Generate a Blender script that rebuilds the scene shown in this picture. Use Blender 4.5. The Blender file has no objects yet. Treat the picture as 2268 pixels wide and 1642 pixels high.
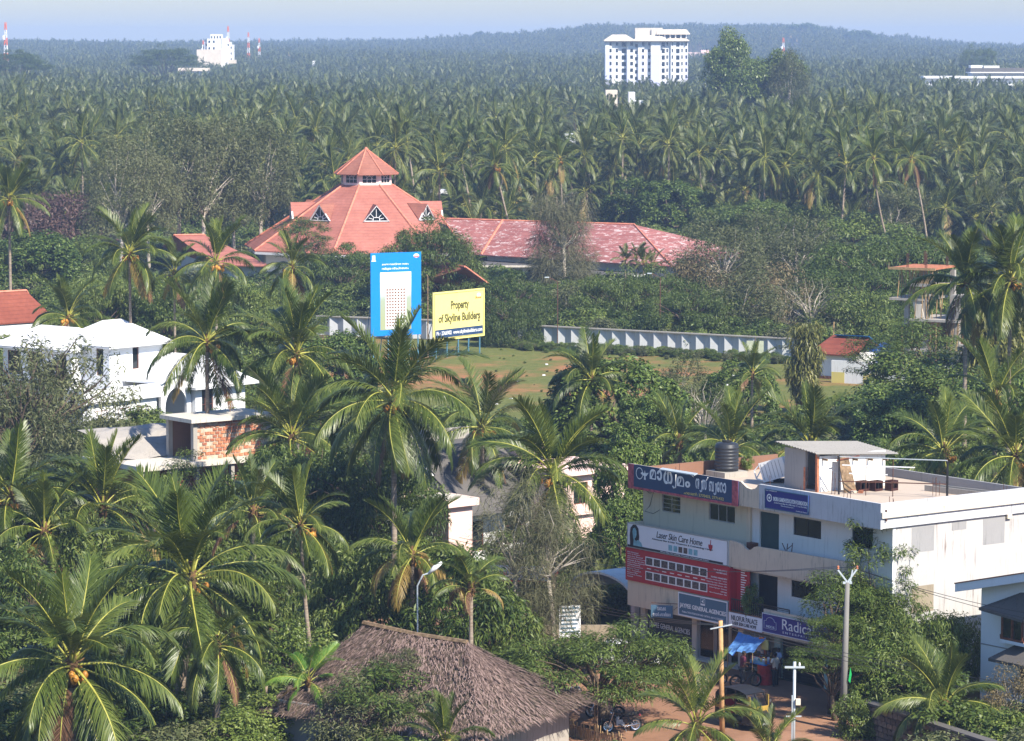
import bpy, bmesh, math, random
import numpy as np
from mathutils import Vector, Matrix
R = math.radians
PI = math.pi
SC = bpy.context.scene
COL = SC.collection
random.seed(7)

# ---------------------------------------------------------------- camera
# picture coordinates used below: 2268 x 1642, centre (1134, 821)
FPX, YH, CH = 7300.0, 110.0, 30.0
PITCH = math.atan((821 - YH) / FPX)
cam = bpy.data.cameras.new('camera')
cam.sensor_fit = 'HORIZONTAL'; cam.sensor_width = 36.0
cam.lens = 36.0 * FPX / 2268.0
cam.clip_start = 1.0; cam.clip_end = 30000.0
camo = bpy.data.objects.new('camera', cam); COL.objects.link(camo)
camo.location = (0, 0, CH); camo.rotation_euler = (PI / 2 - PITCH, 0, 0)
SC.camera = camo

# ---------------------------------------------------------------- sky, sun, exposure
SUN_EL, SUN_AZ = R(42), math.atan2(0.66, -0.75)     # from the right, behind the viewer
sdir = Vector((math.sin(SUN_AZ) * math.cos(SUN_EL), math.cos(SUN_AZ) * math.cos(SUN_EL), math.sin(SUN_EL)))
world = bpy.data.worlds.new('World'); SC.world = world; world.use_nodes = True
wn, wl = world.node_tree.nodes, world.node_tree.links
bg = wn['Background']
sky = wn.new('ShaderNodeTexSky'); sky.sky_type = 'NISHITA'; sky.sun_disc = False
sky.sun_elevation = SUN_EL; sky.sun_rotation = SUN_AZ
sky.altitude = 30; sky.air_density = 1.6; sky.dust_density = 0.35; sky.ozone_density = 4.0
tint = wn.new('ShaderNodeMix'); tint.data_type = 'RGBA'; tint.blend_type = 'MULTIPLY'; tint.inputs[0].default_value = 1.0; tint.inputs[7].default_value = (.76, .91, 1.22, 1)
wl.new(sky.outputs[0], tint.inputs[6]); wl.new(tint.outputs[2], bg.inputs[0]); bg.inputs[1].default_value = 0.08
sl = bpy.data.lights.new('sun', 'SUN'); sl.energy = 5.0; sl.angle = R(0.55); sl.color = (1.0, 0.93, 0.80)
so = bpy.data.objects.new('sun', sl); COL.objects.link(so)
so.rotation_euler = (-sdir).to_track_quat('-Z', 'Y').to_euler(); so.location = (60, -60, 120)
SC.view_settings.view_transform = 'Standard'; SC.view_settings.look = 'None'
SC.view_settings.exposure = 0.95; SC.view_settings.gamma = 1.0; SC.view_settings.use_curve_mapping = False
SC.render.engine = 'CYCLES'
cy = SC.cycles
cy.max_bounces = 5; cy.diffuse_bounces = 2; cy.glossy_bounces = 2; cy.transmission_bounces = 3
cy.transparent_max_bounces = 6; cy.volume_bounces = 0; cy.use_denoising = True
cy.caustics_reflective = False; cy.caustics_refractive = False; cy.sample_clamp_indirect = 4.0

# ---------------------------------------------------------------- picture -> place
_cp, _sp = math.cos(PITCH), math.sin(PITCH)
def ray(px, py):
    a = (px - 1134) / FPX; b = -(py - 821) / FPX
    return Vector((a, _cp + b * _sp, -_sp + b * _cp))
def gp(px, py, z=0.0):                      # the point at height z seen at a pixel
    d = ray(px, py); t = (z - CH) / d.z
    return Vector((d.x * t, d.y * t, z))
def dp(px, py, Y):                          # the point at distance Y seen at a pixel
    d = ray(px, py); t = Y / d.y
    return Vector((d.x * t, Y, CH + d.z * t))
def proj(p):
    y = p[1] * _cp - (p[2] - CH) * _sp; u = p[1] * _sp + (p[2] - CH) * _cp
    return 1134 + FPX * p[0] / y, 821 - FPX * u / y

# ---------------------------------------------------------------- scene objects
def tag(o, label=None, cat=None, group=None, kind=None):
    if label: o['label'] = label
    if cat: o['category'] = cat
    if group: o['group'] = group
    if kind: o['kind'] = kind
    return o
def empty(name, loc=(0, 0, 0), rz=0.0, label=None, cat=None, group=None):
    o = bpy.data.objects.new(name, None); COL.objects.link(o)
    o.location = loc; o.rotation_euler = (0, 0, rz); o.empty_display_size = 0.3
    return tag(o, label, cat, group)
def put(name, me, parent=None, loc=(0, 0, 0), rot=(0, 0, 0), scale=(1, 1, 1)):
    o = bpy.data.objects.new(name, me); COL.objects.link(o)
    o.parent = parent; o.location = loc; o.rotation_euler = rot; o.scale = scale
    return o

class MB:
    """collects boxes, bars, tubes and plates into one mesh"""
    def __init__(s): s.v = []; s.f = []; s.m = []; s.cur = 0
    def add(s, vs, fs):
        n = len(s.v); s.v += [tuple(v) for v in vs]
        for f in fs: s.f.append([n + i for i in f]); s.m.append(s.cur)
        return s
    def box(s, x0, x1, y0, y1, z0, z1, M=None):
        vs = [Vector((x, y, z)) for z in (z0, z1) for y in (y0, y1) for x in (x0, x1)]
        if M is not None: vs = [M @ v for v in vs]
        return s.add(vs, [(0, 2, 3, 1), (4, 5, 7, 6), (0, 1, 5, 4), (2, 6, 7, 3), (0, 4, 6, 2), (1, 3, 7, 5)])
    def quad(s, a, b, c, d): return s.add([a, b, c, d], [(0, 1, 2, 3)])
    def poly(s, pts): return s.add(pts, [tuple(range(len(pts)))])
    def prism(s, pts, off):                     # a flat outline given thickness
        n = len(pts); off = Vector(off); a = [Vector(p) for p in pts]; b = [p + off for p in a]
        fs = [tuple(range(n))[::-1], tuple(range(n, 2 * n))] + [(i, (i + 1) % n, n + (i + 1) % n, n + i) for i in range(n)]
        return s.add(a + b, fs)
    def tube(s, pts, rs, n=6, cap=True):
        pts = [Vector(p) for p in pts]
        if not hasattr(rs, '__len__'): rs = [rs] * len(pts)
        vs = []; fs = []; up = None
        for i, p in enumerate(pts):
            t = (pts[min(i + 1, len(pts) - 1)] - pts[max(i - 1, 0)])
            t = t.normalized() if t.length > 1e-9 else Vector((0, 0, 1))
            if up is None: up = Vector((0, 0, 1)) if abs(t.z) < .9 else Vector((1, 0, 0))
            a = t.cross(up)
            if a.length < 1e-6: a = t.orthogonal()
            a.normalize(); b = a.cross(t); up = b
            for k in range(n):
                w = 2 * PI * k / n
                vs.append(p + (a * math.cos(w) + b * math.sin(w)) * rs[i])
        for i in range(len(pts) - 1):
            for k in range(n):
                fs.append((i * n + k, i * n + (k + 1) % n, (i + 1) * n + (k + 1) % n, (i + 1) * n + k))
        if cap: fs += [tuple(range(n))[::-1], tuple(range((len(pts) - 1) * n, len(pts) * n))]
        return s.add(vs, fs)
    def bar(s, a, b, w, h=None):                # a square bar between two points
        h = h or w; a, b = Vector(a), Vector(b); t = (b - a); L = t.length
        q = t.to_track_quat('X', 'Z').to_matrix().to_4x4(); q.translation = a
        return s.box(0, L, -w / 2, w / 2, -h / 2, h / 2, q)
    def lathe(s, prof, n=16, M=None, cap=True):
        vs = []; fs = []
        for (r, z) in prof:
            for k in range(n): vs.append(Vector((r * math.cos(2 * PI * k / n), r * math.sin(2 * PI * k / n), z)))
        for i in range(len(prof) - 1):
            for k in range(n): fs.append((i * n + k, i * n + (k + 1) % n, (i + 1) * n + (k + 1) % n, (i + 1) * n + k))
        if cap: fs += [tuple(range(n))[::-1], tuple(range((len(prof) - 1) * n, len(prof) * n))]
        if M is not None: vs = [M @ v for v in vs]
        return s.add(vs, fs)
    def mesh(s, name, mats, smooth=False):
        me = bpy.data.meshes.new(name); me.from_pydata(s.v, [], s.f)
        for m in (mats if isinstance(mats, (list, tuple)) else [mats]): me.materials.append(m)
        if any(s.m): me.polygons.foreach_set('material_index', s.m)
        if smooth: me.polygons.foreach_set('use_smooth', [True] * len(me.polygons))
        me.update(); return me
    def put(s, name, mats, parent=None, smooth=False, **k): return put(name, s.mesh(name, mats, smooth), parent, **k)

def npmesh(name, V, Q, mats, mi=None, smooth=False):
    """big mesh from arrays of points and quads"""
    me = bpy.data.meshes.new(name); V = np.asarray(V, np.float32); Q = np.asarray(Q, np.int32)
    k = Q.shape[1]
    me.vertices.add(len(V)); me.vertices.foreach_set('co', V.ravel())
    me.loops.add(Q.size); me.loops.foreach_set('vertex_index', Q.ravel())
    me.polygons.add(len(Q)); me.polygons.foreach_set('loop_start', np.arange(0, Q.size, k, dtype=np.int32))
    me.polygons.foreach_set('loop_total', np.full(len(Q), k, np.int32))
    for m in mats: me.materials.append(m)
    if mi is not None: me.polygons.foreach_set('material_index', np.asarray(mi, np.int32))
    if smooth: me.polygons.foreach_set('use_smooth', np.ones(len(Q), bool))
    me.update(calc_edges=True); me.validate(); return me

# ---------------------------------------------------------------- materials
class NT:
    def __init__(s, name):
        s.mat = bpy.data.materials.new(name); s.mat.use_nodes = True
        s.n = s.mat.node_tree.nodes; s.l = s.mat.node_tree.links
        s.b = s.n['Principled BSDF']; s.out = s.n['Material Output']
        s.tc = s.n.new('ShaderNodeTexCoord')
    def noise(s, scale, detail=4, rough=.6, coord='Object', stretch=None, dist=0.0):
        t = s.n.new('ShaderNodeTexNoise'); t.inputs['Scale'].default_value = scale
        t.inputs['Detail'].default_value = detail; t.inputs['Roughness'].default_value = rough
        t.inputs['Distortion'].default_value = dist
        src = s.tc.outputs[coord]
        if stretch:
            mp = s.n.new('ShaderNodeMapping'); mp.inputs['Scale'].default_value = stretch
            s.l.new(src, mp.inputs[0]); src = mp.outputs[0]
        s.l.new(src, t.inputs[0]); return t.outputs[0]
    def ramp(s, fac, stops):
        r = s.n.new('ShaderNodeValToRGB'); e = r.color_ramp.elements
        while len(e) < len(stops): e.new(0.5)
        for el, (p, c) in zip(e, stops):
            el.position = p; el.color = (c[0], c[1], c[2], 1) if hasattr(c, '__len__') else (c, c, c, 1)
        s.l.new(fac, r.inputs[0]); return r.outputs[0]
    def mix(s, fac, a, b, mode='MIX'):
        m = s.n.new('ShaderNodeMix'); m.data_type = 'RGBA'; m.blend_type = mode; m.clamp_factor = True
        for sock, v in ((m.inputs[0], fac), (m.inputs[6], a), (m.inputs[7], b)):
            if hasattr(v, 'links'): s.l.new(v, sock)
            elif hasattr(v, '__len__'): sock.default_value = (v[0], v[1], v[2], 1)
            else: sock.default_value = v
        return m.outputs[2]
    def math(s, op, a, b=0.0):
        m = s.n.new('ShaderNodeMath'); m.operation = op
        for sock, v in ((m.inputs[0], a), (m.inputs[1], b)):
            if hasattr(v, 'links'): s.l.new(v, sock)
            else: sock.default_value = v
        return m.outputs[0]
    def bump(s, h, strength=.3, dist=.02):
        b = s.n.new('ShaderNodeBump'); b.inputs['Strength'].default_value = strength; b.inputs['Distance'].default_value = dist
        s.l.new(h, b.inputs['Height']); s.l.new(b.outputs[0], s.b.inputs['Normal'])
    def base(s, c, rough=.8, spec=.3, metal=0.0):
        if hasattr(c, 'links'): s.l.new(c, s.b.inputs['Base Color'])
        else: s.b.inputs['Base Color'].default_value = (c[0], c[1], c[2], 1)
        s.b.inputs['Roughness'].default_value = rough; s.b.inputs['Specular IOR Level'].default_value = spec
        s.b.inputs['Metallic'].default_value = metal
        return s.mat
def C(h):                                       # sRGB hex -> linear
    v = [int(h[i:i + 2], 16) / 255 for i in (0, 2, 4)]
    return tuple(x / 12.92 if x <= .04045 else ((x + .055) / 1.055) ** 2.4 for x in v)
def plain(name, c, rough=.6, spec=.3, var=.12, scale=3.0, metal=0.0):
    t = NT(name); n = t.noise(scale, 3)
    a = tuple(x * (1 - var) for x in c); b = tuple(min(1, x * (1 + var)) for x in c)
    return t.base(t.ramp(n, [(.3, a), (.7, b)]), rough, spec, metal)
def wallpaint(name, c, dirt=(.10, .09, .08), amt=.5, rough=.85, streak=1.0, scale=1.0):
    """painted masonry with rain streaks and blotches"""
    t = NT(name)
    n1 = t.noise(.5 * scale, 5, .65); col = t.mix(t.ramp(n1, [(.35, 0), (.7, .35 * amt)]), c, tuple(x * .72 for x in c))
    n2 = t.noise(2.2 * scale, 5, .7, stretch=(2.4, 2.4, .22))
    n3 = t.noise(.35 * scale, 3, .5)
    st = t.math('MULTIPLY', t.ramp(n2, [(.52, 0), (.72, 1)]), t.ramp(n3, [(.4, 0), (.62, 1)]))
    col = t.mix(t.math('MULTIPLY', st, amt * streak), col, dirt)
    t.bump(t.noise(18 * scale, 4), .12, .01)
    return t.base(col, rough, .25)
def leafmat(name, dark, mid, light, rough=.42, trans=.28, spec=.45, var=.5):
    t = NT(name); dark, mid, light = [(c[0] * k * 1.06, c[1] * k * .92, c[2] * k) for c, k in ((dark, .78), (mid, .90), (light, 1.0))]
    g = t.n.new('ShaderNodeNewGeometry'); oi = t.n.new('ShaderNodeObjectInfo')
    f = t.math('ADD', t.math('MULTIPLY', g.outputs['Random Per Island'], var), t.math('MULTIPLY', oi.outputs['Random'], .3))
    f = t.math('ADD', f, t.math('MULTIPLY', t.noise(.35, 2), .45))
    col = t.ramp(f, [(.15, dark), (.55, mid), (1.0, light)])
    t.base(col, rough, spec)
    tr = t.n.new('ShaderNodeBsdfTranslucent'); t.l.new(t.mix(.5, col, light), tr.inputs[0])
    ms = t.n.new('ShaderNodeMixShader'); ms.inputs[0].default_value = trans
    t.l.new(t.b.outputs[0], ms.inputs[1]); t.l.new(tr.outputs[0], ms.inputs[2]); t.l.new(ms.outputs[0], t.out.inputs[0])
    return t.mat
def glassmat(name, c=(.012, .016, .018), rough=.08):
    t = NT(name); return t.base(c, rough, .6)

M = {}
M['palm'] = leafmat('palm_leaf', (.036, .072, .010), (.088, .145, .022), (.175, .225, .045), .40, .25, .45, .35)
M['palmfar'] = leafmat('palm_leaf_grove', (.028, .056, .012), (.078, .125, .026), (.155, .190, .052), .45, .22, .35, .45)
M['palmyel'] = leafmat('palm_leaf_yellowed', (.13, .13, .02), (.26, .20, .04), (.40, .30, .09), .5, .3)
M['palmdry'] = leafmat('palm_leaf_dry', (.10, .055, .025), (.20, .12, .06), (.34, .23, .13), .7, .2, .2)
M['areca'] = leafmat('areca_leaf', (.05, .15, .015), (.10, .26, .03), (.22, .38, .06), .38, .35)
M['rachis'] = plain('palm_rachis', (.32, .31, .055), .5, .4, .25)
M['nut'] = plain('coconut_husk', (.45, .20, .03), .5, .4, .5, 1.5)
M['fibre'] = plain('palm_fibre', (.13, .075, .035), .9, .1, .5, 4)
def _pt():
    t = NT('palm_trunk'); n = t.noise(3, 4, stretch=(1, 1, 3.5)); n2 = t.noise(.6, 3)
    rings = t.noise(14, 2, stretch=(.02, .02, 1))
    c = t.ramp(n, [(.3, (.17, .125, .09)), (.7, (.36, .29, .22))]); c = t.mix(t.ramp(rings, [(.45, 0), (.6, .45)]), c, (.11, .08, .06))
    c = t.mix(t.ramp(n2, [(.5, 0), (.7, .5)]), c, (.40, .36, .31)); t.bump(rings, .4, .03); return t.base(c, .9, .15)
M['ptrunk'] = _pt()
M['bark'] = plain('bark_brown', (.115, .085, .062), .95, .1, .45, 2.5)
M['barkpale'] = plain('bark_pale', (.40, .35, .29), .9, .1, .35, 2.5)
M['lf_mango'] = leafmat('leaf_mango', (.020, .050, .008), (.060, .115, .016), (.160, .225, .048), .48, .22, .3, .7)
M['lf_jack'] = leafmat('leaf_jackfruit', (.016, .045, .008), (.052, .110, .016), (.140, .215, .040), .48, .2, .3, .75)
M['lf_rain'] = leafmat('leaf_rain_tree', (.020, .046, .008), (.055, .105, .015), (.115, .175, .030), .5, .22, .35, .6)
M['lf_olive'] = leafmat('leaf_acacia', (.036, .056, .018), (.085, .115, .038), (.160, .190, .075), .5, .2, .3, .6)
M['lf_cas'] = leafmat('leaf_casuarina', (.040, .055, .022), (.090, .110, .048), (.165, .180, .09), .6, .15, .2, .6)
M['lf_purple'] = leafmat('leaf_purple', (.030, .022, .016), (.070, .044, .036), (.130, .090, .065), .5, .15, .3, .7)
M['lf_light'] = leafmat('leaf_light', (.050, .100, .012), (.105, .180, .028), (.210, .290, .060), .4, .3, .4, .6)
M['lf_cane'] = leafmat('leaf_drooping', (.048, .076, .012), (.125, .155, .030), (.240, .260, .070), .45, .2, .4, .7)
M['lf_dryish'] = leafmat('leaf_dry_brush', (.075, .070, .030), (.150, .140, .060), (.250, .220, .110), .7, .2, .2, .7)
# ---------------------------------------------------------------- ground
_skx = [-3000, 0, 900, 1000, 1060, 1180, 1260, 1330, 1600, 1740, 1830, 1900, 2050, 2150, 2268, 5000]
_sky = [110, 109, 107, 101, 95, 90, 80, 71, 70, 72, 79, 91, 106, 115, 119, 122]
def sm(t):
    t = np.clip(t, 0, 1); return t * t * (3 - 2 * t)
def terr(x, y):
    x = np.asarray(x, float); y = np.asarray(y, float); D = np.hypot(x, y)
    px = 1134 + FPX * x / np.maximum(y, 1.0); px = np.where(y < 50, 1134, px)
    sk = np.interp(px, _skx, _sky); top = 21 + (110 - sk) / FPX * 3800
    plain_ = np.minimum(top, 17.0)
    z = plain_ * sm((D - 800) / 3000) + (top - plain_) * sm((D - 2500) / 1300)
    z = z + 1.4 * np.sin(x * .011 + y * .004) * sm((D - 500) / 600)
    return np.where(D > 4100, z * (1 - .9 * sm((D - 4100) / 1500)), z)
def ground():
    rr = np.concatenate([[0.0], np.geomspace(30, 1000, 26), np.linspace(1100, 6400, 42)])
    A = 160; V = []; Q = []
    for r in rr:
        for k in range(A):
            a = 2 * PI * k / A; V.append((r * math.sin(a), r * math.cos(a), 0))
    V = np.array(V); V[:, 2] = terr(V[:, 0], V[:, 1])
    for i in range(len(rr) - 1):
        for k in range(A):
            Q.append((i * A + k, i * A + (k + 1) % A, (i + 1) * A + (k + 1) % A, (i + 1) * A + k)[::-1])
    t = NT('ground_soil')
    n = t.noise(.09, 6, .65); n2 = t.noise(.6, 5, .7)
    c = t.ramp(n, [(.35, (.10, .062, .034)), (.5, (.085, .075, .03)), (.65, (.05, .065, .02))])
    c = t.mix(t.ramp(n2, [(.4, 0), (.7, .6)]), c, (.05, .045, .022)); t.bump(n2, .5, .1)
    me = npmesh('ground', V, Q, [t.base(c, .95, .1)], smooth=True)
    return tag(put('ground', me), 'bare reddish soil and scrub under the palms', 'ground', kind='structure')
ground()

# ---------------------------------------------------------------- palms
def frond_arr(L=5.0, e0=60, droop=70, nl=60, lmax=1.0, lw=.06, vee=10, hang=.4, seed=0, segs=3, nr=14, sway=0.0):
    rng = np.random.default_rng(seed); e0, droop, vee = R(e0), R(droop), R(vee)
    t = np.linspace(0, 1, nr); th = e0 - droop * t ** 1.35; ds = L / (nr - 1)
    thm = (th[1:] + th[:-1]) / 2
    P = np.zeros((nr, 3)); P[1:, 0] = np.cumsum(np.cos(thm) * ds); P[1:, 2] = np.cumsum(np.sin(thm) * ds)
    P[:, 1] = sway * t ** 2 * L
    rad = np.interp(t, [0, .15, 1], [.075, .042, .008]) * L / 5
    V = []; Q = []
    for i in range(nr):
        N = np.array([-math.sin(th[i]), 0, math.cos(th[i])])
        for k in range(4):
            a = PI / 4 + PI / 2 * k; V.append(P[i] + rad[i] * (N * math.sin(a) + np.array([0, 1, 0]) * math.cos(a) * 1.4))
    for i in range(nr - 1):
        for k in range(4): Q.append((i * 4 + k, i * 4 + (k + 1) % 4, (i + 1) * 4 + (k + 1) % 4, (i + 1) * 4 + k))
    V = np.array(V); Q = np.array(Q); mi = np.zeros(len(Q), int)
    tt = np.repeat(np.linspace(.17, .995, nl), 2); sd = np.tile([1.0, -1.0], nl); n = len(tt)
    tt = tt + rng.normal(0, .3 / nl, n); tt = np.clip(tt, .15, 1)
    p = np.stack([np.interp(tt, t, P[:, k]) for k in range(3)], 1); tht = np.interp(tt, t, th)
    T = np.stack([np.cos(tht), np.zeros(n), np.sin(tht)], 1); N = np.stack([-np.sin(tht), np.zeros(n), np.cos(tht)], 1)
    S = np.stack([np.zeros(n), sd, np.zeros(n)], 1)
    prof = np.interp(tt, [.15, .3, .55, .8, 1.0], [.55, .95, 1.0, .8, .42]); l = lmax * prof * rng.uniform(.78, 1.12, n)
    a = R(28) + R(36) * tt + rng.normal(0, .08, n); v = vee + rng.normal(0, .12, n)
    d = S * (np.cos(a) * np.cos(v))[:, None] + T * np.sin(a)[:, None] + N * (np.sin(v) * np.cos(a))[:, None]
    hg = hang * rng.uniform(.5, 1.6, n)
    wid = np.interp(np.linspace(0, 1, segs + 1), [0, .3, .7, 1], [.6, 1, .75, .08]) * lw
    cur = p.copy(); LV = []
    for k in range(segs + 1):
        dd = d.copy(); dd[:, 2] -= hg * k * (3.0 / segs) * .55; dd /= np.linalg.norm(dd, axis=1)[:, None]
        W = T - dd * np.sum(T * dd, 1)[:, None]; W /= np.maximum(np.linalg.norm(W, axis=1), 1e-4)[:, None]
        LV += [cur - W * wid[k] / 2, cur + W * wid[k] / 2]
        cur = cur + dd * (l / segs)[:, None]
    LV = np.stack(LV, 1); m = LV.shape[1]; b = len(V) + np.arange(n)[:, None] * m
    LQ = np.concatenate([b + np.array([2 * k, 2 * k + 1, 2 * k + 3, 2 * k + 2])[None] for k in range(segs)])
    return np.concatenate([V, LV.reshape(-1, 3)]), np.concatenate([Q, LQ]), np.concatenate([mi, np.ones(len(LQ), int)])
AGES = [  # e0, droop, vee, hang
    (84, 16, 30, .03), (72, 38, 26, .08), (60, 68, 16, .22), (44, 84, 4, .60), (26, 88, -4, .90),
    (8, 80, -8, 1.1), (-16, 66, -8, 1.1), (-42, 42, -6, .8), (-66, 18, 0, .35)]
FRONDS = []
for i, (e0, dr, ve, hg) in enumerate(AGES):
    vs = []
    for k in range(3):
        rr = random.Random(i * 7 + k)
        V, Q, mi = frond_arr(5.0, e0 + rr.uniform(-5, 5), dr * rr.uniform(.8, 1.2), 92, 1.32, .054, ve, hg * rr.uniform(.8, 1.2), seed=i * 10 + k, sway=rr.uniform(-.07, .07), nr=18)
        vs.append((V, Q, mi))
    FRONDS.append(vs)
FR = {}
def frond_mesh(a, k, mat):
    if (a, k, mat) not in FR: FR[(a, k, mat)] = npmesh('frond', *FRONDS[a][k][:2], [M['rachis'], M[mat]], FRONDS[a][k][2])
    return FR[(a, k, mat)]
def nut_mesh(name, mat, seed, n=7, r=.15):
    rr = random.Random(seed); mb = MB()
    for i in range(n):
        a, e = rr.uniform(0, 6.28), rr.uniform(-.6, .4); q = Matrix.Translation((.28 * math.cos(a) * math.cos(e), .28 * math.sin(a) * math.cos(e), .3 * math.sin(e) - .1))
        mb.lathe([(.02, -r * 1.2), (r * .75, -r * .8), (r, 0), (r * .7, r * .8), (.02, r * 1.15)], 7, q)
    return mb.mesh(name, M[mat], True)
M['nutgreen'] = plain('coconut_green', (.16, .20, .03), .45, .4, .3)
NUTS = [nut_mesh('coconut_bunch', 'nut', 1), nut_mesh('coconut_bunch', 'nutgreen', 2), nut_mesh('coconut_bunch', 'nut', 3, 5)]
def fibre_mesh():
    mb = MB(); rr = random.Random(3)
    for i in range(26):
        a = rr.uniform(0, 6.28); l = rr.uniform(.3, .8); w = rr.uniform(.03, .07)
        p = Vector((.18 * math.cos(a), .18 * math.sin(a), rr.uniform(-.5, .3)))
        q = p + Vector((math.cos(a) * l * .7, math.sin(a) * l * .7, rr.uniform(-.6, .3) * l)); s = Vector((-math.sin(a), math.cos(a), .3)) * w
        mb.quad(p - s, p + s, q + s * .3, q - s * .3)
    mb.lathe([(.17, -.7), (.26, -.3), (.24, .1), (.1, .6)], 9)
    return mb.mesh('crown_fibre', M['fibre'])
FIBRE = fibre_mesh()
def trunk_mesh(H, lean=(0, 0), r0=.2, r1=.12, bend=.5, name='trunk', n=9):
    mb = MB(); pts = []; rs = []
    for i in range(13):
        t = i / 12; k = t + bend * (t * t - t)
        pts.append((lean[0] * (k - 1), lean[1] * (k - 1), H * t)); rs.append(r1 + (r0 - r1) * (1 - t) ** 1.3 + (.12 if i == 0 else 0) + random.uniform(-.008, .008))
    mb.tube(pts, rs, n); return mb.mesh(name, M['ptrunk'], True)
def palm(px, py, z, fl, label, n=24, seed=0, lean=(0, 0), mat='palm', lo=0, hi=8, dry=1, yel=1, nuts=2, r0=.2, group=None, name='coconut_palm', cat='palm tree', skew=1.0, tight=0.0):
    """coconut palm whose crown sits at the pixel at height z; fl = frond length"""
    rr = random.Random(seed * 13 + 5); top = gp(px, py, z)
    e = empty(name, (top.x, top.y, 0), 0, label, cat, group)
    put('trunk', trunk_mesh(z, lean, r0, r0 * .62, rr.uniform(-.7, .9)), e)
    put('crown_fibre', FIBRE, e, (0, 0, z - .05), (0, 0, rr.uniform(0, 6)), (r0 / .2,) * 3)
    a0 = rr.uniform(0, 6.28)
    n = int(n * 1.25)
    for i in range(n):
        f = (i + .5) / n; a = lo + (hi - lo) * f ** skew + rr.gauss(0, .35); a = int(max(lo, min(hi, round(a))))
        m = mat
        if i >= n - yel - dry: m = 'palmyel'
        if i >= n - dry: m = 'palmdry'
        az = a0 + i * 2.39996 + rr.uniform(-.25, .25); s = fl / 5.0 * rr.uniform(.86, 1.08) * (1.0 if 0 < a < 7 else .86)
        o = .10 + .10 * f
        put('frond', frond_mesh(a, rr.randrange(3), m), e, (o * math.cos(az), o * math.sin(az), z + .25 - .55 * f), (rr.gauss(0, .22), 0, az), (s, s, s))
    for i in range(nuts):
        az = a0 + i * 2.1; put('coconut_bunch', NUTS[rr.randrange(3)], e, (.45 * math.cos(az), .45 * math.sin(az), z - .35), (0, 0, az))
    return e

def crown_arr(seed, nf=24, L=4.6, nl=26, segs=2, lw=.115, lo=0, hi=8):
    rr = random.Random(seed); VV = []; QQ = []; MM = []; b = 0; a0 = rr.uniform(0, 6)
    for i in range(nf):
        f = (i + .5) / nf; a = max(lo, min(hi, lo + (hi - lo) * f + rr.gauss(0, .5))); k = int(min(7, a)); u = a - k
        g = [AGES[k][j] * (1 - u) + AGES[k + 1][j] * u for j in range(4)]
        V, Q, mi = frond_arr(L * rr.uniform(.82, 1.08), g[0], g[1], nl, 1.15, lw, g[2], g[3], seed * 50 + i, segs, 8)
        az = a0 + i * 2.39996 + rr.uniform(-.2, .2); c, s = math.cos(az), math.sin(az); rl = rr.gauss(0, .2); cr, sr = math.cos(rl), math.sin(rl)
        V = V @ np.array([[1, 0, 0], [0, cr, sr], [0, -sr, cr]]) @ np.array([[c, s, 0], [-s, c, 0], [0, 0, 1]])
        if i >= nf - 2 and rr.random() < .7: mi = np.where(mi == 1, 2, mi)
        VV.append(V + np.array([0, 0, .2 - .5 * f])); QQ.append(Q + b); MM.append(mi); b += len(V)
    return np.concatenate(VV), np.concatenate(QQ), np.concatenate(MM)
NCV = 8
CROWNS = []; FULL = []
for k in range(NCV):
    V, Q, mi = crown_arr(k, 20 + k % 4 * 2, 4.3 + .25 * (k % 3), 30)
    CROWNS.append(npmesh('crown', V, Q, [M['rachis'], M['palmfar'], M['palmyel']], mi))
    tb = MB(); H = 12.0; ln = [(0, 0), (1.2, .4), (-1.5, .3), (.6, -1.0), (2.2, .5), (-.8, .8), (0, 1.2), (-2.4, -.4)][k]
    pts = []; rs = []
    for i in range(7):
        t = i / 6; kk = t + .6 * (t * t - t); pts.append((ln[0] * (kk - 1), ln[1] * (kk - 1), H * (t - 1))); rs.append(.12 + .09 * (1 - t))
    tb.tube(pts, rs, 6); tv = np.array(tb.v); tf = np.array([f for f in tb.f if len(f) == 4])
    CROWNS[k]['lean'] = 0
    FULL.append((npmesh('palm', np.concatenate([V, tv]), np.concatenate([Q, tf + len(V)]), [M['rachis'], M['palmfar'], M['palmyel'], M['ptrunk']], np.concatenate([mi, np.full(len(tf), 3)])),
                 npmesh('trunk', tv, tf, [M['ptrunk']], smooth=True)))

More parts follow.
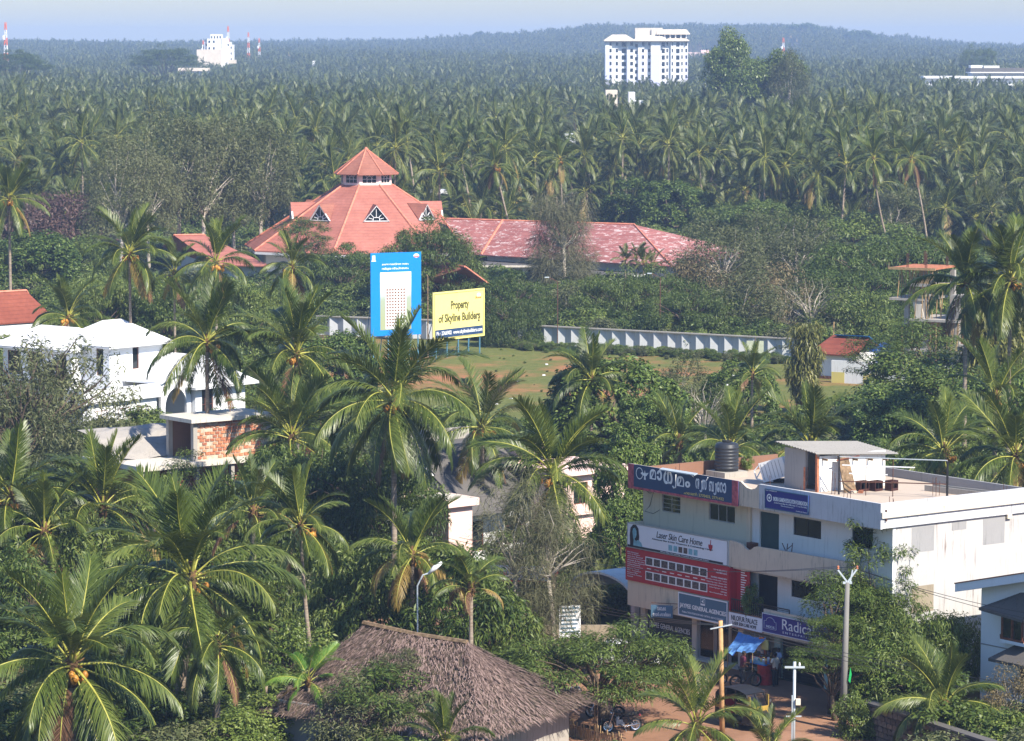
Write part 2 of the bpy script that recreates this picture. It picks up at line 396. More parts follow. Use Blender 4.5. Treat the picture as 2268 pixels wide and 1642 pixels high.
def scatter(name, protos, pts, label, cat):
    """one mass of plants: instances of the given meshes at (x, y, z, turn, size, which)"""
    pc = bpy.data.collections.new(name + '_kinds')
    for i, me in enumerate(protos):
        po = bpy.data.objects.new('%s_kind_%02d' % (name, i), me); pc.objects.link(po)
    pts = np.asarray(pts, float); me = bpy.data.meshes.new(name)
    me.vertices.add(len(pts)); me.vertices.foreach_set('co', pts[:, :3].astype(np.float32).ravel())
    for an, k in (('turn', 3), ('size', 4)):
        at = me.attributes.new(an, 'FLOAT', 'POINT'); at.data.foreach_set('value', pts[:, k].astype(np.float32))
    at = me.attributes.new('which', 'INT', 'POINT'); at.data.foreach_set('value', pts[:, 5].astype(np.int32))
    ng = bpy.data.node_groups.new(name, 'GeometryNodeTree')
    ng.interface.new_socket('Geometry', in_out='INPUT', socket_type='NodeSocketGeometry')
    ng.interface.new_socket('Geometry', in_out='OUTPUT', socket_type='NodeSocketGeometry')
    N, L = ng.nodes, ng.links
    gi, go = N.new('NodeGroupInput'), N.new('NodeGroupOutput')
    ci = N.new('GeometryNodeCollectionInfo'); ci.inputs[0].default_value = pc; ci.inputs[1].default_value = True; ci.inputs[2].default_value = True
    ip = N.new('GeometryNodeInstanceOnPoints'); ip.inputs['Pick Instance'].default_value = True
    def na(an, ty):
        a = N.new('GeometryNodeInputNamedAttribute'); a.data_type = ty; a.inputs[0].default_value = an; return a.outputs[0]
    cx = N.new('ShaderNodeCombineXYZ'); L.new(na('turn', 'FLOAT'), cx.inputs[2])
    L.new(gi.outputs[0], ip.inputs['Points']); L.new(ci.outputs[0], ip.inputs['Instance'])
    L.new(na('which', 'INT'), ip.inputs['Instance Index']); L.new(cx.outputs[0], ip.inputs['Rotation'])
    L.new(na('size', 'FLOAT'), ip.inputs['Scale']); L.new(ip.outputs[0], go.inputs[0])
    o = put(name, me); md = o.modifiers.new('plants', 'NODES'); md.node_group = ng
    return tag(o, label, cat, kind='stuff')

# ---------------------------------------------------------------- broadleaf trees
def leaf_cloud(rng, cen, rcl, nleaf, ll, lw, flat=.6, droop=0.0, up=.8, strand=False):
    n = len(cen) * nleaf; c = np.repeat(cen, nleaf, 0); rc = np.repeat(rcl, nleaf) if hasattr(rcl, '__len__') else rcl
    off = rng.normal(0, 1, (n, 3)); off /= np.linalg.norm(off, axis=1)[:, None]; off *= (rng.uniform(.25, 1, n) ** .6)[:, None]
    p = c + off * (rc[:, None] if hasattr(rc, '__len__') else rc) * np.array([1, 1, flat])
    nrm = off * .6 + np.array([0, 0, up]) + rng.normal(0, .45, (n, 3)); nrm /= np.linalg.norm(nrm, axis=1)[:, None]
    d = rng.normal(0, 1, (n, 3)) + off * .8; d[:, 2] *= .5
    if strand: d = off * np.array([1, 1, .5]) + rng.normal(0, .35, (n, 3))
    d[:, 2] -= droop; d -= nrm * np.sum(d * nrm, 1)[:, None] * (0 if strand else 1); d /= np.maximum(np.linalg.norm(d, axis=1), 1e-3)[:, None]
    s = np.cross(nrm, d); s /= np.maximum(np.linalg.norm(s, axis=1), 1e-3)[:, None]
    l = ll * rng.uniform(.7, 1.3, n)[:, None]; w = lw * rng.uniform(.7, 1.3, n)[:, None]
    sag = np.array([0, 0, 1]) * (-.12 * l)
    V = np.stack([p, p + d * l * .45 + s * w * .5, p + d * l + sag, p + d * l * .45 - s * w * .5], 1).reshape(-1, 3)
    return V, np.arange(4 * n).reshape(-1, 4)
def tree_proto(seed, H, rx, rz, ncl=60, rcl=1.0, nleaf=160, ll=.3, lw=.13, mat='lf_mango', bark='bark', tr=.25, flat=.6, droop=.2, up=.8, low=-.5, inner=.55, lobes=6, ry=None, layers=0, nlimb=14, strand=False, split=.35, hole=0.0):
    rng = np.random.default_rng(seed); rr = random.Random(seed); ry = ry or rx; zc = H - rz
    lob = rng.normal(0, 1, (lobes, 3)); lob[:, 2] = np.abs(lob[:, 2]) * .6; lob /= np.linalg.norm(lob, axis=1)[:, None]
    cen = []
    while len(cen) < ncl:
        v = rng.normal(0, 1, 3); v /= np.linalg.norm(v)
        if v[2] < low: continue
        k = max(0, float(np.max(lob @ v))) ** 3
        if k < hole: continue
        r = rng.uniform(inner, 1.0) ** .7 * (.68 + .36 * k)
        c = v * r * np.array([rx, ry, rz])
        if layers: c[2] = (round(c[2] / rz * layers) / layers + rng.normal(0, .05)) * rz
        cen.append(c + np.array([0, 0, zc]))
    cen = np.array(cen); rc = rcl * rng.uniform(.65, 1.25, ncl)
    V, Q = leaf_cloud(rng, cen, rc, nleaf, ll, lw, flat, droop, up, strand)
    crown = npmesh('crown', V, Q, [M[mat]])
    mb = MB(); hs = max(.6, H * split); p0 = Vector((0, 0, 0)); p1 = Vector((rr.uniform(-.3, .3), rr.uniform(-.3, .3), hs))
    mb.tube([p0, p0.lerp(p1, .5) + Vector((rr.uniform(-.15, .15), 0, 0)), p1], [tr * 1.25, tr, tr * .85], 8)
    idx = rng.permutation(ncl)[:nlimb]
    for i in idx:
        q = Vector(cen[i]); q = p1.lerp(q, .93); m1 = p1.lerp(q, .35) + Vector((rr.uniform(-.4, .4), rr.uniform(-.4, .4), (q.z - p1.z) * .12))
        m2 = p1.lerp(q, .7) + Vector((rr.uniform(-.4, .4), rr.uniform(-.4, .4), (q.z - p1.z) * .08))
        r = tr * rr.uniform(.3, .6); mb.tube([p1 - Vector((0, 0, .2)), m1, m2, q], [r, r * .75, r * .45, r * .15], 5, False)
    return mb.mesh('trunk', M[bark], True), crown, H
TP = {
    'mango': [tree_proto(11 + i, 8, 4.2, 3.4, 75, 1.0, 210, .30, .085, 'lf_mango', droop=.7, up=.5) for i in range(2)],
    'mangonear': [tree_proto(15 + i, 6, 3.2, 2.6, 60, .8, 170, .32, .075, 'lf_mango', droop=.9, up=.4, lobes=8) for i in range(2)],
    'jack': [tree_proto(21 + i, 9, 3.6, 3.9, 190, .55, 130, .26, .13, 'lf_jack', lobes=14, inner=.85, low=-.85, flat=.8) for i in range(2)],
    'rain': [tree_proto(31 + i, 9, 7.5, 2.4, 130, 1.15, 190, .28, .09, 'lf_rain', flat=.32, layers=3, low=-.15, nlimb=26, droop=.1, up=1.4, lobes=9) for i in range(2)],
    'umbrella': [tree_proto(36 + i, 5.2, 4.2, 1.6, 100, .8, 260, .20, .045, 'lf_rain', flat=.35, layers=3, low=-.2, nlimb=22, droop=.15, up=1.3, tr=.22) for i in range(2)],
    'acacia': [tree_proto(41 + i, 14, 3.6, 5.4, 90, 1.0, 150, .28, .06, 'lf_olive', 'barkpale', flat=.8, droop=.6, up=.4, tr=.16, nlimb=22, split=.4) for i in range(3)],
    'wispy': [tree_proto(51 + i, 12, 3.8, 4.4, 55, 1.2, 90, .24, .05, 'lf_olive', 'barkpale', flat=.8, droop=.4, tr=.14, nlimb=30, split=.35) for i in range(2)],
    'casthin': [tree_proto(66 + i, 12, 2.3, 5.2, 85, .7, 110, .55, .020, 'lf_cas', 'barkpale', droop=.25, tr=.12, nlimb=26, strand=True, split=.45, flat=.9) for i in range(2)],
    'casuarina': [tree_proto(61 + i, 12, 2.3, 5.2, 90 if i else 130, .7, 95 if i else 170, .55, .020, 'lf_cas', 'barkpale', droop=.25, tr=.12, nlimb=26, strand=True, split=.45, flat=.9) for i in range(2)],
    'purple': [tree_proto(71, 9, 6.0, 3.4, 110, 1.2, 190, .26, .09, 'lf_purple', flat=.5, low=-.3, nlimb=16)],
    'light': [tree_proto(81 + i, 7, 3.0, 2.8, 60, .9, 170, .24, .12, 'lf_light', droop=.3) for i in range(2)],
    'weeping': [tree_proto(91, 7, 1.15, 3.2, 90, .5, 110, .36, .07, 'lf_cane', droop=3.0, up=.1, low=-1, inner=.2, nlimb=6, split=.3, flat=1.0)],
    'creeper': [tree_proto(96 + i, 7.5, 3.2, 3.5, 90, .9, 170, .26, .13, 'lf_jack' if i else 'lf_mango', low=-1.0, inner=.6, droop=.8, lobes=5) for i in range(2)],
    'sparse': [tree_proto(101, 9, 4.6, 3.6, 80, .85, 105, .28, .06, 'lf_olive', 'bark', flat=.5, low=-.4, nlimb=44, tr=.2, inner=.3, split=.2)],
    'feather': [tree_proto(111 + i, 9, 3.0, 3.6, 42, .90, 120, .34, .07, 'lf_rain', flat=.45, nlimb=20, tr=.16, droop=.35, up=1.1, lobes=10, inner=.4, low=-.6) for i in range(2)],
    'brush': [tree_proto(121 + i, 4.5, 2.8, 2.2, 60, .7, 120, .22, .05, 'lf_dryish' if i else 'lf_olive', 'barkpale', droop=.3, nlimb=30, tr=.08, split=.12, low=-.6) for i in range(2)],
    'shrub': [tree_proto(131 + i, 2.4, 1.7, 1.25, 36, .55, 110, .24, .09, ['lf_mango', 'lf_rain', 'lf_light', 'lf_olive'][i], tr=.06, nlimb=8, low=-.9, split=.15, droop=.3) for i in range(4)],
    'banana': [],
}
NTREE = {}
def tree(kind, px, py, z, w, label, hz=None, seed=0, name='broadleaf_tree', group=None, rz=None, pos=None):
    """tree whose crown centre is seen at the pixel at height z; w = crown width in metres"""
    protos = TP[kind]; k = NTREE.get(kind, 0); NTREE[kind] = k + 1
    tm, cm, H = protos[(k + seed) % len(protos)]
    bb = [v[:] for v in (cm.vertices[0].co,)]
    if 'bw' not in cm:
        a = np.empty(len(cm.vertices) * 3, np.float32); cm.vertices.foreach_get('co', a); a = a.reshape(-1, 3)
        cm['bw'] = float(np.percentile(a[:, 0], 98) - np.percentile(a[:, 0], 2)); cm['bz'] = float(np.percentile(a[:, 2], 50)); cm['bh'] = float(np.percentile(a[:, 2], 98) - np.percentile(a[:, 2], 2))
    p = gp(px, py, z) if pos is None else Vector(pos)
    sx = w / cm['bw']; sz = (hz / cm['bh']) if hz else sx
    e = empty(name, (p.x, p.y, 0), 0, label, 'tree' if kind not in ('shrub', 'brush') else 'bush', group)
    t0 = random.Random(k * 31 + seed).uniform(0, 6.28) if rz is None else rz
    dz = z - cm['bz'] * sz
    put('crown', cm, e, (0, 0, dz), (0, 0, t0), (sx, sx, sz))
    tz = sz
    base = 0.0
    # the trunk reaches the ground: stretch it between the ground and the crown
    put('trunk', tm, e, (0, 0, 0), (0, 0, t0), (sx, sx, max(.2, (dz + H * sz) / H)))
    return e
# ---------------------------------------------------------------- the palm grove
rngF = np.random.default_rng(5)
KEEP = []                                  # places in the grove left clear: (px0, px1, D0, D1)
def grove():
    pts = []
    D = 395.0
    while D < 4300:
        s = np.interp(D, [400, 900, 1500, 2500, 4200], [5.2, 5.6, 6.8, 9.5, 12.5])
        half = D * .175 + 12; n = int(2 * half / s)
        xs = -half + (np.arange(n) + rngF.uniform(-.5, .5, n)) * s; ys = D + rngF.uniform(-.55, .55, n) * s
        for x, y in zip(xs, ys): pts.append((x, y))
        D += s * .92
    pts = np.array(pts)
    px = 1134 + FPX * pts[:, 0] / pts[:, 1]; dd = pts[:, 1]
    edge = np.interp(px, [0, 350, 600, 700, 1000, 1500, 1650, 2000, 2268], [440, 490, 500, 450, 432, 445, 465, 455, 430])
    keep = dd > edge
    for (a, b, d0, d1) in KEEP: keep &= ~((px > a) & (px < b) & (dd > d0) & (dd < d1))
    # clearings: openings in the canopy
    cl = np.sin(pts[:, 0] * .031 + 1.3) * np.sin(pts[:, 1] * .017 + .4) + .5 * np.sin(pts[:, 0] * .07) * np.sin(pts[:, 1] * .043)
    keep &= (cl < .95)
    return pts[keep]
KEEP += [(1240, 1308, 540, 760), (1330, 1540, 1250, 1520), (2030, 2400, 1200, 1330), (430, 530, 1900, 2300), (385, 468, 1585, 1700), (1515, 1595, 2450, 2980), (1735, 1772, 2800, 3230), (1574, 1628, 545, 780),
         (1335, 1432, 800, 1010), (940, 1010, 470, 520)]
GP = grove()
order = np.argsort(GP[:, 1]); GP = GP[order]
gz = terr(GP[:, 0], GP[:, 1]); NG = len(GP)
gh = rngF.normal(13.0, 1.7, NG); gh = np.clip(gh, 8.5, 17.5); gh = np.where(rngF.uniform(0, 1, NG) < np.interp(GP[:, 1], [430, 520, 650], [.75, .45, .2]), rngF.uniform(4.5, 9.5, NG), gh)
bl = (rngF.uniform(0, 1, NG) < np.interp(GP[:, 1], [400, 900, 2600, 3400], [.02, .05, .12, .3]))     # the broadleaf trees among them
gt = rngF.uniform(0, 6.28, NG); gk = rngF.integers(0, NCV, NG)
NIND = 225
nind = 0; mass = []; bmass = []
for i in range(NG):
    x, y = GP[i]; z = gz[i]
    if bl[i]:
        bmass.append((x, y, z - .5, gt[i], rngF.uniform(.9, 1.45), rngF.integers(0, 6))); continue
    px = 1134 + FPX * x / y
    if nind < NIND and -60 < px < 2330:
        e = empty('coconut_palm', (x, y, z), 0, 'coconut palm in the dense grove that fills the plain behind the red-roofed hall', 'palm tree', 'palms of the grove behind the hall')
        put('crown', CROWNS[gk[i]], e, (0, 0, gh[i]), (0, 0, gt[i]))
        put('trunk', FULL[gk[i]][1], e, (0, 0, gh[i]), (0, 0, gt[i]), (1, 1, gh[i] / 12.0)); nind += 1
    else:
        mass.append((x, y, z + gh[i] - .0, gt[i], rngF.uniform(.85, 1.12), gk[i]))
scatter('palm_grove', [f[0] for f in FULL], mass, 'endless dense coconut palm grove stretching to the hazy horizon', 'palm grove')
def full_tree(t):
    tm, cm, H = t; o = []
    n1, n2 = len(cm.vertices), len(tm.vertices)
    a = np.empty(n1 * 3, np.float32); cm.vertices.foreach_get('co', a)
    return cm
scatter('grove_trees', [TP['mango'][0][1], TP['jack'][0][1], TP['rain'][0][1], TP['acacia'][0][1], TP['light'][0][1], TP['acacia'][1][1]], bmass,
        'rounded broadleaf crowns scattered among the far palms', 'trees')
# ---------------------------------------------------------------- haze
def haze():
    mb = MB(); mb.box(-6700, 6700, -6700, 6700, -3.5, 74)
    t = NT('haze_air'); t.n.remove(t.b)
    pv = t.n.new('ShaderNodeVolumePrincipled'); pv.inputs['Color'].default_value = (.46, .64, 1.0, 1); pv.inputs['Density'].default_value = HAZE_D
    pv.inputs['Anisotropy'].default_value = 0.0
    t.l.new(pv.outputs[0], t.out.inputs['Volume'])
    o = mb.put('haze', t.mat); return tag(o, 'pale blue haze over the far plain', 'haze', kind='stuff')
HAZE_D = 2.0e-4
haze()
# ================================================================ buildings: helpers
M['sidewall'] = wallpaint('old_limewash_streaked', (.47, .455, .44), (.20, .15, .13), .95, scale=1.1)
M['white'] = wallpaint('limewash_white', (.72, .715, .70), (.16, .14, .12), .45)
M['whiteclean'] = plain('fresh_white_paint', (.72, .72, .725), .8, .2, .03, .4)
M['whitestain'] = wallpaint('white_paint_stained', (.56, .56, .58), (.04, .04, .04), .95, scale=1.6)
M['cream'] = wallpaint('cream_paint', (.66, .57, .43), (.08, .06, .05), .6)
M['creamstain'] = wallpaint('cream_paint_stained', (.64, .53, .40), (.05, .04, .035), .95, scale=1.8)
M['beige'] = wallpaint('beige_grey_paint', (.62, .56, .43), (.16, .14, .10), .35)
M['pinkwall'] = wallpaint('pale_pink_paint', (.80, .57, .50), (.20, .13, .11), .35)
M['bluewall'] = wallpaint('pale_blue_paint', (.70, .74, .80), (.3, .3, .33), .2)
M['concrete'] = wallpaint('bare_concrete', (.36, .33, .29), (.10, .09, .08), .8, scale=1.5)
M['concpale'] = wallpaint('pale_concrete', (.58, .53, .46), (.14, .12, .10), .7, scale=1.3)
M['concdark'] = wallpaint('weathered_dark_concrete', (.115, .105, .098), (.045, .042, .04), .8, scale=1.3)
M['plaster'] = wallpaint('grey_plaster', (.30, .295, .295), (.14, .14, .14), .7, scale=2)
M['tanplaster'] = wallpaint('tan_plaster', (.30, .25, .18), (.13, .10, .08), .8, scale=3)
M['roofslab'] = wallpaint('roof_screed', (.48, .39, .31), (.18, .14, .10), .8, streak=.3)
M['brickwall'] = wallpaint('old_brick_masonry', (.22, .115, .075), (.08, .055, .045), .8, scale=3)
M['laterite'] = plain('laterite_block', (.40, .155, .085), .9, .1, .4, 5)
M['mortar'] = plain('mortar', (.50, .40, .31), .95, .1, .25, 4)
M['wood'] = plain('varnished_wood', (.17, .055, .03), .5, .4, .4, 6)
M['oldwood'] = plain('weathered_wood', (.19, .13, .08), .9, .1, .5, 5)
M['bamboo'] = plain('bamboo_pole', (.36, .24, .12), .7, .2, .35, 4)
M['glass'] = glassmat('window_glass')
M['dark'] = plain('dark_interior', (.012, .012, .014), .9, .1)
M['teal'] = plain('teal_door_paint', (.035, .065, .065), .6, .3)
M['black'] = plain('black_paint', (.012, .012, .014), .35, .5)
M['iron'] = plain('rusty_iron', (.10, .045, .03), .8, .3, .4, 8)
M['steel'] = plain('dull_steel', (.36, .36, .37), .45, .5, .15, 4, .7)
M['galv'] = plain('galvanised_pole', (.50, .55, .58), .5, .5, .1, 4, .3)
M['alu'] = plain('aluminium_frame', (.42, .43, .44), .4, .5, .08, 4, .5)
M['greenpil'] = wallpaint('pale_green_paint', (.42, .58, .53), (.2, .2, .17), .3)
M['shutter'] = plain('dark_shutter', (.028, .034, .048), .55, .4, .2)
M['shutterblk'] = plain('black_shutter', (.016, .016, .020), .6, .3, .2)
M['asb'] = wallpaint('asbestos_sheet', (.25, .235, .22), (.07, .065, .06), .8, scale=2)
M['ink_w'] = plain('sign_white', (.82, .82, .82), .5, .3, .02)
M['ink_k'] = plain('sign_black', (.02, .022, .028), .5, .3)
M['ink_y'] = plain('sign_yellow', (.80, .62, .20), .5, .3, .02)
M['ink_r'] = plain('sign_red', (.42, .018, .030), .45, .4, .06, 1.0)
M['ink_rp'] = plain('sign_faded_red', (.42, .09, .11), .6, .3, .45, 5)
M['ink_navy'] = plain('sign_navy', (.022, .052, .13), .45, .4, .06, 1.0)
M['ink_blue'] = plain('sign_royal_blue', (.018, .020, .20), .4, .4, .06, 1.0)
M['ink_slate'] = plain('sign_slate_blue', (.075, .15, .23), .5, .3, .08, 1.0)
M['ink_cyan'] = plain('sign_cyan', (.0, .20, .62), .45, .4, .05, .5)
M['ink_lemon'] = plain('sign_lemon', (.80, .70, .23), .5, .3, .05, .5)
M['ink_olive'] = plain('sign_olive', (.075, .07, .02), .5, .3)
M['ink_or'] = plain('sign_orange', (.72, .14, .03), .5, .3)
M['photo'] = plain('printed_photo', (.10, .075, .07), .5, .3, .95, 9)
M['signface'] = plain('sign_white_face', (.74, .76, .80), .5, .3, .03, 1.0)
M['tintblue'] = plain('sign_blue_tint', (.20, .42, .50), .5, .3, .25, 4)

def tl(e, p):
    c, s = math.cos(e.rotation_euler.z), math.sin(e.rotation_euler.z); d = Vector(p) - e.location
    return Vector((c * d.x + s * d.y, -s * d.x + c * d.y, d.z))
def tw(e, p):
    c, s = math.cos(e.rotation_euler.z), math.sin(e.rotation_euler.z)
    return Vector((c * p[0] - s * p[1], s * p[0] + c * p[1], p[2])) + e.location
def pane_y(e, px, py, y):                     # a pixel on the plane y = const of a building
    o = tl(e, (0, 0, CH)); d = tl(e, Vector((0, 0, CH)) + ray(px, py)) - o; return o + d * ((y - o.y) / d.y)
def pane_x(e, px, py, x):
    o = tl(e, (0, 0, CH)); d = tl(e, Vector((0, 0, CH)) + ray(px, py)) - o; return o + d * ((x - o.x) / d.x)
def wallgrid(mb, x0, x1, z0, z1, y0, y1, holes, axis='y'):
    xs = sorted({x0, x1, *[min(max(h[0], x0), x1) for h in holes], *[min(max(h[1], x0), x1) for h in holes]})
    zs = sorted({z0, z1, *[min(max(h[2], z0), z1) for h in holes], *[min(max(h[3], z0), z1) for h in holes]})
    for i in range(len(xs) - 1):
        run = None
        for j in range(len(zs) - 1):
            cx, cz = (xs[i] + xs[i + 1]) / 2, (zs[j] + zs[j + 1]) / 2
            solid = not any(h[0] < cx < h[1] and h[2] < cz < h[3] for h in holes)
            if solid:
                if run is None: run = zs[j]
            if (not solid or j == len(zs) - 2) and run is not None:
                top = zs[j + 1] if solid else zs[j]
                if axis == 'y': mb.box(xs[i], xs[i + 1], y0, y1, run, top)
                else: mb.box(y0, y1, xs[i], xs[i + 1], run, top)
                run = None
    return mb
def window(par, x0, x1, z0, z1, y, n=2, fm='black', gm='glass', fw=.05, axis='y', out=-1, bars=0, name='window'):
    """framed window in a wall; the frame is a part, each pane a sub-part"""
    mb = MB()
    def bx(a0, a1, b0, b1, d0, d1):
        lo, hi = y + min(d0 * out, d1 * out), y + max(d0 * out, d1 * out)
        if axis == 'y': mb.box(a0, a1, lo, hi, b0, b1)
        else: mb.box(lo, hi, a0, a1, b0, b1)
    bx(x0, x1, z0, z0 + fw, -.03, .03); bx(x0, x1, z1 - fw, z1, -.03, .03)
    bx(x0, x0 + fw, z0 + fw, z1 - fw, -.03, .03); bx(x1 - fw, x1, z0 + fw, z1 - fw, -.03, .03)
    st = (x1 - x0 - 2 * fw) / n
    for i in range(1, n): bx(x0 + fw + st * i - fw * .4, x0 + fw + st * i + fw * .4, z0 + fw, z1 - fw, -.028, .028)
    for i in range(1, bars + 1):
        zz = z0 + (z1 - z0) * i / (bars + 1); bx(x0 + fw, x1 - fw, zz - .012, zz + .012, -.02, .025)
    f = mb.put(name, M[fm], par)
    for i in range(n):
        mb = MB(); bx(x0 + fw + st * i + .005, x0 + fw + st * (i + 1) - .005, z0 + fw + .004, z1 - fw - .004, -.012, .0); mb.put('pane', M[gm], f)
    return f
_TX = {}
def text_mesh(s, sx=0.0, bold=0.0):
    k = (s, sx, bold)
    if k not in _TX:
        cu = bpy.data.curves.new('lettering', 'FONT'); cu.body = s; cu.shear = sx; cu.offset = bold; cu.resolution_u = 3; cu.extrude = .01
        o = bpy.data.objects.new('lettering', cu); COL.objects.link(o)
        bpy.context.view_layer.update()
        me = bpy.data.meshes.new_from_object(o.evaluated_get(bpy.context.evaluated_depsgraph_get())); bpy.data.objects.remove(o)
        a = np.empty(len(me.vertices) * 3, np.float32); me.vertices.foreach_get('co', a); a = a.reshape(-1, 3)
        _TX[k] = (a, [tuple(p.vertices) for p in me.polygons]); bpy.data.meshes.remove(me)
    return _TX[k]
def lettering(par, s, x0, x1, z0, z1, y, mat, bold=0.0, shear=0.0, name='lettering', slope=0.0):
    a, fs = text_mesh(s, shear, bold); lo, hi = a.min(0), a.max(0); v = (a - lo) / np.maximum(hi - lo, 1e-6)
    V = [(x0 + (x1 - x0) * p[0], y - .004 - .012 * p[2], z0 + (z1 - z0) * p[1] + slope * (x1 - x0) * p[0]) for p in v]
    me = bpy.data.meshes.new(name); me.from_pydata(V, [], fs); me.materials.append(M[mat]); me.update()
    return tag(put(name, me, par), kind='stuff')
def signboard(b, x0, x1, z0, z1, y, face, label, name='signboard', frame=None, th=.05, fw=.04):
    p = tw(b, ((x0 + x1) / 2, y, z0)); e = empty(name, p, b.rotation_euler.z, label, 'sign'); w, h = (x1 - x0) / 2, z1 - z0
    MB().box(-w, w, 0, th, 0, h).put('board', M[face], e)
    if frame:
        mb = MB(); mb.box(-w - fw * .2, w + fw * .2, -.02, -.001, -fw * .3, fw); mb.box(-w - fw * .2, w + fw * .2, -.02, -.001, h - fw, h + fw * .3)
        mb.box(-w - fw * .2, -w + fw, -.02, -.001, fw, h - fw); mb.box(w - fw, w + fw * .2, -.02, -.001, fw, h - fw); mb.put('frame', M[frame], e)
    return e, w, h
def disc(mb, cx, cz, r, y, n=20, r2=0.0, sx=1.0):
    if r2: # ring
        for k in range(n):
            a, b = 2 * PI * k / n, 2 * PI * (k + 1) / n
            mb.quad((cx + sx * r * math.cos(a), y, cz + r * math.sin(a)), (cx + sx * r * math.cos(b), y, cz + r * math.sin(b)), (cx + sx * r2 * math.cos(b), y, cz + r2 * math.sin(b)), (cx + sx * r2 * math.cos(a), y, cz + r2 * math.sin(a)))
    else: mb.poly([(cx + sx * r * math.cos(2 * PI * k / n), y, cz + r * math.sin(2 * PI * k / n)) for k in range(n)])

# ================================================================ the shop building at the corner
SHOP = empty('shop_building', (dp(1950.4, 1172.7, 149).x, 149, 0), R(-53.6), 'three-storey shop block covered in signboards with a bare white side wall', 'building')
def shop():
    e = SHOP; W = -18.45; BD = 12.0; yw = .9
    # outer walls
    m = MB(); wallgrid(m, W, -.15, 5.15, 8.2, yw, yw + .2, [(-16.95, -15.5, 7.04, 7.92), (-13.3, -11.32, 7.04, 7.9), (-9.49, -8.07, 5.3, 7.9), (-7.03, -5.06, 7.05, 7.91), (-2.9, -1.5, 7.0, 7.95)])
    m.v = [v for v in m.v]
    # left bays beige, right bays white
    ml, mr = MB(), MB()
    wallgrid(ml, W, -10.32, 5.15, 8.2, yw, yw + .2, [(-16.95, -15.5, 7.04, 7.92), (-13.3, -11.32, 7.04, 7.9)])
    wallgrid(mr, -10.04, -.15, 5.15, 8.2, yw, yw + .2, [(-9.49, -8.07, 5.3, 7.9), (-7.03, -5.06, 7.05, 7.91), (-2.9, -1.5, 7.0, 7.95)])
    wallgrid(mr, -10.6, -.15, 2.3, 5.15, yw, yw + .2, [(-9.61, -8.14, 2.9, 4.88), (-7.14, -5.2, 4.06, 4.88), (-3.2, -1.8, 4.06, 4.88)])
    ml.put('front_wall', M['beige'], e); mr.put('front_wall', M['white'], e)
    MB().box(-10.32, -10.04, yw - .12, yw + .2, 5.15, 8.2).put('pilaster', M['cream'], e)
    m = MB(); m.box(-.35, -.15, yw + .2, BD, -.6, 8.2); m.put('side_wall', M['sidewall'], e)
    m = MB(); m.box(W, W + .2, yw + .2, BD, -.6, 8.2); m.box(W + .2, -.35, BD - .2, BD, -.6, 8.2); m.put('rear_wall', M['cream'], e)
    # plaster patches on the side wall, 3 mm proud
    for (y0, y1, z0, z1, mt) in [(2.08, 3.5, 6.9, 8.08, 'plaster'), (4.62, 5.56, 7.72, 8.12, 'plaster'), (6.64, 8.05, 6.86, 8.1, 'plaster'), (2.12, 3.51, 4.08, 5.32, 'tanplaster')]:
        MB().box(-.15, -.144, y0, y1, z0, z1).put('plaster_patch', M[mt], e)
    # floors
    m = MB(); m.box(W + .2, -.35, yw + .2, BD - .2, 5.05, 5.3); m.box(W + .2, -.35, yw + .2, BD - .2, 2.2, 2.45); m.put('floor_slab', M['concrete'], e)
    MB().box(W, -.15, .02, BD, 8.2, 8.45).put('roof_slab', M['roofslab'], e)
    # front parapet with its scallop
    top = [(-18.45, 9.36), (-9.84, 9.36), (-9.6, 9.22), (-9.38, 9.11), (-9.07, 9.07), (-8.8, 9.13), (-8.67, 9.22), (-8.57, 9.36)]
    pl = [(x, z) for x, z in top]
    out = [(-18.45, 0, 8.19), (-8.5, 0, 8.19), (-8.5, 0, 9.36)] + [(x, 0, z) for x, z in pl[::-1]]
    MB().prism(out, (0, .12, 0)).put('parapet', M['creamstain'], e)
    MB().box(-8.498, 0, 0, .12, 8.19, 9.38).put('parapet', M['whitestain'], e)
    # side parapet, cornice and bands
    m = MB(); m.box(-.12, .0, .122, BD, 8.76, 9.38); m.put('parapet', M['whitestain'], e)
    MB().box(-.12, .10, .01, BD, 8.70, 8.98).put('cornice', M['concpale'], e)
    m = MB(); m.box(-.145, -.02, .125, BD, 8.21, 8.69); m.put('cornice', M['whitestain'], e)
    MB().box(W, -.13, BD - .15, BD, 8.451, 8.88).put('parapet', M['plaster'], e)
    MB().box(W, W + .16, .122, 9.7, 8.451, 9.14).put('parapet', M['brickwall'], e)
    # balcony fronts
    lip = [(-10.6, 0, 5.15), (-1.79, 0, 5.15), (-1.79, 0, 6.43), (-8.35, 0, 6.36), (-8.62, 0, 6.37), (-8.85, 0, 6.30), (-9.05, 0, 6.16), (-9.28, 0, 6.10), (-9.45, 0, 6.16), (-9.75, 0, 6.34), (-10.1, 0, 6.40), (-10.6, 0, 6.43)]
    MB().prism(lip, (0, .12, 0)).put('balcony_wall', M['creamstain'], e)
    m = MB(); m.box(W - .1, -10.602, 0, .12, 2.2, 6.38); m.box(W - .1, W + .02, .122, yw, 2.2, 6.38); m.put('balcony_wall', M['cream'], e)
    MB().box(W - .1, -1.79, .125, yw + .2, 5.05, 5.28).put('balcony_floor', M['concpale'], e)
    m = MB(); m.box(W - .08, -.15, .125, yw + .2, 2.2, 2.44); m.box(-8.1, -1.5, 0, .12, 2.2, 3.42); m.put('canopy_slab', M['cream'], e)
    MB().box(-10.59, -8.1, .02, .12, 2.2, 2.98).put('brick_edging', M['laterite'], e)
    # railing of the first-floor balcony
    m = MB(); m.bar((-10.55, .05, 3.58), (-6.3, .05, 3.6), .05); m.bar((-10.55, .05, 3.06), (-8.15, .05, 3.06), .04)
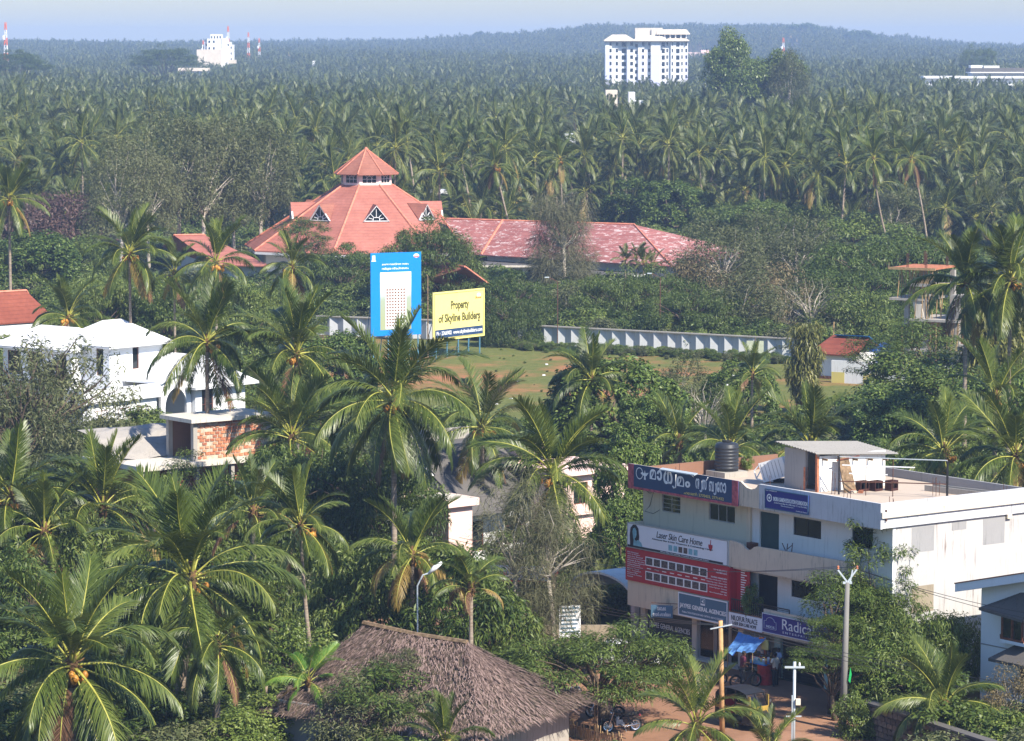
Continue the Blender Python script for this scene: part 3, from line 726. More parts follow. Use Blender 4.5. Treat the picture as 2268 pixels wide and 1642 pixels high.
    for i in range(17): m.bar((-10.5 + i * .145, .05, 3.0), (-10.5 + i * .145, .05, 3.58), .025)
    m.bar((-6.3, .05, 3.4), (-6.3, .05, 3.6), .04); m.bar((-8.1, .05, 3.5), (-6.3, .05, 3.52), .025)
    tag(m.put('railing', M['black'], e), kind='stuff')
    # windows and doors
    for (x0, x1, z0, z1, n, fm) in [(-16.95, -15.5, 7.04, 7.92, 2, 'alu'), (-13.3, -11.32, 7.04, 7.9, 3, 'alu'), (-7.03, -5.06, 7.05, 7.91, 2, 'black'), (-2.9, -1.5, 7.0, 7.95, 2, 'black'), (-7.14, -5.2, 4.06, 4.88, 2, 'black'), (-3.2, -1.8, 4.06, 4.88, 2, 'black')]:
        window(e, x0, x1, z0, z1, yw + .08, n, fm, bars=3 if n == 2 and fm == 'alu' else 0)
    for (x0, x1, z0, z1, mt) in [(-9.49, -8.07, 5.3, 7.9, 'teal'), (-9.61, -8.14, 2.9, 4.88, 'shutterblk')]:
        MB().box(x0, x1, yw + .1, yw + .14, z0, z1).put('door', M[mt], e)
    # the ground floor
    for (x0, x1) in [(-18.5, -18.12), (-14.43, -14.06), (-10.9, -10.53)]: MB().box(x0, x1, yw - .1, yw + .25, -.5, 2.2).put('pillar', M['concpale'], e)
    for (x0, x1) in [(-8.23, -7.79), (-4.66, -4.29), (-1.2, -.9)]: MB().box(x0, x1, yw - .1, yw + .25, -.6, 2.2).put('pillar', M['greenpil'], e)
    def shut(x0, x1, z0, z1, mt):
        m = MB(); z = z0; k = 0
        while z < z1 - .01:
            d = .02 if k % 2 else .0; m.box(x0, x1, yw + .05 + d, yw + .1, z, min(z + .075, z1)); z += .075; k += 1
        return m.put('roller_shutter', M[mt], e)
    s1 = shut(-18.11, -14.44, -.05, 2.2, 'shutter'); shut(-7.78, -4.67, -.4, 2.2, 'shutterblk'); shut(-4.28, -1.21, -.5, 2.2, 'shutterblk')
    lettering(s1, 'JAYPEE GENERAL AGENCIES', -17.95, -14.75, 1.02, 1.36, yw + .04, 'signface')
    m = MB(); m.box(-18.4, -10.5, .55, yw + .3, -.5, .08); m.box(-8.4, -.9, .75, yw + .3, -.6, -.1); m.put('plinth', M['concpale'], e)
    # glazed shopfront
    m = MB()
    for x in (-14.0, -12.9, -12.75, -11.75, -11.62, -10.95): m.box(x, x + .06, yw + .02, yw + .09, .08, 2.2)
    for x0, x1 in ((-13.94, -12.9), (-12.69, -11.75), (-11.56, -10.95)): m.box(x0, x1, yw + .03, yw + .08, .08, .18); m.box(x0, x1, yw + .03, yw + .08, 2.05, 2.2)
    f = m.put('shopfront_frame', M['alu'], e)
    t = NT('shop_glass'); g = t.n.new('ShaderNodeBsdfGlossy'); g.inputs['Roughness'].default_value = .03; tr = t.n.new('ShaderNodeBsdfTransparent'); tr.inputs[0].default_value = (.75, .8, .8, 1)
    lw_ = t.n.new('ShaderNodeLayerWeight'); lw_.inputs[0].default_value = .35; ms = t.n.new('ShaderNodeMixShader')
    t.l.new(lw_.outputs['Fresnel'], ms.inputs[0]); t.l.new(tr.outputs[0], ms.inputs[1]); t.l.new(g.outputs[0], ms.inputs[2]); t.l.new(ms.outputs[0], t.out.inputs[0]); M['shopglass'] = t.mat
    for x0, x1 in ((-13.93, -12.91), (-12.68, -11.76), (-11.55, -10.96)): MB().box(x0, x1, yw + .05, yw + .056, .19, 2.04).put('pane', M['shopglass'], f)
    # ground-floor partitions and floor
    m = MB(); m.box(W + .2, -.35, yw + .3, BD - .2, -.5, .05); m.box(-14.4, -14.2, yw + .3, BD - .2, .05, 2.2); m.box(-10.85, -10.65, yw + .3, BD - .2, .05, 2.2); m.box(-8.1, -7.9, yw + .3, BD - .2, .05, 2.2); m.box(-14.2, -10.85, 5.2, 5.3, .05, 2.2); m.box(-10.6, -8.1, 2.6, 2.7, .05, 2.2)
    m.put('inner_wall', M['beige'], e)
    # stair cabin on the roof
    zr = 8.45; m = MB(); x0, x1, y0, y1 = -12.28, -9.85, 4.9, 9.4
    wallgrid(m, x0, x1, zr, 10.45, y0, y0 + .15, [(-10.72, -9.98, zr + .08, 10.4)])
    m.put('cabin_wall', M['plaster'], e)
    m = MB(); m.box(x1 - .15, x1, y0 + .15, y1, zr, 10.2); m.box(x0, x0 + .15, y0 + .15, y1, zr, 10.3); m.box(x0 + .15, x1 - .15, y1 - .15, y1, zr, 10.1); m.put('cabin_wall', M['white'], e)
    m = MB(); m.box(-10.85, -10.72, y0 - .012, y0 + .16, zr, 9.6); m.box(-9.98, -9.86, y0 - .012, y0 + .16, zr, 10.3); m.box(x1 - .02, x1 + .012, y0 - .012, y0 + .1, zr, 10.2); m.put('brick_jamb', M['laterite'], e)
    m = MB(); n = 30                                                  # corrugated roof sheet
    for i in range(n):
        xa, xb = x0 - .35 + (x1 - x0 + .65) * i / n, x0 - .35 + (x1 - x0 + .65) * (i + 1) / n
        ha, hb = (.05 if i % 2 else 0), (.05 if (i + 1) % 2 else 0)
        def zz(x, y): return 10.62 - .10 * (x - x0) - .07 * (y - y0)
        a = [(xa, y0 - .35, zz(xa, y0 - .35) + ha), (xb, y0 - .35, zz(xb, y0 - .35) + hb), (xb, y1 + .6, zz(xb, y1 + .6) + hb), (xa, y1 + .6, zz(xa, y1 + .6) + ha)]
        m.prism(a, (0, 0, .025))
    m.put('corrugated_roof', M['asb'], e)
    for i in range(5): y = y0 + .3 + i; MB().box(x1 - .2, x1 + .35, y, y + .08, 10.0 - .07 * i, 10.1 - .07 * i).put('rafter', M['oldwood'], e)
    # starter bars left standing in the slab
    rr = random.Random(4)
    for (cx, cy) in [(-16.1, .9), (-9.2, .9), (-8.9, 5.0), (-6.4, .6), (-3.2, .6), (-5.6, 8.6), (-1.0, 1.5), (-1.0, 8.6)]:
        m = MB()
        for k in range(4): m.bar((cx + (k % 2) * .22, cy + (k // 2) * .22, 8.44), (cx + (k % 2) * .22 + rr.uniform(-.05, .05), cy + (k // 2) * .22, 8.44 + rr.uniform(.7, 1.25)), .018)
        tag(m.put('starter_bars', M['iron'], e), kind='stuff')
    # drain pipes and a wall wire
    m = MB(); m.tube([(-.9, .3, 8.5), (-.9, .3, 9.05), (.06, .3, 9.05), (.06, .3, 8.55)], .04, 6); m.put('drain_pipe', M['iron'], e)
    m = MB(); m.tube([(-18.2, yw - .02, 7.95), (-17.9, yw - .02, 7.85), (-17.6, yw - .02, 7.95), (-17.9, yw - .02, 7.2), (-18.3, yw - .02, 6.9), (-17.6, yw - .02, 6.85), (-17.1, yw - .02, 7.1)], .012, 4); m.put('cable', M['black'], e)
    m = MB(); m.box(-10.03, -9.55, yw - .35, yw - .02, 5.3, 6.35); m.put('cupboard', M['wood'], e)
    m = MB(); m.box(-.145, .0, 8.1, 8.4, 8.0, 8.21); m.put('spout', M['cream'], e)
shop()
def shop_signs():
    b = SHOP
    # blue newspaper-bureau board along the parapet
    e, w, h = signboard(b, -18.45, -9.95, 8.17, 9.38, -.07, 'ink_navy', 'long navy signboard with white Malayalam lettering and faded red ends on the parapet')
    for x in (-w, w - .45): MB().box(x, x + .45, -.012, -.002, .02, h).put('end_panel', M['ink_rp'], e)
    MB().box(-w, w, -.016, -.004, -.03, .09).put('bottom_trim', M['ink_rp'], e)
    X = lambda u: -w + 2 * w * u
    for s, u0, u1, z0, z1 in [('മ', .205, .262, .50, .92), ('ാ', .270, .318, .50, .92), ('ധ', .332, .415, .40, .92), ('മ', .455, .520, .40, .82), ('ം', .530, .575, .40, .66), ('ന', .625, .660, .42, .84), ('സ', .683, .722, .42, .84), ('ബ', .745, .785, .40, .82), ('േ', .815, .836, .42, .84), ('റ', .840, .866, .42, .84), ('ാ', .870, .895, .42, .84)]:
        lettering(e, s, X(u0), X(u1), z0 * h, z1 * h, 0, 'ink_w', .035 if u0 < .6 else .02)
    m = MB()
    for (u0, s, zb, zt) in [(.418, 1.25, .30, .86), (.664, .8, .32, .78), (.789, .8, .30, .76)]:
        x = X(u0); m.tube([(x, -.01, zb * h + .08), (x + .06 * s, -.01, zb * h), (x + .17 * s, -.01, zb * h + .03), (x + .2 * s, -.01, (zb + .2) * h), (x + .2 * s, -.01, zt * h)], .035 * s, 5)
    m.tube([(X(.722), -.01, .82 * h), (X(.735), -.01, .95 * h)], .03, 5)
    m.put('lettering', M['ink_w'], e)
    lettering(e, 'ഫോൺ: 2770433, 2771432', X(.52), X(.875), .10 * h, .25 * h, 0, 'ink_y')
    m = MB(); disc(m, X(.108), .66 * h, .3, -.006, 24, .255, .95)
    m.add([(X(.118) + x * .68, -.008, .66 * h + z) for x, z in [(0, .02), (.2, .1), (.42, .03), (.5, .2), (.58, .05), (.95, .1), (.7, -.08), (.58, -.1), (.62, -.28), (.4, -.28), (.44, -.1), (.2, -.06)]], [tuple(range(12))])
    m.put('emblem', M['ink_w'], e)
    # the tube lamp over that board
    p = tw(b, (-14.2, -.3, 9.2)); t = empty('sign_lamp', p, b.rotation_euler.z, 'grey strip lamp housing jutting over the navy parapet signboard', 'lamp')
    m = MB(); m.prism([(-1.35, -.12, .16), (1.35, -.12, .16), (1.35, .10, .22), (-1.35, .10, .22)], (0, 0, .05)); m.put('housing', M['galv'], t)
    m = MB()
    for x in (-.9, .9): m.bar((x, 0, .18), (x, .26, .0), .03)
    m.put('bracket', M['steel'], t)
    # education foundation
    e, w, h = signboard(b, -7.97, -4.88, 8.31, 9.23, -.08, 'ink_blue', 'small royal blue plaque with white lettering on the white parapet', frame='ink_slate', fw=.03)
    lettering(e, 'INDIRA GANDHI EDUCATION FOUNDATION', -w + .62, w - .06, .44 * h, .66 * h, 0, 'ink_w', .02)
    lettering(e, '(Central Society Regn. No. 37486, Under T.C. Act 12 of 1955)', -w + .68, w - .1, .30 * h, .40 * h, 0, 'ink_w')
    lettering(e, 'Thiruvananthapuram-1', -.4, .55, .20 * h, .27 * h, 0, 'ink_w'); lettering(e, 'Kozhikode Chapter', .7, w - .06, .06 * h, .13 * h, 0, 'ink_w'); lettering(e, 'Regd. T1703/2005/TVM', -w + .06, -w + .85, .90 * h, .96 * h, 0, 'ink_w')
    m = MB(); disc(m, -w + .32, .56 * h, .19, -.006, 20, .13); disc(m, -w + .32, .56 * h, .07, -.006); m.put('emblem', M['ink_w'], e)
    # skin care board
    e, w, h = signboard(b, -18.5, -10.7, 5.16, 6.39, -.07, 'signface', 'white skin care signboard with a portrait and script lettering above the red board', frame='alu', fw=.03)
    X = lambda u: -w + 2 * w * u
    MB().box(-w + .02, w - .35, -.006, -.001, .03, .13).put('bottom_band', M['ink_k'], e)
    lettering(e, 'Laser Skin Care Home', X(.30), X(.755), .60 * h, .86 * h, 0, 'ink_k', 0, .25)
    lettering(e, 'Advanced Skin & Hair Treatment & Cosmetology Center', X(.255), X(.86), .47 * h, .555 * h, 0, 'ink_k')
    lettering(e, 'Where Skin Care and Hair Treatment is Practised with Science', X(.34), X(.82), .045 * h, .095 * h, -.006, 'signface')
    for i in range(6): MB().box(X(.42 + i * .05), X(.458 + i * .05), -.006, -.001, .17 * h, .40 * h).put('printed_picture', M['tintblue' if i not in (2, 3) else 'photo'], e)
    m = MB(); m.add([(X(.835) + x, -.008, .62 * h + z) for x, z in [(-.16, .12), (.16, .12), (.15, -.02), (.06, -.16), (0, -.2), (-.06, -.16), (-.15, -.02)]], [tuple(range(7))]); m.bar((X(.835), -.006, .70 * h), (X(.835) + .02, -.006, .9 * h), .03); m.put('emblem', M['ink_r'], e)
    m = MB(); m.add([(X(.085) + x, -.006, z * h) for x, z in [(-.42, .08), (-.46, .5), (-.4, .8), (-.2, .95), (.05, .96), (.24, .82), (.3, .5), (.26, .12)]], [tuple(range(8))]); m.put('portrait_hair', M['ink_k'], e)
    m = MB(); m.add([(X(.075) + x, -.009, z * h) for x, z in [(-.12, .5), (-.16, .66), (-.1, .8), (.04, .84), (.16, .72), (.17, .56), (.1, .44), (.0, .38), (.12, .3), (.3, .36), (.55, .26), (.66, .10), (-.1, .10), (-.06, .34), (-.1, .42)][::-1]], [tuple(range(15))]); m.put('portrait_face', M['tintblue'], e)
    # red treatment board with a folded side return
    e, w, h = signboard(b, -18.62, -10.6, 3.48, 5.13, -.08, 'ink_r', 'wide red treatment board with two rows of small framed photographs')
    X = lambda u: -w + 2 * w * u
    for r_, z0 in enumerate((.56, .12)):
        MB().box(X(.20), X(.80), -.010, -.001, z0 * h, (z0 + .27) * h).put('picture_strip', M['ink_w'], e)
        for i in range(8): MB().box(X(.20 + i * .075 + .008), X(.20 + (i + 1) * .075 - .006), -.016, -.0101, (z0 + .03) * h, (z0 + .24) * h).put('printed_picture', M['photo'], e)
    for i, s in enumerate(['Hair Removal', 'Acne & Pimples', 'Acne Scar Removal', 'Pigmentation Removal', 'Wrinkle & Fine Line', 'Mole & Wart Removal', 'Tattoo Removal', 'Skin Rejuvenation', 'Stretch Marks', 'Hair Transplant', 'Botox Filler', 'Chemical Peeling', 'Facial']):
        lettering(e, s, X(.02), X(.02 + .009 * len(s)), (.86 - i * .062) * h, (.895 - i * .062) * h, 0, 'ink_w')
    for i, s in enumerate(['Tel: +91-495-2770158', 'Mob: 98471 02345', '', 'TREATMENT AVAILABLE WITH', 'Light Sheer Diode Laser - U.S.A.', 'Pulsed Dye Laser - Boston, USA', 'Q Switched ND Yag Laser - USA', 'Erbium Yag Laser - Germany', 'CO2 Laser', 'Micro Dermabrasion - Italy']):
        if s: lettering(e, s, X(.985 - .0063 * len(s)), X(.985), (.83 - i * .078) * h, (.87 - i * .078) * h, 0, 'ink_w')
    for i in range(8): MB().box(X(.215 + i * .075), X(.255 + i * .075), -.006, -.001, .46 * h, .485 * h).put('caption', M['ink_w'], e)
    e, w, h = signboard(b, -10.58, -9.52, 3.0, 5.1, .32, 'ink_r', 'tall narrow red board with white listing beside the balcony door')
    for i in range(16): MB().box(-w + .42, -w + .42 + random.uniform(.25, .55), -.006, -.001, h - .12 - i * .118, h - .07 - i * .118).put('lettering', M['ink_w'], e)
    MB().box(-w, -w + .06, -.38, -.001, 0, h).put('side_return', M['ink_r'], e)
    # agency board
    e, w, h = signboard(b, -14.4, -10.66, 2.28, 3.41, -.09, 'ink_slate', 'slate blue agency signboard under the red board', frame='signface', fw=.05)
    lettering(e, 'JAYPEE GENERAL AGENCIES', -w + .1, w - .1, .30 * h, .55 * h, 0, 'ink_w', .02)
    lettering(e, 'Dealers: TATA PETROLEUM AND CASTROL AND ACCESSORIES', -w + .3, w - .3, .14 * h, .22 * h, 0, 'signface')
    m = MB(); m.box(-.17, .17, -.006, -.001, .62 * h, .92 * h); m.put('emblem', M['signface'], e)
    m = MB(); m.box(-.15, .15, -.010, -.0061, .70 * h, .90 * h); m.put('emblem', M['ink_slate'], e)
    m = MB(); m.add([(-.1, -.013, .80 * h), (.09, -.013, .88 * h), (.05, -.013, .80 * h), (.09, -.013, .72 * h)], [(0, 3, 2, 1)]); m.put('emblem', M['ink_w'], e)
    # palace board
    e, w, h = signboard(b, -10.58, -8.12, 2.27, 2.94, -.09, 'signface', 'dirty white signboard with plain black lettering over the kiosk')
    lettering(e, 'NILOFUR PALACE', -w + .22, w - .32, .48 * h, .84 * h, 0, 'ink_k'); lettering(e, 'LASER SKIN CARE HOME', -w + .3, w - .4, .16 * h, .40 * h, 0, 'ink_k')
    # radical
    e, w, h = signboard(b, -8.09, -2.2, 2.34, 3.25, -.09, 'ink_blue', 'bright royal blue enterprise signboard half hidden by the street tree', frame='signface', fw=.025)
    lettering(e, 'Radical', -w + 1.45, -w + 3.7, .33 * h, .88 * h, 0, 'ink_w'); lettering(e, 'E N T E R P R I S E S', -w + 1.5, -w + 3.6, .13 * h, .24 * h, 0, 'signface')
    m = MB(); pts = [(.15, .22), (.15, .62), (.3, .62), (.35, .74), (.5, .82), (.68, .82), (.85, .74), (.9, .62), (1.02, .62), (1.02, .22)]
    for i in range(len(pts)): a, c = pts[i], pts[(i + 1) % len(pts)]; m.bar((-w + a[0], -.008, a[1] * h), (-w + c[0], -.008, c[1] * h), .03, .01)
    m.put('emblem', M['signface'], e); lettering(e, 'RADICAL', -w + .3, -w + .92, .27 * h, .40 * h, 0, 'ink_w')
    # hanging blue plate
    p = tw(b, (-15.2, -.5, 2.05)); t = empty('hanging_sign', p, b.rotation_euler.z + R(38), 'small blue hanging plate with white Malayalam letters on an iron arm', 'sign')
    MB().box(-.55, .55, 0, .05, 0, .62).put('board', M['ink_slate'], t); lettering(t, 'ഡോ.കെ.', -.22, .22, .36, .54, 0, 'ink_w', .02); lettering(t, 'നായർ ഹോമിയോ', -.45, .45, .08, .28, 0, 'ink_w', .02)
    m = MB(); m.bar((-.55, .02, .72), (.95, .02, .72), .03); m.bar((-.45, .02, .6), (-.45, .02, .72), .02); m.bar((.45, .02, .6), (.45, .02, .72), .02); m.bar((.6, .02, .4), (.95, .02, .7), .02); m.put('arm', M['iron'], t)
shop_signs()
# ================================================================ ground sheets
def tilemat(name, a, b, course=.34, old=0.0, axis='z'):
    t = NT(name); n = t.noise(.35, 4, .6); n2 = t.noise(2.5, 4, .7)
    c = t.ramp(n, [(.3, a), (.7, b)]); c = t.mix(t.ramp(n2, [(.35, .0), (.75, .45)]), c, tuple(x * .55 for x in a))
    sp = t.n.new('ShaderNodeSeparateXYZ'); t.l.new(t.tc.outputs['Object'], sp.inputs[0])
    w = t.math('FRACT', t.math('MULTIPLY', sp.outputs[2], 1 / course)); ln = t.ramp(w, [(.0, 1), (.16, 0), (.95, 0), (1, .6)])
    c = t.mix(t.math('MULTIPLY', ln, .5), c, tuple(x * .35 for x in a))
    if old:
        n3 = t.noise(.9, 6, .8, stretch=(1.0, 1.0, 4.0)); c = t.mix(t.math('MULTIPLY', t.ramp(n3, [(.53, 0), (.60, 1)]), old), c, (.66, .55, .52))
        n4 = t.noise(.25, 3); c = t.mix(t.ramp(n4, [(.5, 0), (.75, .5)]), c, (.20, .10, .09))
    t.bump(t.math('ADD', w, t.math('MULTIPLY', n2, .4)), .5, .05); return t.base(c, .75, .25)
M['tile'] = tilemat('roof_tile_red', (.34, .118, .085), (.46, .175, .13))
M['tiletop'] = tilemat('roof_tile_brown', (.26, .095, .062), (.37, .15, .105), .3)
M['tileold'] = tilemat('roof_tile_lichen', (.28, .095, .082), (.38, .145, .125), .4, .75)
M['tiledark'] = tilemat('roof_tile_dark', (.20, .05, .03), (.30, .085, .05), .35)
M['ridge'] = plain('ridge_tile', (.55, .20, .13), .8, .2, .25, 2)
def sheet(name, pts, z, mat, label, cat='ground'):
    m = MB(); m.poly([(p[0], p[1], z) for p in pts]); return tag(m.put(name, mat), label, cat, kind='structure')
def _field():
    t = NT('field_grass'); n = t.noise(.07, 6, .7); n2 = t.noise(1.2, 6, .75); n3 = t.noise(.022, 3)
    g = t.ramp(n2, [(.3, (.075, .095, .022)), (.7, (.165, .165, .050))])
    f = t.math('ADD', t.math('MULTIPLY', n, .7), t.math('MULTIPLY', n3, .5))
    c = t.mix(t.ramp(f, [(.61, 0), (.72, 1)]), g, (.33, .145, .07)); c = t.mix(t.ramp(n2, [(.66, 0), (.74, .8)]), c, (.32, .20, .10)); t.bump(n2, .8, .12); return t.base(c, .95, .1)
def _dirt():
    t = NT('laterite_earth'); n = t.noise(.25, 6, .65); n2 = t.noise(2.5, 5, .7)
    c = t.ramp(n, [(.3, (.20, .105, .062)), (.6, (.31, .17, .105)), (.8, (.36, .21, .14))]); c = t.mix(t.ramp(n2, [(.5, 0), (.75, .5)]), c, (.16, .09, .055))
    t.bump(n2, .5, .05); return t.base(c, .95, .1)
M['dirt'] = _dirt()
FIELDP = [gp(*p) for p in [(640, 748), (1150, 758), (1775, 795), (2010, 830), (2000, 905), (1890, 960), (1500, 985), (1060, 985), (880, 925), (640, 860)]]
sheet('field', FIELDP, .02, _field(), 'open grassy plot with bare red earth patches behind the palms')
sheet('earth_road', [tw(SHOP, p) for p in [(-34, -13, 0), (14, -22, 0), (14, -6.0, 0), (4.5, -5.0, 0), (1.0, .6, 0), (-18.5, .7, 0), (-26, 3, 0), (-34, 0, 0)]], .02, M['dirt'], 'reddish earth street in front of the shop block', 'road')

def roofpoly(m, pts, th=.12):
    m.prism([tuple(p) for p in pts], (0, 0, -th)); return m
# ================================================================ hall with the eight-sided roof
def hall():
    c = dp(811, 382, 429); c.z = 0
    e = empty('octagonal_hall', c, 0, 'large hall under an eight-sided red tiled roof with dormers and a lantern', 'building')
    A0 = R(-12.4)
    def cr(k, r, z): a = A0 + k * PI / 4; return Vector((r * math.sin(a), -r * math.cos(a), z))
    RE, ZE, RT, ZT = 16.4, 4.45, 3.45, 12.55
    for k in range(8):
        m = MB(); roofpoly(m, [cr(k, RE, ZE), cr(k + 1, RE, ZE), cr(k + 1, RT, ZT), cr(k, RT, ZT)], .15); r = m.put('roof_face', M['tile'], e)
        m = MB(); m.tube([cr(k, RE + .1, ZE + .03), cr(k, RT, ZT + .03)], .14, 6); m.put('hip_ridge', M['ridge'], r)
    m = MB()
    for k in range(8):
        m.quad(cr(k, 14.8, 0), cr(k + 1, 14.8, 0), cr(k + 1, 14.8, 5.0), cr(k, 14.8, 5.0))
    m.put('wall', M['white'], e)
    for k in range(8):
        m = MB(); roofpoly(m, [cr(k, RE + .05, ZE - .16), cr(k + 1, RE + .05, ZE - .16), cr(k + 1, 15.2, ZE - .16), cr(k, 15.2, ZE - .16)], .3); m.put('eave_board', M['whiteclean'], e)
    # lantern
    M['lanternwall'] = plain('lantern_pink_plaster', (.80, .60, .54), .8, .2, .06)
    for k in range(8):
        a, b = cr(k, 3.4, 12.3), cr(k + 1, 3.4, 12.3); d = (b - a); L = d.length; u = d.normalized(); nrm = Vector((u.y, -u.x, 0))
        q = Matrix.Translation(a) @ Matrix((( u.x, -nrm.x, 0, 0), (u.y, -nrm.y, 0, 0), (0, 0, 1, 0), (0, 0, 0, 1)))
        w0, w1 = .42, L - .42; m = MB()
        m.box(0, w0, 0, .12, 0, 1.75, q); m.box(w1, L, 0, .12, 0, 1.75, q); m.box(w0, w1, 0, .12, 0, .55, q); m.box(w0, w1, 0, .12, 1.6, 1.75, q)
        f = m.put('lantern_wall', M['lanternwall'], e)
        m = MB(); m.box(w0, w1, .05, .06, .55, 1.6, q); g = m.put('window', M['glass'], f)
        m = MB(); wc = (w0 + w1) / 2; m.box(w0, w1, .0, .05, 1.0, 1.05, q)
        for x in (wc - .3, wc + .3): m.box(x - .025, x + .025, .002, .048, .55, 1.2, q)
        pr = None
        for j in range(9):
            t = PI * j / 8; x, z = wc + .38 * math.cos(t), 1.05 + .34 * math.sin(t)
            if pr: m.bar(q @ Vector((pr[0], .02, pr[1])), q @ Vector((x, .02, z)), .05)
            pr = (x, z)
        for t in (PI * .25, PI * .5, PI * .75): m.bar(q @ Vector((wc + .38 * math.cos(t), .02, 1.05 + .34 * math.sin(t))), q @ Vector((wc + .75 * math.cos(t), .02, 1.05 + .6 * math.sin(t))), .045)
        tag(m.put('window_bars', M['whiteclean'], f), kind='stuff')
        m = MB(); roofpoly(m, [cr(k, 4.3, 13.95), cr(k + 1, 4.3, 13.95), cr(k + 1, .06, 17.15), cr(k, .06, 17.15)], .1); r = m.put('lantern_roof_face', M['tiletop'], e)
        m = MB(); m.tube([cr(k, 4.34, 13.98), cr(k, .05, 17.18)], .09, 5); m.put('hip_ridge', M['ridge'], r)
    m = MB(); m.lathe([(.3, 17.05), (.22, 17.25), (.05, 17.4)], 10); m.put('finial', M['ridge'], e)
    # dormers on every face
    for k in range(8):
        a = A0 + (k + .5) * PI / 4; ap = math.cos(PI / 8); n = Vector((math.sin(a), -math.cos(a), 0)); s = Vector((n.y * -1, n.x, 0)); s = Vector((math.cos(a), math.sin(a), 0))
        def zf(r): return ZE + (ZT - ZE) * (RE * ap - r) / ((RE - RT) * ap)
        r0 = 9.6; zb = zf(r0); ht = 2.0; hw = 1.55; rb = r0 - ht * (RE - RT) * ap / (ZT - ZE)
        P = lambda x, r, z: n * r + s * x + Vector((0, 0, z))
        ap_, bl, br, bk = P(0, r0 + .3, zb + ht), P(-hw - .15, r0 + .3, zb - .1), P(hw + .15, r0 + .3, zb - .1), P(0, rb, zb + ht)
        d = MB(); d.prism([bl, ap_, bk], (0, 0, .1)); d.prism([ap_, br, bk], (0, 0, .1)); dm = d.put('dormer', M['tiletop' if k % 2 else 'tile'], e)
        g = MB(); g.poly([P(-hw, r0, zb), P(hw, r0, zb), P(0, r0, zb + ht - .1)]); g.put('pane', M['glass'], dm)
        g = MB()
        for (x0, z0, x1, z1) in [(-hw - .1, 0, 0, ht), (0, ht, hw + .1, 0), (-hw, .05, hw, .05)]: g.bar(P(x0, r0 + .2, zb + z0), P(x1, r0 + .2, zb + z1), .2 if z0 != z1 else .12, .1)
        for (x0, z0, x1, z1) in [(0, .5, 0, 1.6), (-.45, .3, -1.0, .45), (.45, .3, 1.0, .45), (-.35, .55, -.75, .95), (.35, .55, .75, .95), (-.45, .1, -.35, .5), (.45, .1, .35, .5), (-.35, .5, .35, .5)]: g.bar(P(x0, r0 + .05, zb + z0), P(x1, r0 + .05, zb + z1), .07)
        g.put('gable_trim', M['whiteclean'], dm)
    return e
hall()
def hip_house(name, label, ridge, eave, zr, ze, mat, back=None, wall='white', hipl=True, hipr=True, inset=.5, split=None, overl=None):
    """tiled hip roof given by pixels of its ridge ends and its front eave ends"""
    R0, R1 = gp(*ridge[0], zr), gp(*ridge[1], zr); E0, E1 = gp(*eave[0], ze), gp(*eave[1], ze)
    mid = (E0 + E1) / 2; e = empty(name, (mid.x, mid.y, 0), 0, label, 'building'); O = Vector((mid.x, mid.y, 0))
    u = (R1 - R0); u.z = 0; u.normalize(); nb = Vector((-u.y, u.x, 0)); nb = nb if nb.y > 0 else -nb
    dep = ((R0 - E0).dot(nb) + (R1 - E1).dot(nb)) / 2
    B0, B1 = E0 + nb * 2 * dep, E1 + nb * 2 * dep
    pts = [p - O for p in (E0, E1, R1, R0, B0, B1)]; E0, E1, R1, R0, B0, B1 = pts
    faces = [('roof_face', [E0, E1, R1, R0]), ('roof_face', [B1, B0, R0, R1]), ('roof_face', [E1, B1, R1]), ('roof_face', [B0, E0, R0])]
    for n_, f in faces:
        if split and f[0] == E0:
            s = split; es, rs_ = E0.lerp(E1, s[0]), R0.lerp(R1, s[1])
            roofpoly(MB(), [E0, es, rs_, R0]).put(n_, M[s[2]], e); roofpoly(MB(), [es, E1, R1, rs_]).put(n_, M[mat], e)
            MB().tube([es + Vector((0, 0, .05)), rs_ + Vector((0, 0, .05))], .16, 5).put('hip_ridge', M['ridge'], e)
        else: roofpoly(MB(), f).put(n_, M[mat], e)
    for a, b in ((R0, R1), (E0, R0), (E1, R1)): MB().tube([a + Vector((0, 0, .05)), b + Vector((0, 0, .05))], .13, 5).put('ridge', M['ridge'], e)
    cs = [E0.lerp(B1, .06), E1.lerp(B0, .06), B1.lerp(E0, .06), B0.lerp(E1, .06)]; m = MB()
    for i in range(4):
        a, b = cs[i], cs[(i + 1) % 4]; m.quad((a.x, a.y, 0), (b.x, b.y, 0), (b.x, b.y, ze + .1), (a.x, a.y, ze + .1))
    m.put('wall', M[wall], e); return e
hip_house('hall_wing', 'long wing with a lichen-blotched red tiled hip roof beside the eight-sided hall', [(980, 485), (1405, 498)], [(1040, 563), (1488, 590)], 8.3, 4.5, 'tileold', split=(.06, .32, 'tileold'))
hip_house('hall_wing', 'small red tiled wing showing left of the hall behind palms', [(386, 522), (452, 521)], [(362, 547), (474, 549)], 7.2, 4.6, 'tile')
hip_house('porch_building', 'low red tiled porch roof peeping out between trees by the yellow hoarding', [(930, 575), (1030, 592)], [(880, 640), (1100, 643)], 6.6, 3.7, 'tile')
hip_house('tiled_house', 'house with a dark red tiled roof among trees beyond the white villa', [(-70, 652), (58, 645)], [(-90, 716), (88, 704)], 7.0, 4.2, 'tiledark')
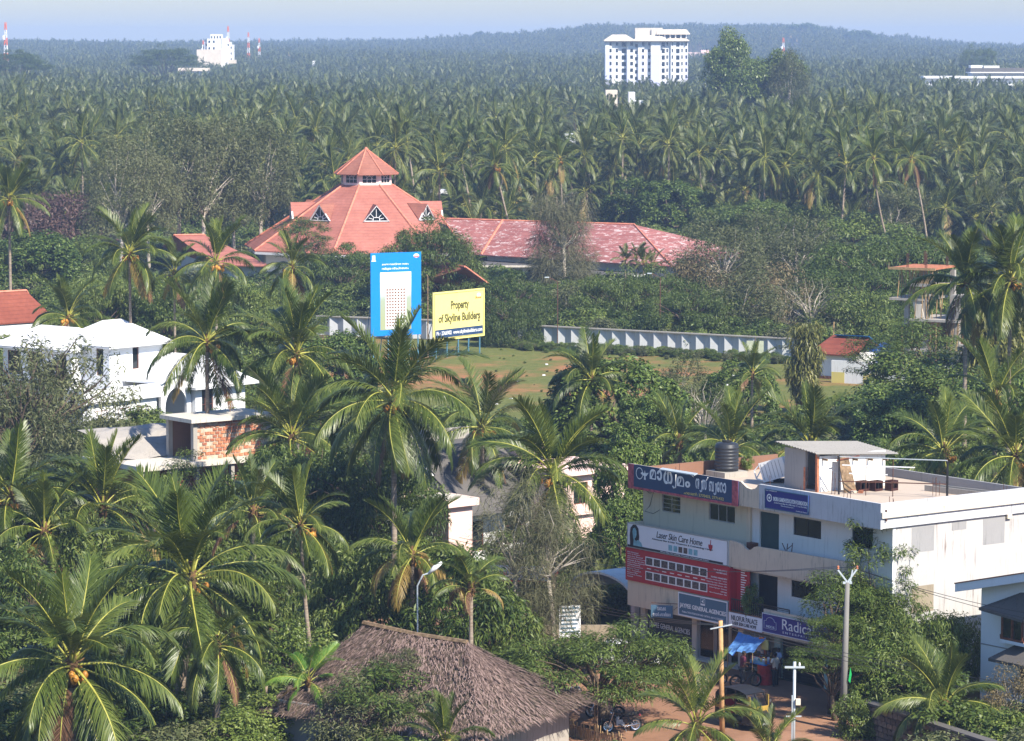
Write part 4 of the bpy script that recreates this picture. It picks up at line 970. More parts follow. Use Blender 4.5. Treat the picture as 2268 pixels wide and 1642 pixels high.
def flat_house(name, label, front, back, z, th=.3, roof='concdark', edge='concpale', wall='white', inset=.9, wins=0, zb=0.0, cat='building', cols=0):
    f = [gp(*p, z) for p in front]; b = [gp(*p, z) for p in back]; pts = f + b[::-1]; c = sum(pts, Vector()) / len(pts)
    e = empty(name, (c.x, c.y, 0), 0, label, cat); L = [Vector((p.x - c.x, p.y - c.y, z)) for p in pts]
    MB().prism([p - Vector((0, 0, th)) for p in L], (0, 0, th)).put('roof_slab', [M[edge]], e)
    MB().poly([p + Vector((0, 0, .006)) for p in L]).put('roof_finish', M[roof], e)
    I = [Vector((p.x * (1 - inset / max(1, Vector((p.x, p.y)).length)), p.y * (1 - inset / max(1, Vector((p.x, p.y)).length)), 0)) for p in L]
    m = MB()
    for i in range(len(I)):
        a, d = I[i], I[(i + 1) % len(I)]; m.quad((a.x, a.y, zb), (d.x, d.y, zb), (d.x, d.y, z - th), (a.x, a.y, z - th))
    m.put('wall', M[wall], e)
    a, d = I[0], I[len(f) - 1]; u = d - a; n = Vector((u.y, -u.x, 0)).normalized(); n = n if n.y < 0 else -n
    for i in range(wins):
        t0, t1 = (i + .25) / wins, (i + .75) / wins; p, q = a.lerp(d, t0) + n * .03, a.lerp(d, t1) + n * .03
        m = MB(); m.prism([(p.x, p.y, z - th - 1.6), (q.x, q.y, z - th - 1.6), (q.x, q.y, z - th - .3), (p.x, p.y, z - th - .3)], n * .03); w = m.put('window', M['glass'], e)
        m = MB(); m.bar((p.x + n.x * .05, p.y + n.y * .05, z - th - 1.6), (q.x + n.x * .05, q.y + n.y * .05, z - th - 1.6), .1); m.put('sill', M['whiteclean'], w)
    return e
flat_house('flat_roofed_office', 'long low office with a black weathered flat roof in front of the tiled wing', [(1066, 588), (1194, 588)], [(1020, 573), (1200, 569)], 3.7, .25, wins=5)
flat_house('canopy_building', 'low pavilion with a curved grey flat roof edged in white', [(1255, 610), (1290, 618), (1370, 615), (1442, 605)], [(1290, 597), (1400, 599)], 3.4, .25, edge='whiteclean', wall='brickwall')
flat_house('flat_roofed_store', 'small block with a pale roof edge beside the black-roofed office', [(1190, 588), (1290, 580)], [(1200, 572), (1290, 568)], 3.6, .35, edge='white', wall='white')

# ================================================================ white villa
def villa():
    o = gp(242, 769, 7.0); e = empty('white_villa', (o.x, o.y, 0), R(51), 'big brilliant white two-storey villa with several white hip roofs', 'building')
    w = M['whiteclean']
    def hip(x0, x1, y0, y1, z, h, ov=.7, rl=.25, name='roof'):
        a, b, c, d = [Vector(p) for p in ((x0 - ov, y0 - ov, z), (x1 + ov, y0 - ov, z), (x1 + ov, y1 + ov, z), (x0 - ov, y1 + ov, z))]
        if x1 - x0 > y1 - y0: k = (y1 - y0 + 2 * ov) / 2 * (1 - rl); r0, r1 = Vector((x0 - ov + k, (y0 + y1) / 2, z + h)), Vector((x1 + ov - k, (y0 + y1) / 2, z + h)); fs = [[a, b, r1, r0], [c, d, r0, r1], [b, c, r1], [d, a, r0]]
        else: k = (x1 - x0 + 2 * ov) / 2 * (1 - rl); r0, r1 = Vector(((x0 + x1) / 2, y0 - ov + k, z + h)), Vector(((x0 + x1) / 2, y1 + ov - k, z + h)); fs = [[d, a, r0, r1], [b, c, r1, r0], [a, b, r0], [c, d, r1]]
        m = MB(); m.box(x0 - ov, x1 + ov, y0 - ov, y1 + ov, z - .16, z - .002); m.put('eave', w, e)
        for f in fs: m = MB(); roofpoly(m, f, .1); m.put('roof_face', w, e)
    # upper right block
    m = MB(); wallgrid(m, .6, 6.4, 0, 7.0, .6, .8, [(3.1, 3.8, 5.0, 6.7)]); m.put('wall', w, e)
    m = MB(); wallgrid(m, .8, 6.0, 0, 7.0, .6, .8, [(1.3, 2.1, 4.6, 6.75)], 'x'); m.put('wall', w, e)
    MB().box(.8, 6.4, 6.0, 6.2, 0, 7.0).put('wall', w, e); MB().box(6.2, 6.4, .8, 6.0, 0, 7.0).put('wall', w, e)
    hip(.6, 6.4, .6, 6.0, 7.0, 1.75)
    window(e, 3.1, 3.8, 5.0, 6.7, .72, 1, 'wood'); window(e, 1.3, 2.1, 4.6, 6.75, .72, 1, 'wood', axis='x')
    # upper left block, a little lower and behind
    m = MB(); wallgrid(m, -.6, .598, 0, 6.4, 3.6, 3.8, []); m.put('wall', w, e)
    m = MB(); wallgrid(m, 3.8, 11.5, 0, 6.6, -.6, -.4, [(4.2, 5.0, 4.5, 6.2), (7.2, 8.6, 4.3, 6.2), (9.4, 11.0, 4.3, 6.2)], 'x'); m.put('wall', w, e)
    MB().box(-.4, 4.5, 11.3, 11.5, 0, 6.6).put('wall', w, e)
    for a, b in ((4.2, 5.0), (7.2, 8.6), (9.4, 11.0)): window(e, a, b, 4.5, 6.2, -.48, 2, 'wood', axis='x')
    hip(-.6, 4.6, 3.7, 11.6, 6.6, 1.5)
    # ground storey: low right wing with its own roof, arched porch
    m = MB(); wallgrid(m, 5.6, 11.2, 0, 3.7, -3.8, -3.6, [(6.3, 7.6, 1.6, 3.4)]); m.put('wall', w, e); MB().box(5.6, 5.8, -3.6, .6, 0, 3.7).put('wall', w, e); MB().box(11.0, 11.2, -3.6, 5, 0, 3.7).put('wall', w, e)
    window(e, 6.3, 7.6, 1.6, 3.4, -3.68, 3, 'wood', bars=2)
    hip(5.6, 11.2, -3.8, 3.5, 3.7, 2.2, .8)
    # arched porch
    for (x0, x1, z, r) in ((2.2, 5.5, 2.8, 1.6),):
        m = MB(); pts = []
        for j in range(13): t = PI * j / 12; pts.append((x0 + (x1 - x0) / 2 - (x1 - x0) / 2 * .72 * math.cos(t), -3.4, 2.2 + 1.5 * math.sin(t)))
        out = [(x0, -3.4, 0), (x0, -3.4, 4.2)] + [(x0 + (x1 - x0) / 2, -3.4, 4.7)] + [(x1, -3.4, 4.2), (x1, -3.4, 0), (pts[-1][0], -3.4, 0)] + pts[::-1] + [(pts[0][0], -3.4, 0)]
        m.prism(out, (0, .25, 0)); m.put('porch_arch', w, e)
        m = MB(); m.prism([(x0 - .3, -3.7, 4.15), (x0 + (x1 - x0) / 2, -3.7, 4.75), (x1 + .3, -3.7, 4.15), (x1 + .3, -3.7, 4.3), (x0 + (x1 - x0) / 2, -3.7, 4.95), (x0 - .3, -3.7, 4.3)], (0, 4.2, 0)); m.put('porch_roof', w, e)
    MB().box(-5.5, 1.9, -3.2, -3.0, 0, 3.2).put('wall', w, e); MB().box(-5.7, -5.5, -3.0, 9, 0, 3.2).put('wall', w, e)
    m = MB(); m.box(-6.2, 2.0, -3.6, 10, 3.2, 3.45); m.put('terrace', w, e)
    m = MB(); m.box(-6.2, -6.05, -3.6, 10, 3.45, 4.3); m.box(-6.05, 2.0, -3.6, -3.45, 3.45, 4.3); m.put('terrace_wall', w, e)
    for x in (-4.6, -2.2, -.2): window(e, x, x + 1.2, 1.0, 2.6, -3.18, 2, 'wood')
    for y in (0, 3, 6): window(e, y, y + 1.3, 1.0, 2.6, -5.68, 2, 'wood', axis='x')
    return e
villa()
# ================================================================ unfinished brick house
M['roughconc'] = wallpaint('rough_stained_concrete', (.34, .31, .28), (.06, .055, .05), 1.0, scale=3)
def brickhouse():
    o = gp(428, 929, 7.0); e = empty('unfinished_brick_house', (o.x, o.y, 0), R(38), 'unfinished house of red laterite blocks under a bare concrete slab', 'building')
    L = 5.75; zf = 4.35
    MB().box(-.35, L + .25, -.35, 3.4, 6.78, 7.02).put('roof_slab', M['concpale'], e)
    for (x, y) in ((.0, .0), (L - .25, 0), (.0, 2.9), (L - .25, 2.9)): MB().box(x, x + .3, y, y + .3, zf, 6.78).put('column', M['concrete'], e)
    MB().box(.3, L - .25, .1, .24, zf, 6.78).put('mortar_bed', M['mortar'], e)
    MB().box(L - .16, L - .02, .3, 2.9, zf, 6.78).put('side_wall', M['laterite'], e)
    MB().box(.3, L - .25, 2.95, 3.1, zf, 6.78).put('back_wall', M['brickwall'], e)
    bm = MB().box(0, .345, 0, .06, 0, .175).mesh('brick', M['laterite']); rr = random.Random(9)
    bms = [bm] + [MB().box(0, .345 - .02 * k, 0, .06 + .008 * k, 0, .175 - .012 * k).mesh('brick', plain('laterite_block_%d' % k, c, .9, .1, .35, 5)) for k, c in ((1, (.46, .19, .10)), (2, (.33, .12, .07)), (3, (.50, .25, .15)))]
    for r_ in range(11):
        z = zf + .1 + r_ * .215
        for k in range(13):
            x = .34 + k * .385 + (.19 if r_ % 2 else 0)
            if x + .35 > L - .28 or rr.random() < .05: continue
            if abs(x - 1.15) < .14 or abs(x - 4.05) < .12: continue
            put('brick', bms[rr.randrange(4)], e, (x + rr.uniform(-.012, .012), .05 + rr.uniform(-.006, .008), z + rr.uniform(-.008, .008)))
    MB().box(-4.2, L + .1, -.5, 6.5, zf - .3, zf - .002).put('floor_slab', M['concpale'], e)
    for (x, y) in ((-3.9, -.3), (-2.0, -.3), (.0, -.3), (2.6, -.3), (L - .3, -.3), (-3.9, 5)): MB().box(x, x + .25, y, y + .25, 0, zf - .3).put('column', M['concrete'], e)
    for (x0, x1) in ((-3.4, -2.6), (-1.2, -.4), (3.0, 5.2)): MB().box(x0, x1, .5, .7, 0, zf - .3).put('block_pier', M['laterite'], e)
    MB().box(-4.0, L, 5.0, 5.2, 0, zf - .3).put('back_wall', M['laterite'], e)
    # the rough sloping roof on the terrace behind
    m = MB(); n = 8; rr = random.Random(2); G = [[Vector((-3.9 + 6.4 * i / n, 3.0 + 4.6 * j / n, zf + .05 + 1.5 * math.sin(PI / 2 * j / n) + rr.uniform(-.07, .07))) for i in range(n + 1)] for j in range(n + 1)]
    for j in range(n):
        for i in range(n): m.quad(G[j][i], G[j][i + 1], G[j + 1][i + 1], G[j + 1][i])
    m.put('sloping_roof', M['roughconc'], e)
brickhouse()
# ================================================================ pink house behind the casuarina
def pinkhouse():
    o = gp(993, 1110, 4.2); e = empty('pink_house', (o.x, o.y, 0), R(40), 'rambling pink and white house with dark sloping concrete sunshades', 'building')
    p, w, d = M['pinkwall'], M['white'], M['concdark']
    def slope(x0, x1, y0, y1, za, zb, th=.16, axis='y', edge=None):
        m = MB()
        if axis == 'y': a = [(x0, y0, za), (x1, y0, za), (x1, y1, zb), (x0, y1, zb)]
        else: a = [(x0, y0, za), (x1, y0, zb), (x1, y1, zb), (x0, y1, za)]
        m.prism(a, (0, 0, th)); return m.put('sunshade', M['concdark'], e)
    MB().box(0, 2.3, 0, 3.2, 3.78, 4.2).put('balcony_fascia', p, e); MB().box(.12, 2.18, .12, 3.2, 4.2, 4.206).put('balcony_floor', M['concpale'], e)
    MB().box(.35, 2.1, .4, 3.0, 0, 3.77).put('wall', p, e)
    m = MB(); wallgrid(m, 2.0, 9.5, 0, 3.6, 2.4, 2.6, [(3.0, 4.6, .6, 2.4), (6.2, 7.8, .8, 2.4)]); m.put('wall', w, e)
    window(e, 3.0, 4.6, .6, 2.4, 2.5, 2, 'wood', bars=2); window(e, 6.2, 7.8, .8, 2.4, 2.5, 2, 'wood', bars=2)
    MB().box(9.3, 9.5, 2.6, 10, 0, 6.5).put('wall', p, e); MB().box(2.4, 9.3, 9.8, 10, 0, 6.5).put('wall', p, e)
    slope(1.9, 6.2, .9, 3.0, 3.0, 4.3); slope(2.2, 9.6, 2.0, 4.2, 3.75, 4.9)
    m = MB(); m.add([(2.3, 3.2, 4.2), (2.3, 6.8, 4.2), (2.3, 6.8, 5.6)], [(0, 1, 2)]); m.prism([(2.3, 3.2, 4.21), (2.3, 6.8, 4.21), (2.3, 6.8, 6.0), (2.3, 5.2, 5.6)], (.15, 0, 0)); m.put('gable_wall', w, e)
    slope(2.5, 9.0, 4.3, 6.6, 4.9, 6.3)
    MB().box(2.5, 9.2, 6.6, 9.7, 6.0, 6.3).put('roof_slab', d, e)
    m = MB(); m.box(2.4, 9.3, 9.5, 9.65, 6.3, 7.0); m.box(2.4, 2.55, 6.6, 9.5, 6.3, 7.0); m.put('roof_parapet', M['concrete'], e)
    slope(-3.6, 2.28, 4.4, 7.4, 4.2, 5.3); MB().box(-3.6, 2.28, 4.3, 4.42, 3.95, 4.35).put('pink_edge', p, e); MB().box(-3.2, 2.28, 4.8, 5.0, 0, 4.1).put('wall', w, e)
    # tall right wing
    m = MB(); wallgrid(m, 8.2, 13.2, 0, 5.0, -.4, -.2, [(9.2, 10.3, 3.2, 4.5)]); m.put('wall', p, e); MB().box(13.0, 13.2, -.2, 4.5, 0, 5.0).put('wall', p, e); MB().box(8.2, 8.4, -.2, 2.4, 0, 5.0).put('wall', p, e)
    window(e, 9.2, 10.3, 3.2, 4.5, -.3, 2, 'wood'); MB().box(7.8, 13.7, -.9, 4.8, 5.0, 5.25).put('roof_slab', p, e)
    MB().box(7.9, 13.5, -.7, -.4, 2.6, 2.8).put('ledge', p, e)
    return e
PINK = pinkhouse()
def porch():
    o = gp(1330, 1400, 0); e = empty('arched_car_porch', (o.x, o.y, 0), R(-53.6), 'white arched car porch beside the shop block', 'porch')
    m = MB(); n = 12
    for i in range(n):
        a, b = PI * i / n, PI * (i + 1) / n
        pa, pb = (-2.6 * math.cos(a), 1.9 + 1.1 * math.sin(a)), (-2.6 * math.cos(b), 1.9 + 1.1 * math.sin(b))
        m.prism([(pa[0], 0, pa[1]), (pb[0], 0, pb[1]), (pb[0], 4.5, pb[1]), (pa[0], 4.5, pa[1])], (0, 0, .12))
    m.put('arched_roof', M['white'], e)
    for x in (-2.6, 2.4): m = MB().box(x, x + .3, .1, .4, 0, 1.95); m.put('pillar', M['pinkwall'], e)
    for x in (-2.6, 2.4): m = MB().box(x, x + .3, 4.0, 4.3, 0, 1.95); m.put('pillar', M['pinkwall'], e)
    MB().box(-2.6, 2.7, 4.4, 4.55, 0, 2.2).put('back_wall', M['concrete'], e)
    return e
porch()
# ================================================================ blue-white house at the right
def bluehouse():
    o = dp(2174, 1300, 148.2); e = empty('pale_blue_house', (o.x, o.y, 0), R(-53.6), 'pale blue house with a sloping roof slab and brown shuttered bay windows', 'building'); w = M['bluewall']
    q = lambda x, y: pane_y(e, (2100 + x / 5.968) * .91415, (1330 + y / 5.968) * .91415, 0)
    a, b, c = q(1660, 570), q(2268, 480), q(2268, 365)
    m = MB(); zt = lambda x: a.z + (b.z - a.z) / (b.x - a.x) * x
    wins = [(q(1950, 900).x, q(2268, 900).x + .3, q(1990, 1270).z, q(1990, 880).z)]
    W = 7.0
    hx0, hx1 = wins[0][0], wins[0][1]
    m = MB(); zc = zt(0) - .06; wallgrid(m, 0, W, -1, zc, 0, .2, [(hx0 + .2, hx1 - .1, wins[0][2] + .05, wins[0][3]), (2.6, 4.6, 1.2, 2.4)]); m.prism([(.01, .0, zc + .002), (W, 0, zc + .002), (W, 0, zt(W) - .005), (.01, 0, zt(0) - .005)], (0, .2, 0)); m.put('wall', w, e)
    MB().box(0, .2, .2, 8, -1, zc).put('wall', w, e)
    m = MB(); m.prism([(-1.0, -.7, zt(-1.0) + .0), (W, -.7, zt(W)), (W, -.7, zt(W) + .38), (-1.0, -.7, zt(-1) + .38)], (0, 9, 0)); m.put('roof_slab', M['bluewall'], e)
    m = MB(); m.prism([(-1.03, -.73, zt(-1.03) + .38), (W, -.73, zt(W) + .38), (W, -.73, zt(W) + .43), (-1.03, -.73, zt(-1.03) + .43)], (0, 9.05, 0)); m.put('tile_edge', M['tiledark'], e)
    # bay window with its dark hood
    z0, z1 = wins[0][2], wins[0][3]
    m = MB(); m.prism([(hx0, -.02, z0), (hx0 + .5, -.55, z0), (hx1 + .4, -.6, z0), (hx1 + .4, -.02, z0)], (0, 0, -.15)); m.put('bay_sill', w, e)
    bm = MB()
    for (x, y) in ((hx0 + .03, -.03), (hx0 + .5, -.5), (hx0 + 1.15, -.52), (hx0 + 1.8, -.53)): bm.box(x, x + .08, y - .03, y + .05, z0, z1)
    bm.bar((hx0, -.03, z0 + .05), (hx0 + .5, -.5, z0 + .05), .1); bm.bar((hx0 + .5, -.5, z0 + .05), (hx1 + .3, -.54, z0 + .05), .1); bm.bar((hx0 + .5, -.5, z1 - .05), (hx1 + .3, -.54, z1 - .05), .1)
    f = bm.put('bay_window', M['wood'], e)
    MB().quad((hx0 + .1, -.08, z0 + .1), (hx0 + .48, -.46, z0 + .1), (hx0 + .48, -.46, z1), (hx0 + .1, -.08, z1)).put('pane', M['signface'], f)
    for i in range(3): x = hx0 + .6 + i * .65; MB().box(x, x + .5, -.49, -.48, z0 + .1, z1).put('pane', M['glass'], f)
    m = MB(); hz = z1 + .05; m.prism([(hx0 - .55, -.9, hz - .08), (hx1 + .6, -1.0, hz - .25), (hx1 + .6, -.02, hz + .9), (hx0 + 1.2, -.02, hz + .75), (hx0 - .3, -.02, hz + .15)], (0, 0, .12)); m.put('window_hood', M['concdark'], e)
    m = MB(); m.prism([(1.5, -1.0, 2.6), (W, -1.1, 2.6), (W, -.02, 3.4), (2.2, -.02, 3.2)], (0, 0, .14)); m.put('window_hood', M['concdark'], e)
    window(e, 2.6, 4.6, 1.2, 2.4, -.05, 3, 'wood'); MB().box(0, W, -.03, -.002, z0 - .55, z0 - .5).put('string_course', M['plaster'], e)
    return e
BLUEH = bluehouse()
# ================================================================ thatched hut
def hut():
    rid0, rid1 = gp(850, 1393, 4.75), gp(1035, 1428, 4.55); ev = gp(1257, 1578, 2.0)
    e = empty('thatched_hut', (rid1.x, rid1.y, 0), 0, 'low hut under a sagging grey-brown palm thatch roof with weeds on it', 'hut'); O = e.location
    t = NT('palm_thatch'); n = t.noise(6, 6, .8, stretch=(1, 1, .5)); n2 = t.noise(1.2, 4, .6); vo = t.noise(22, 3, .7)
    c = t.ramp(n, [(.25, (.06, .042, .03)), (.5, (.14, .105, .078)), (.75, (.26, .205, .16))]); c = t.mix(t.ramp(n2, [(.5, 0), (.8, .5)]), c, (.12, .10, .07)); t.bump(t.math('ADD', n, vo), 1.0, .12)
    M['thatch'] = t.base(c, 1.0, .05)
    R0, R1 = rid0 - O, rid1 - O; R0.z, R1.z = 4.75, 4.55; R0 += (R0 - R1) * .25
    F1 = ev - O; F1.z = 2.0; d = (R1 - R0); d.z = 0; u = d.normalized(); nn = Vector((u.y, -u.x, 0)); nn = nn if nn.y < 0 else -nn
    dep = (F1 - R1).dot(nn); dep = max(dep, 3.5)
    F0 = R0 + nn * 5.0 - u * 2.0; F0.z = 1.5; F1b = R1 + nn * 5.0 + u * ((F1 - R1).dot(u)); F1b.z = 1.7; Bk = R1 - nn * 4.2 + u * ((F1 - R1).dot(u) * .9); Bk.z = 2.0; B0 = R0 - nn * 4.2 - u * 2; B0.z = 1.9
    rr = random.Random(6)
    def patch(a, b, c_, d_, n1, n2):
        m = MB(); G = [[(a.lerp(b, i / n1)).lerp(d_.lerp(c_, i / n1), j / n2) + Vector((0, 0, rr.uniform(-.05, .05) - .25 * math.sin(PI * j / n2) * .5)) for i in range(n1 + 1)] for j in range(n2 + 1)]
        for j in range(n2):
            for i in range(n1): m.quad(G[j][i], G[j][i + 1], G[j + 1][i + 1], G[j + 1][i])
        n_ = len(m.v); return m
    fl = MB()
    patch(F0, F1b, R1, R0, 14, 10).put('thatch', M['thatch'], e, True); patch(F1b, Bk, R1, R1, 10, 10).put('thatch', M['thatch'], e, True); patch(Bk, B0, R0, R1, 14, 8).put('thatch', M['thatch'], e, True)
    # loose thatch blades over the slopes
    rng = np.random.default_rng(3); V = []; Q = []
    for (a, b, c_, d_, n) in ((F0, F1b, R1, R0, 4200), (F1b, Bk, R1, R1, 3200)):
        for i in range(n):
            s, t_ = rng.uniform(0, 1), rng.uniform(-.01, 1) ; p = a.lerp(b, s).lerp(d_.lerp(c_, s), max(t_, -.02)); dn = (a.lerp(b, s) - d_.lerp(c_, s)).normalized(); p = p + Vector((0, 0, .06 - .12 * math.sin(PI * max(0, t_)) + rng.uniform(-.03, .06)))
            sd = Vector((-dn.y, dn.x, 0)) * rng.uniform(-.5, .5); dr = (dn + sd + Vector((0, 0, rng.uniform(-.02, .18)))).normalized() * rng.uniform(.18, .42); w = dr.cross(Vector((0, 0, 1))).normalized() * rng.uniform(.012, .03); k = len(V)
            V += [p - w, p + w, p + dr + w * .4, p + dr - w * .4]; Q.append((k, k + 1, k + 2, k + 3))
    tm = leafmat('thatch_blade', (.055, .04, .03), (.125, .095, .072), (.26, .21, .165), .95, .05, .1, .9)
    o = put('thatch_blades', npmesh('thatch_blades', V, Q, [tm]), e); o['kind'] = 'stuff'
    m = MB(); m.tube([R0 + Vector((0, 0, .08)), R0.lerp(R1, .5) + Vector((0, 0, .0)), R1 + Vector((0, 0, .08))], .13, 6); m.put('ridge_pole', M['oldwood'], e)
    for a, b, mt in ((F1b, Bk, 'concrete'), (F0, F1b, 'plaster')):
        a2, b2 = a.lerp(R0, .14), b.lerp(R0, .14); m = MB(); m.prism([(a2.x, a2.y, 0), (b2.x, b2.y, 0), (b2.x, b2.y, 2.0), (a2.x, a2.y, 2.0)], (.02, .12, 0)); m.put('wall', M[mt], e)
hut()
# ================================================================ hoardings on the plot
def frame_from(px0, py0, px1, py1, z):
    a, b = gp(px0, py0, z), gp(px1, py1, z); return a, b, math.atan2(b.y - a.y, b.x - a.x), (b - a).length
def hoarding_posts(e, xs, z1, mat, back=1.4, base=0.0):
    for x in xs: MB().bar((x, .12, 0), (x, .12, z1), .09).put('post', M[mat], e)
    for x in xs: MB().bar((x, back, 0), (x, .14, z1 * .8), .06).put('brace', M[mat], e)
M['postblue'] = plain('blue_steel', (.10, .24, .34), .5, .4)
def blue_hoarding():
    zt = 10.8; a, b, rz, L = frame_from(820.8, 561.4, 932.6, 557.9, zt); zb = 2.9
    e = empty('blue_hoarding', (a.x, a.y, 0), rz, 'tall bright blue hoarding with a picture of a white apartment tower', 'billboard')
    MB().box(0, L, 0, .1, zb, zt).put('board', M['ink_cyan'], e)
    H = zt - zb; X = lambda u: L * u; Z = lambda v: zt - H * v
    def _pic():
        t = NT('printed_sky_and_trees'); sp = t.n.new('ShaderNodeSeparateXYZ'); t.l.new(t.tc.outputs['Generated'], sp.inputs[0])
        n = t.noise(1.8, 4); f = t.math('ADD', sp.outputs[2], t.math('MULTIPLY', n, .18))
        return t.base(t.ramp(f, [(.3, (.30, .34, .20)), (.62, (.30, .36, .28)), (.8, (.62, .68, .74)), (.95, (.85, .87, .9))]), .5, .3)
    MB().box(X(.185), X(.80), -.012, -.002, Z(.93), Z(.235)).put('printed_view', _pic(), e)
    tw_ = MB(); tw_.box(X(.29), X(.50), -.02, -.013, Z(.92), Z(.42)); tw_.box(X(.50), X(.70), -.02, -.013, Z(.92), Z(.36)); tw_.box(X(.36), X(.62), -.0198, -.0132, Z(.92), Z(.34)); tw_.put('printed_tower', M['signface'], e)
    m = MB()
    for r_ in range(13):
        for c in range(7): x = X(.305 + c * .056); m.box(x, x + L * .034, -.026, -.0201, Z(.458 + r_ * .036), Z(.435 + r_ * .036))
    tag(m.put('printed_windows', M['brickwall'], e), kind='stuff')
    lettering(e, 'കേരള തലസ്ഥാന നഗരം', X(.22), X(.75), Z(.155), Z(.125), 0, 'ink_w', .02); lettering(e, 'നമ്മുടെ സ്വപ്നഭവനം', X(.22), X(.75), Z(.21), Z(.175), 0, 'ink_w', .02)
    m = MB(); m.box(X(.03), X(.09), -.01, -.002, Z(.085), Z(.03)); m.box(X(.015), X(.105), -.01, -.002, Z(.10), Z(.09)); m.put('emblem', M['ink_w'], e)
    m = MB(); disc(m, X(.905), Z(.045), .2, -.006, 16, 0, 1.5); m.put('emblem', M['ink_w'], e); m = MB(); m.box(X(.855), X(.955), -.012, -.007, Z(.065), Z(.052)); m.put('emblem', M['ink_r'], e)
    hoarding_posts(e, [.3, L * .35, L * .68, L - .3], zt - .3, 'postblue', 2.2)
    p = tw(e, (L + .55, -.3, 0)); l = empty('lamp_post', p, rz, 'slim grey pole standing at the edge of the blue hoarding', 'pole'); MB().tube([(0, 0, 0), (0, 0, 8.4), (-.1, 0, 8.6)], .06, 6).put('shaft', M['oldwood'], l)
blue_hoarding()
def yellow_hoarding():
    z0 = 1.75; a, b, rz, L = frame_from(959.7, 757, 1073.3, 743.7, z0); H = 4.75
    e = empty('yellow_hoarding', (a.x, a.y, 0), rz, 'pale yellow property hoarding with dark lettering and a navy strip', 'billboard')
    MB().box(0, L, 0, .12, z0, z0 + H).put('board', M['ink_lemon'], e)
    X = lambda u: L * u; Z = lambda v: z0 + H * v
    m = MB()
    for (x0, x1, v0, v1) in ((.02, .98, .955, .965), (.02, .98, .035, .045), (.02, .026, .045, .955), (.974, .98, .045, .955)): m.box(X(x0), X(x1), -.008, -.002, Z(v0), Z(v1))
    tag(m.put('border_line', M['ink_olive'], e), kind='stuff')
    lettering(e, 'Property', X(.34), X(.69), Z(.565), Z(.80), 0, 'ink_olive', .03); lettering(e, 'of Skyline Builders', X(.10), X(.91), Z(.315), Z(.54), 0, 'ink_olive', .03)
    MB().box(X(.035), X(.965), -.01, -.002, Z(.055), Z(.225)).put('navy_strip', M['ink_navy'], e)
    lettering(e, 'Ph : 2366902  www.skylinebuilders.com', X(.06), X(.95), Z(.085), Z(.19), -.01, 'ink_w', .01)
    lettering(e, 'Skyline', X(.81), X(.935), Z(.78), Z(.845), 0, 'ink_or', .02, .3); m = MB(); disc(m, X(.885), Z(.87), .18, -.006, 14, 0, 1.7); m.put('emblem', M['signface'], e)
    m = MB(); disc(m, X(.885), Z(.335), .14, -.012, 7); m.put('hole', M['dark'], e)
    hoarding_posts(e, [L * .07, L * .28, L * .5, L * .7, L * .92], z0 + H * .9, 'postblue', 1.8)
yellow_hoarding()
# ================================================================ folded-plate boundary walls
M['wallpanel'] = wallpaint('whitewashed_panel', (.50, .51, .52), (.12, .11, .10), 1.0, scale=1.5)
def panel_wall(p0, p1, label, h=1.95, w=.78, fold=.30):
    a, b = gp(*p0), gp(*p1); L = (b - a).length; rz = math.atan2(b.y - a.y, b.x - a.x); n = int(L / w)
    e = tag(empty('panel_wall', (a.x, a.y, 0), rz, label, 'wall'), kind='thing'); w = L / n; dy = fold
    ms = []
    for s in (0, 1): ms.append(MB().prism([(0, 0 if s == 0 else dy, 0), (w, dy if s == 0 else 0, 0), (w, dy if s == 0 else 0, h), (0, 0 if s == 0 else dy, h)], (0, .06, 0)).mesh('panel', M['wallpanel']))
    for i in range(n): put('panel', ms[i % 2], e, (i * w, 0, random.uniform(-.03, .02)))
    for i in range(0, n, 6): MB().box(i * w, min(L, (i + 6) * w - .02), -.06, dy + .1, h - .005, h + .11).put('coping', M['concrete'], e)
    return e
panel_wall((1146, 763), (1765, 797), 'long whitewashed boundary wall of folded concrete panels along the grassy plot')
panel_wall((700, 742), (960, 752), 'short whitewashed folded-panel wall behind the blue hoarding')
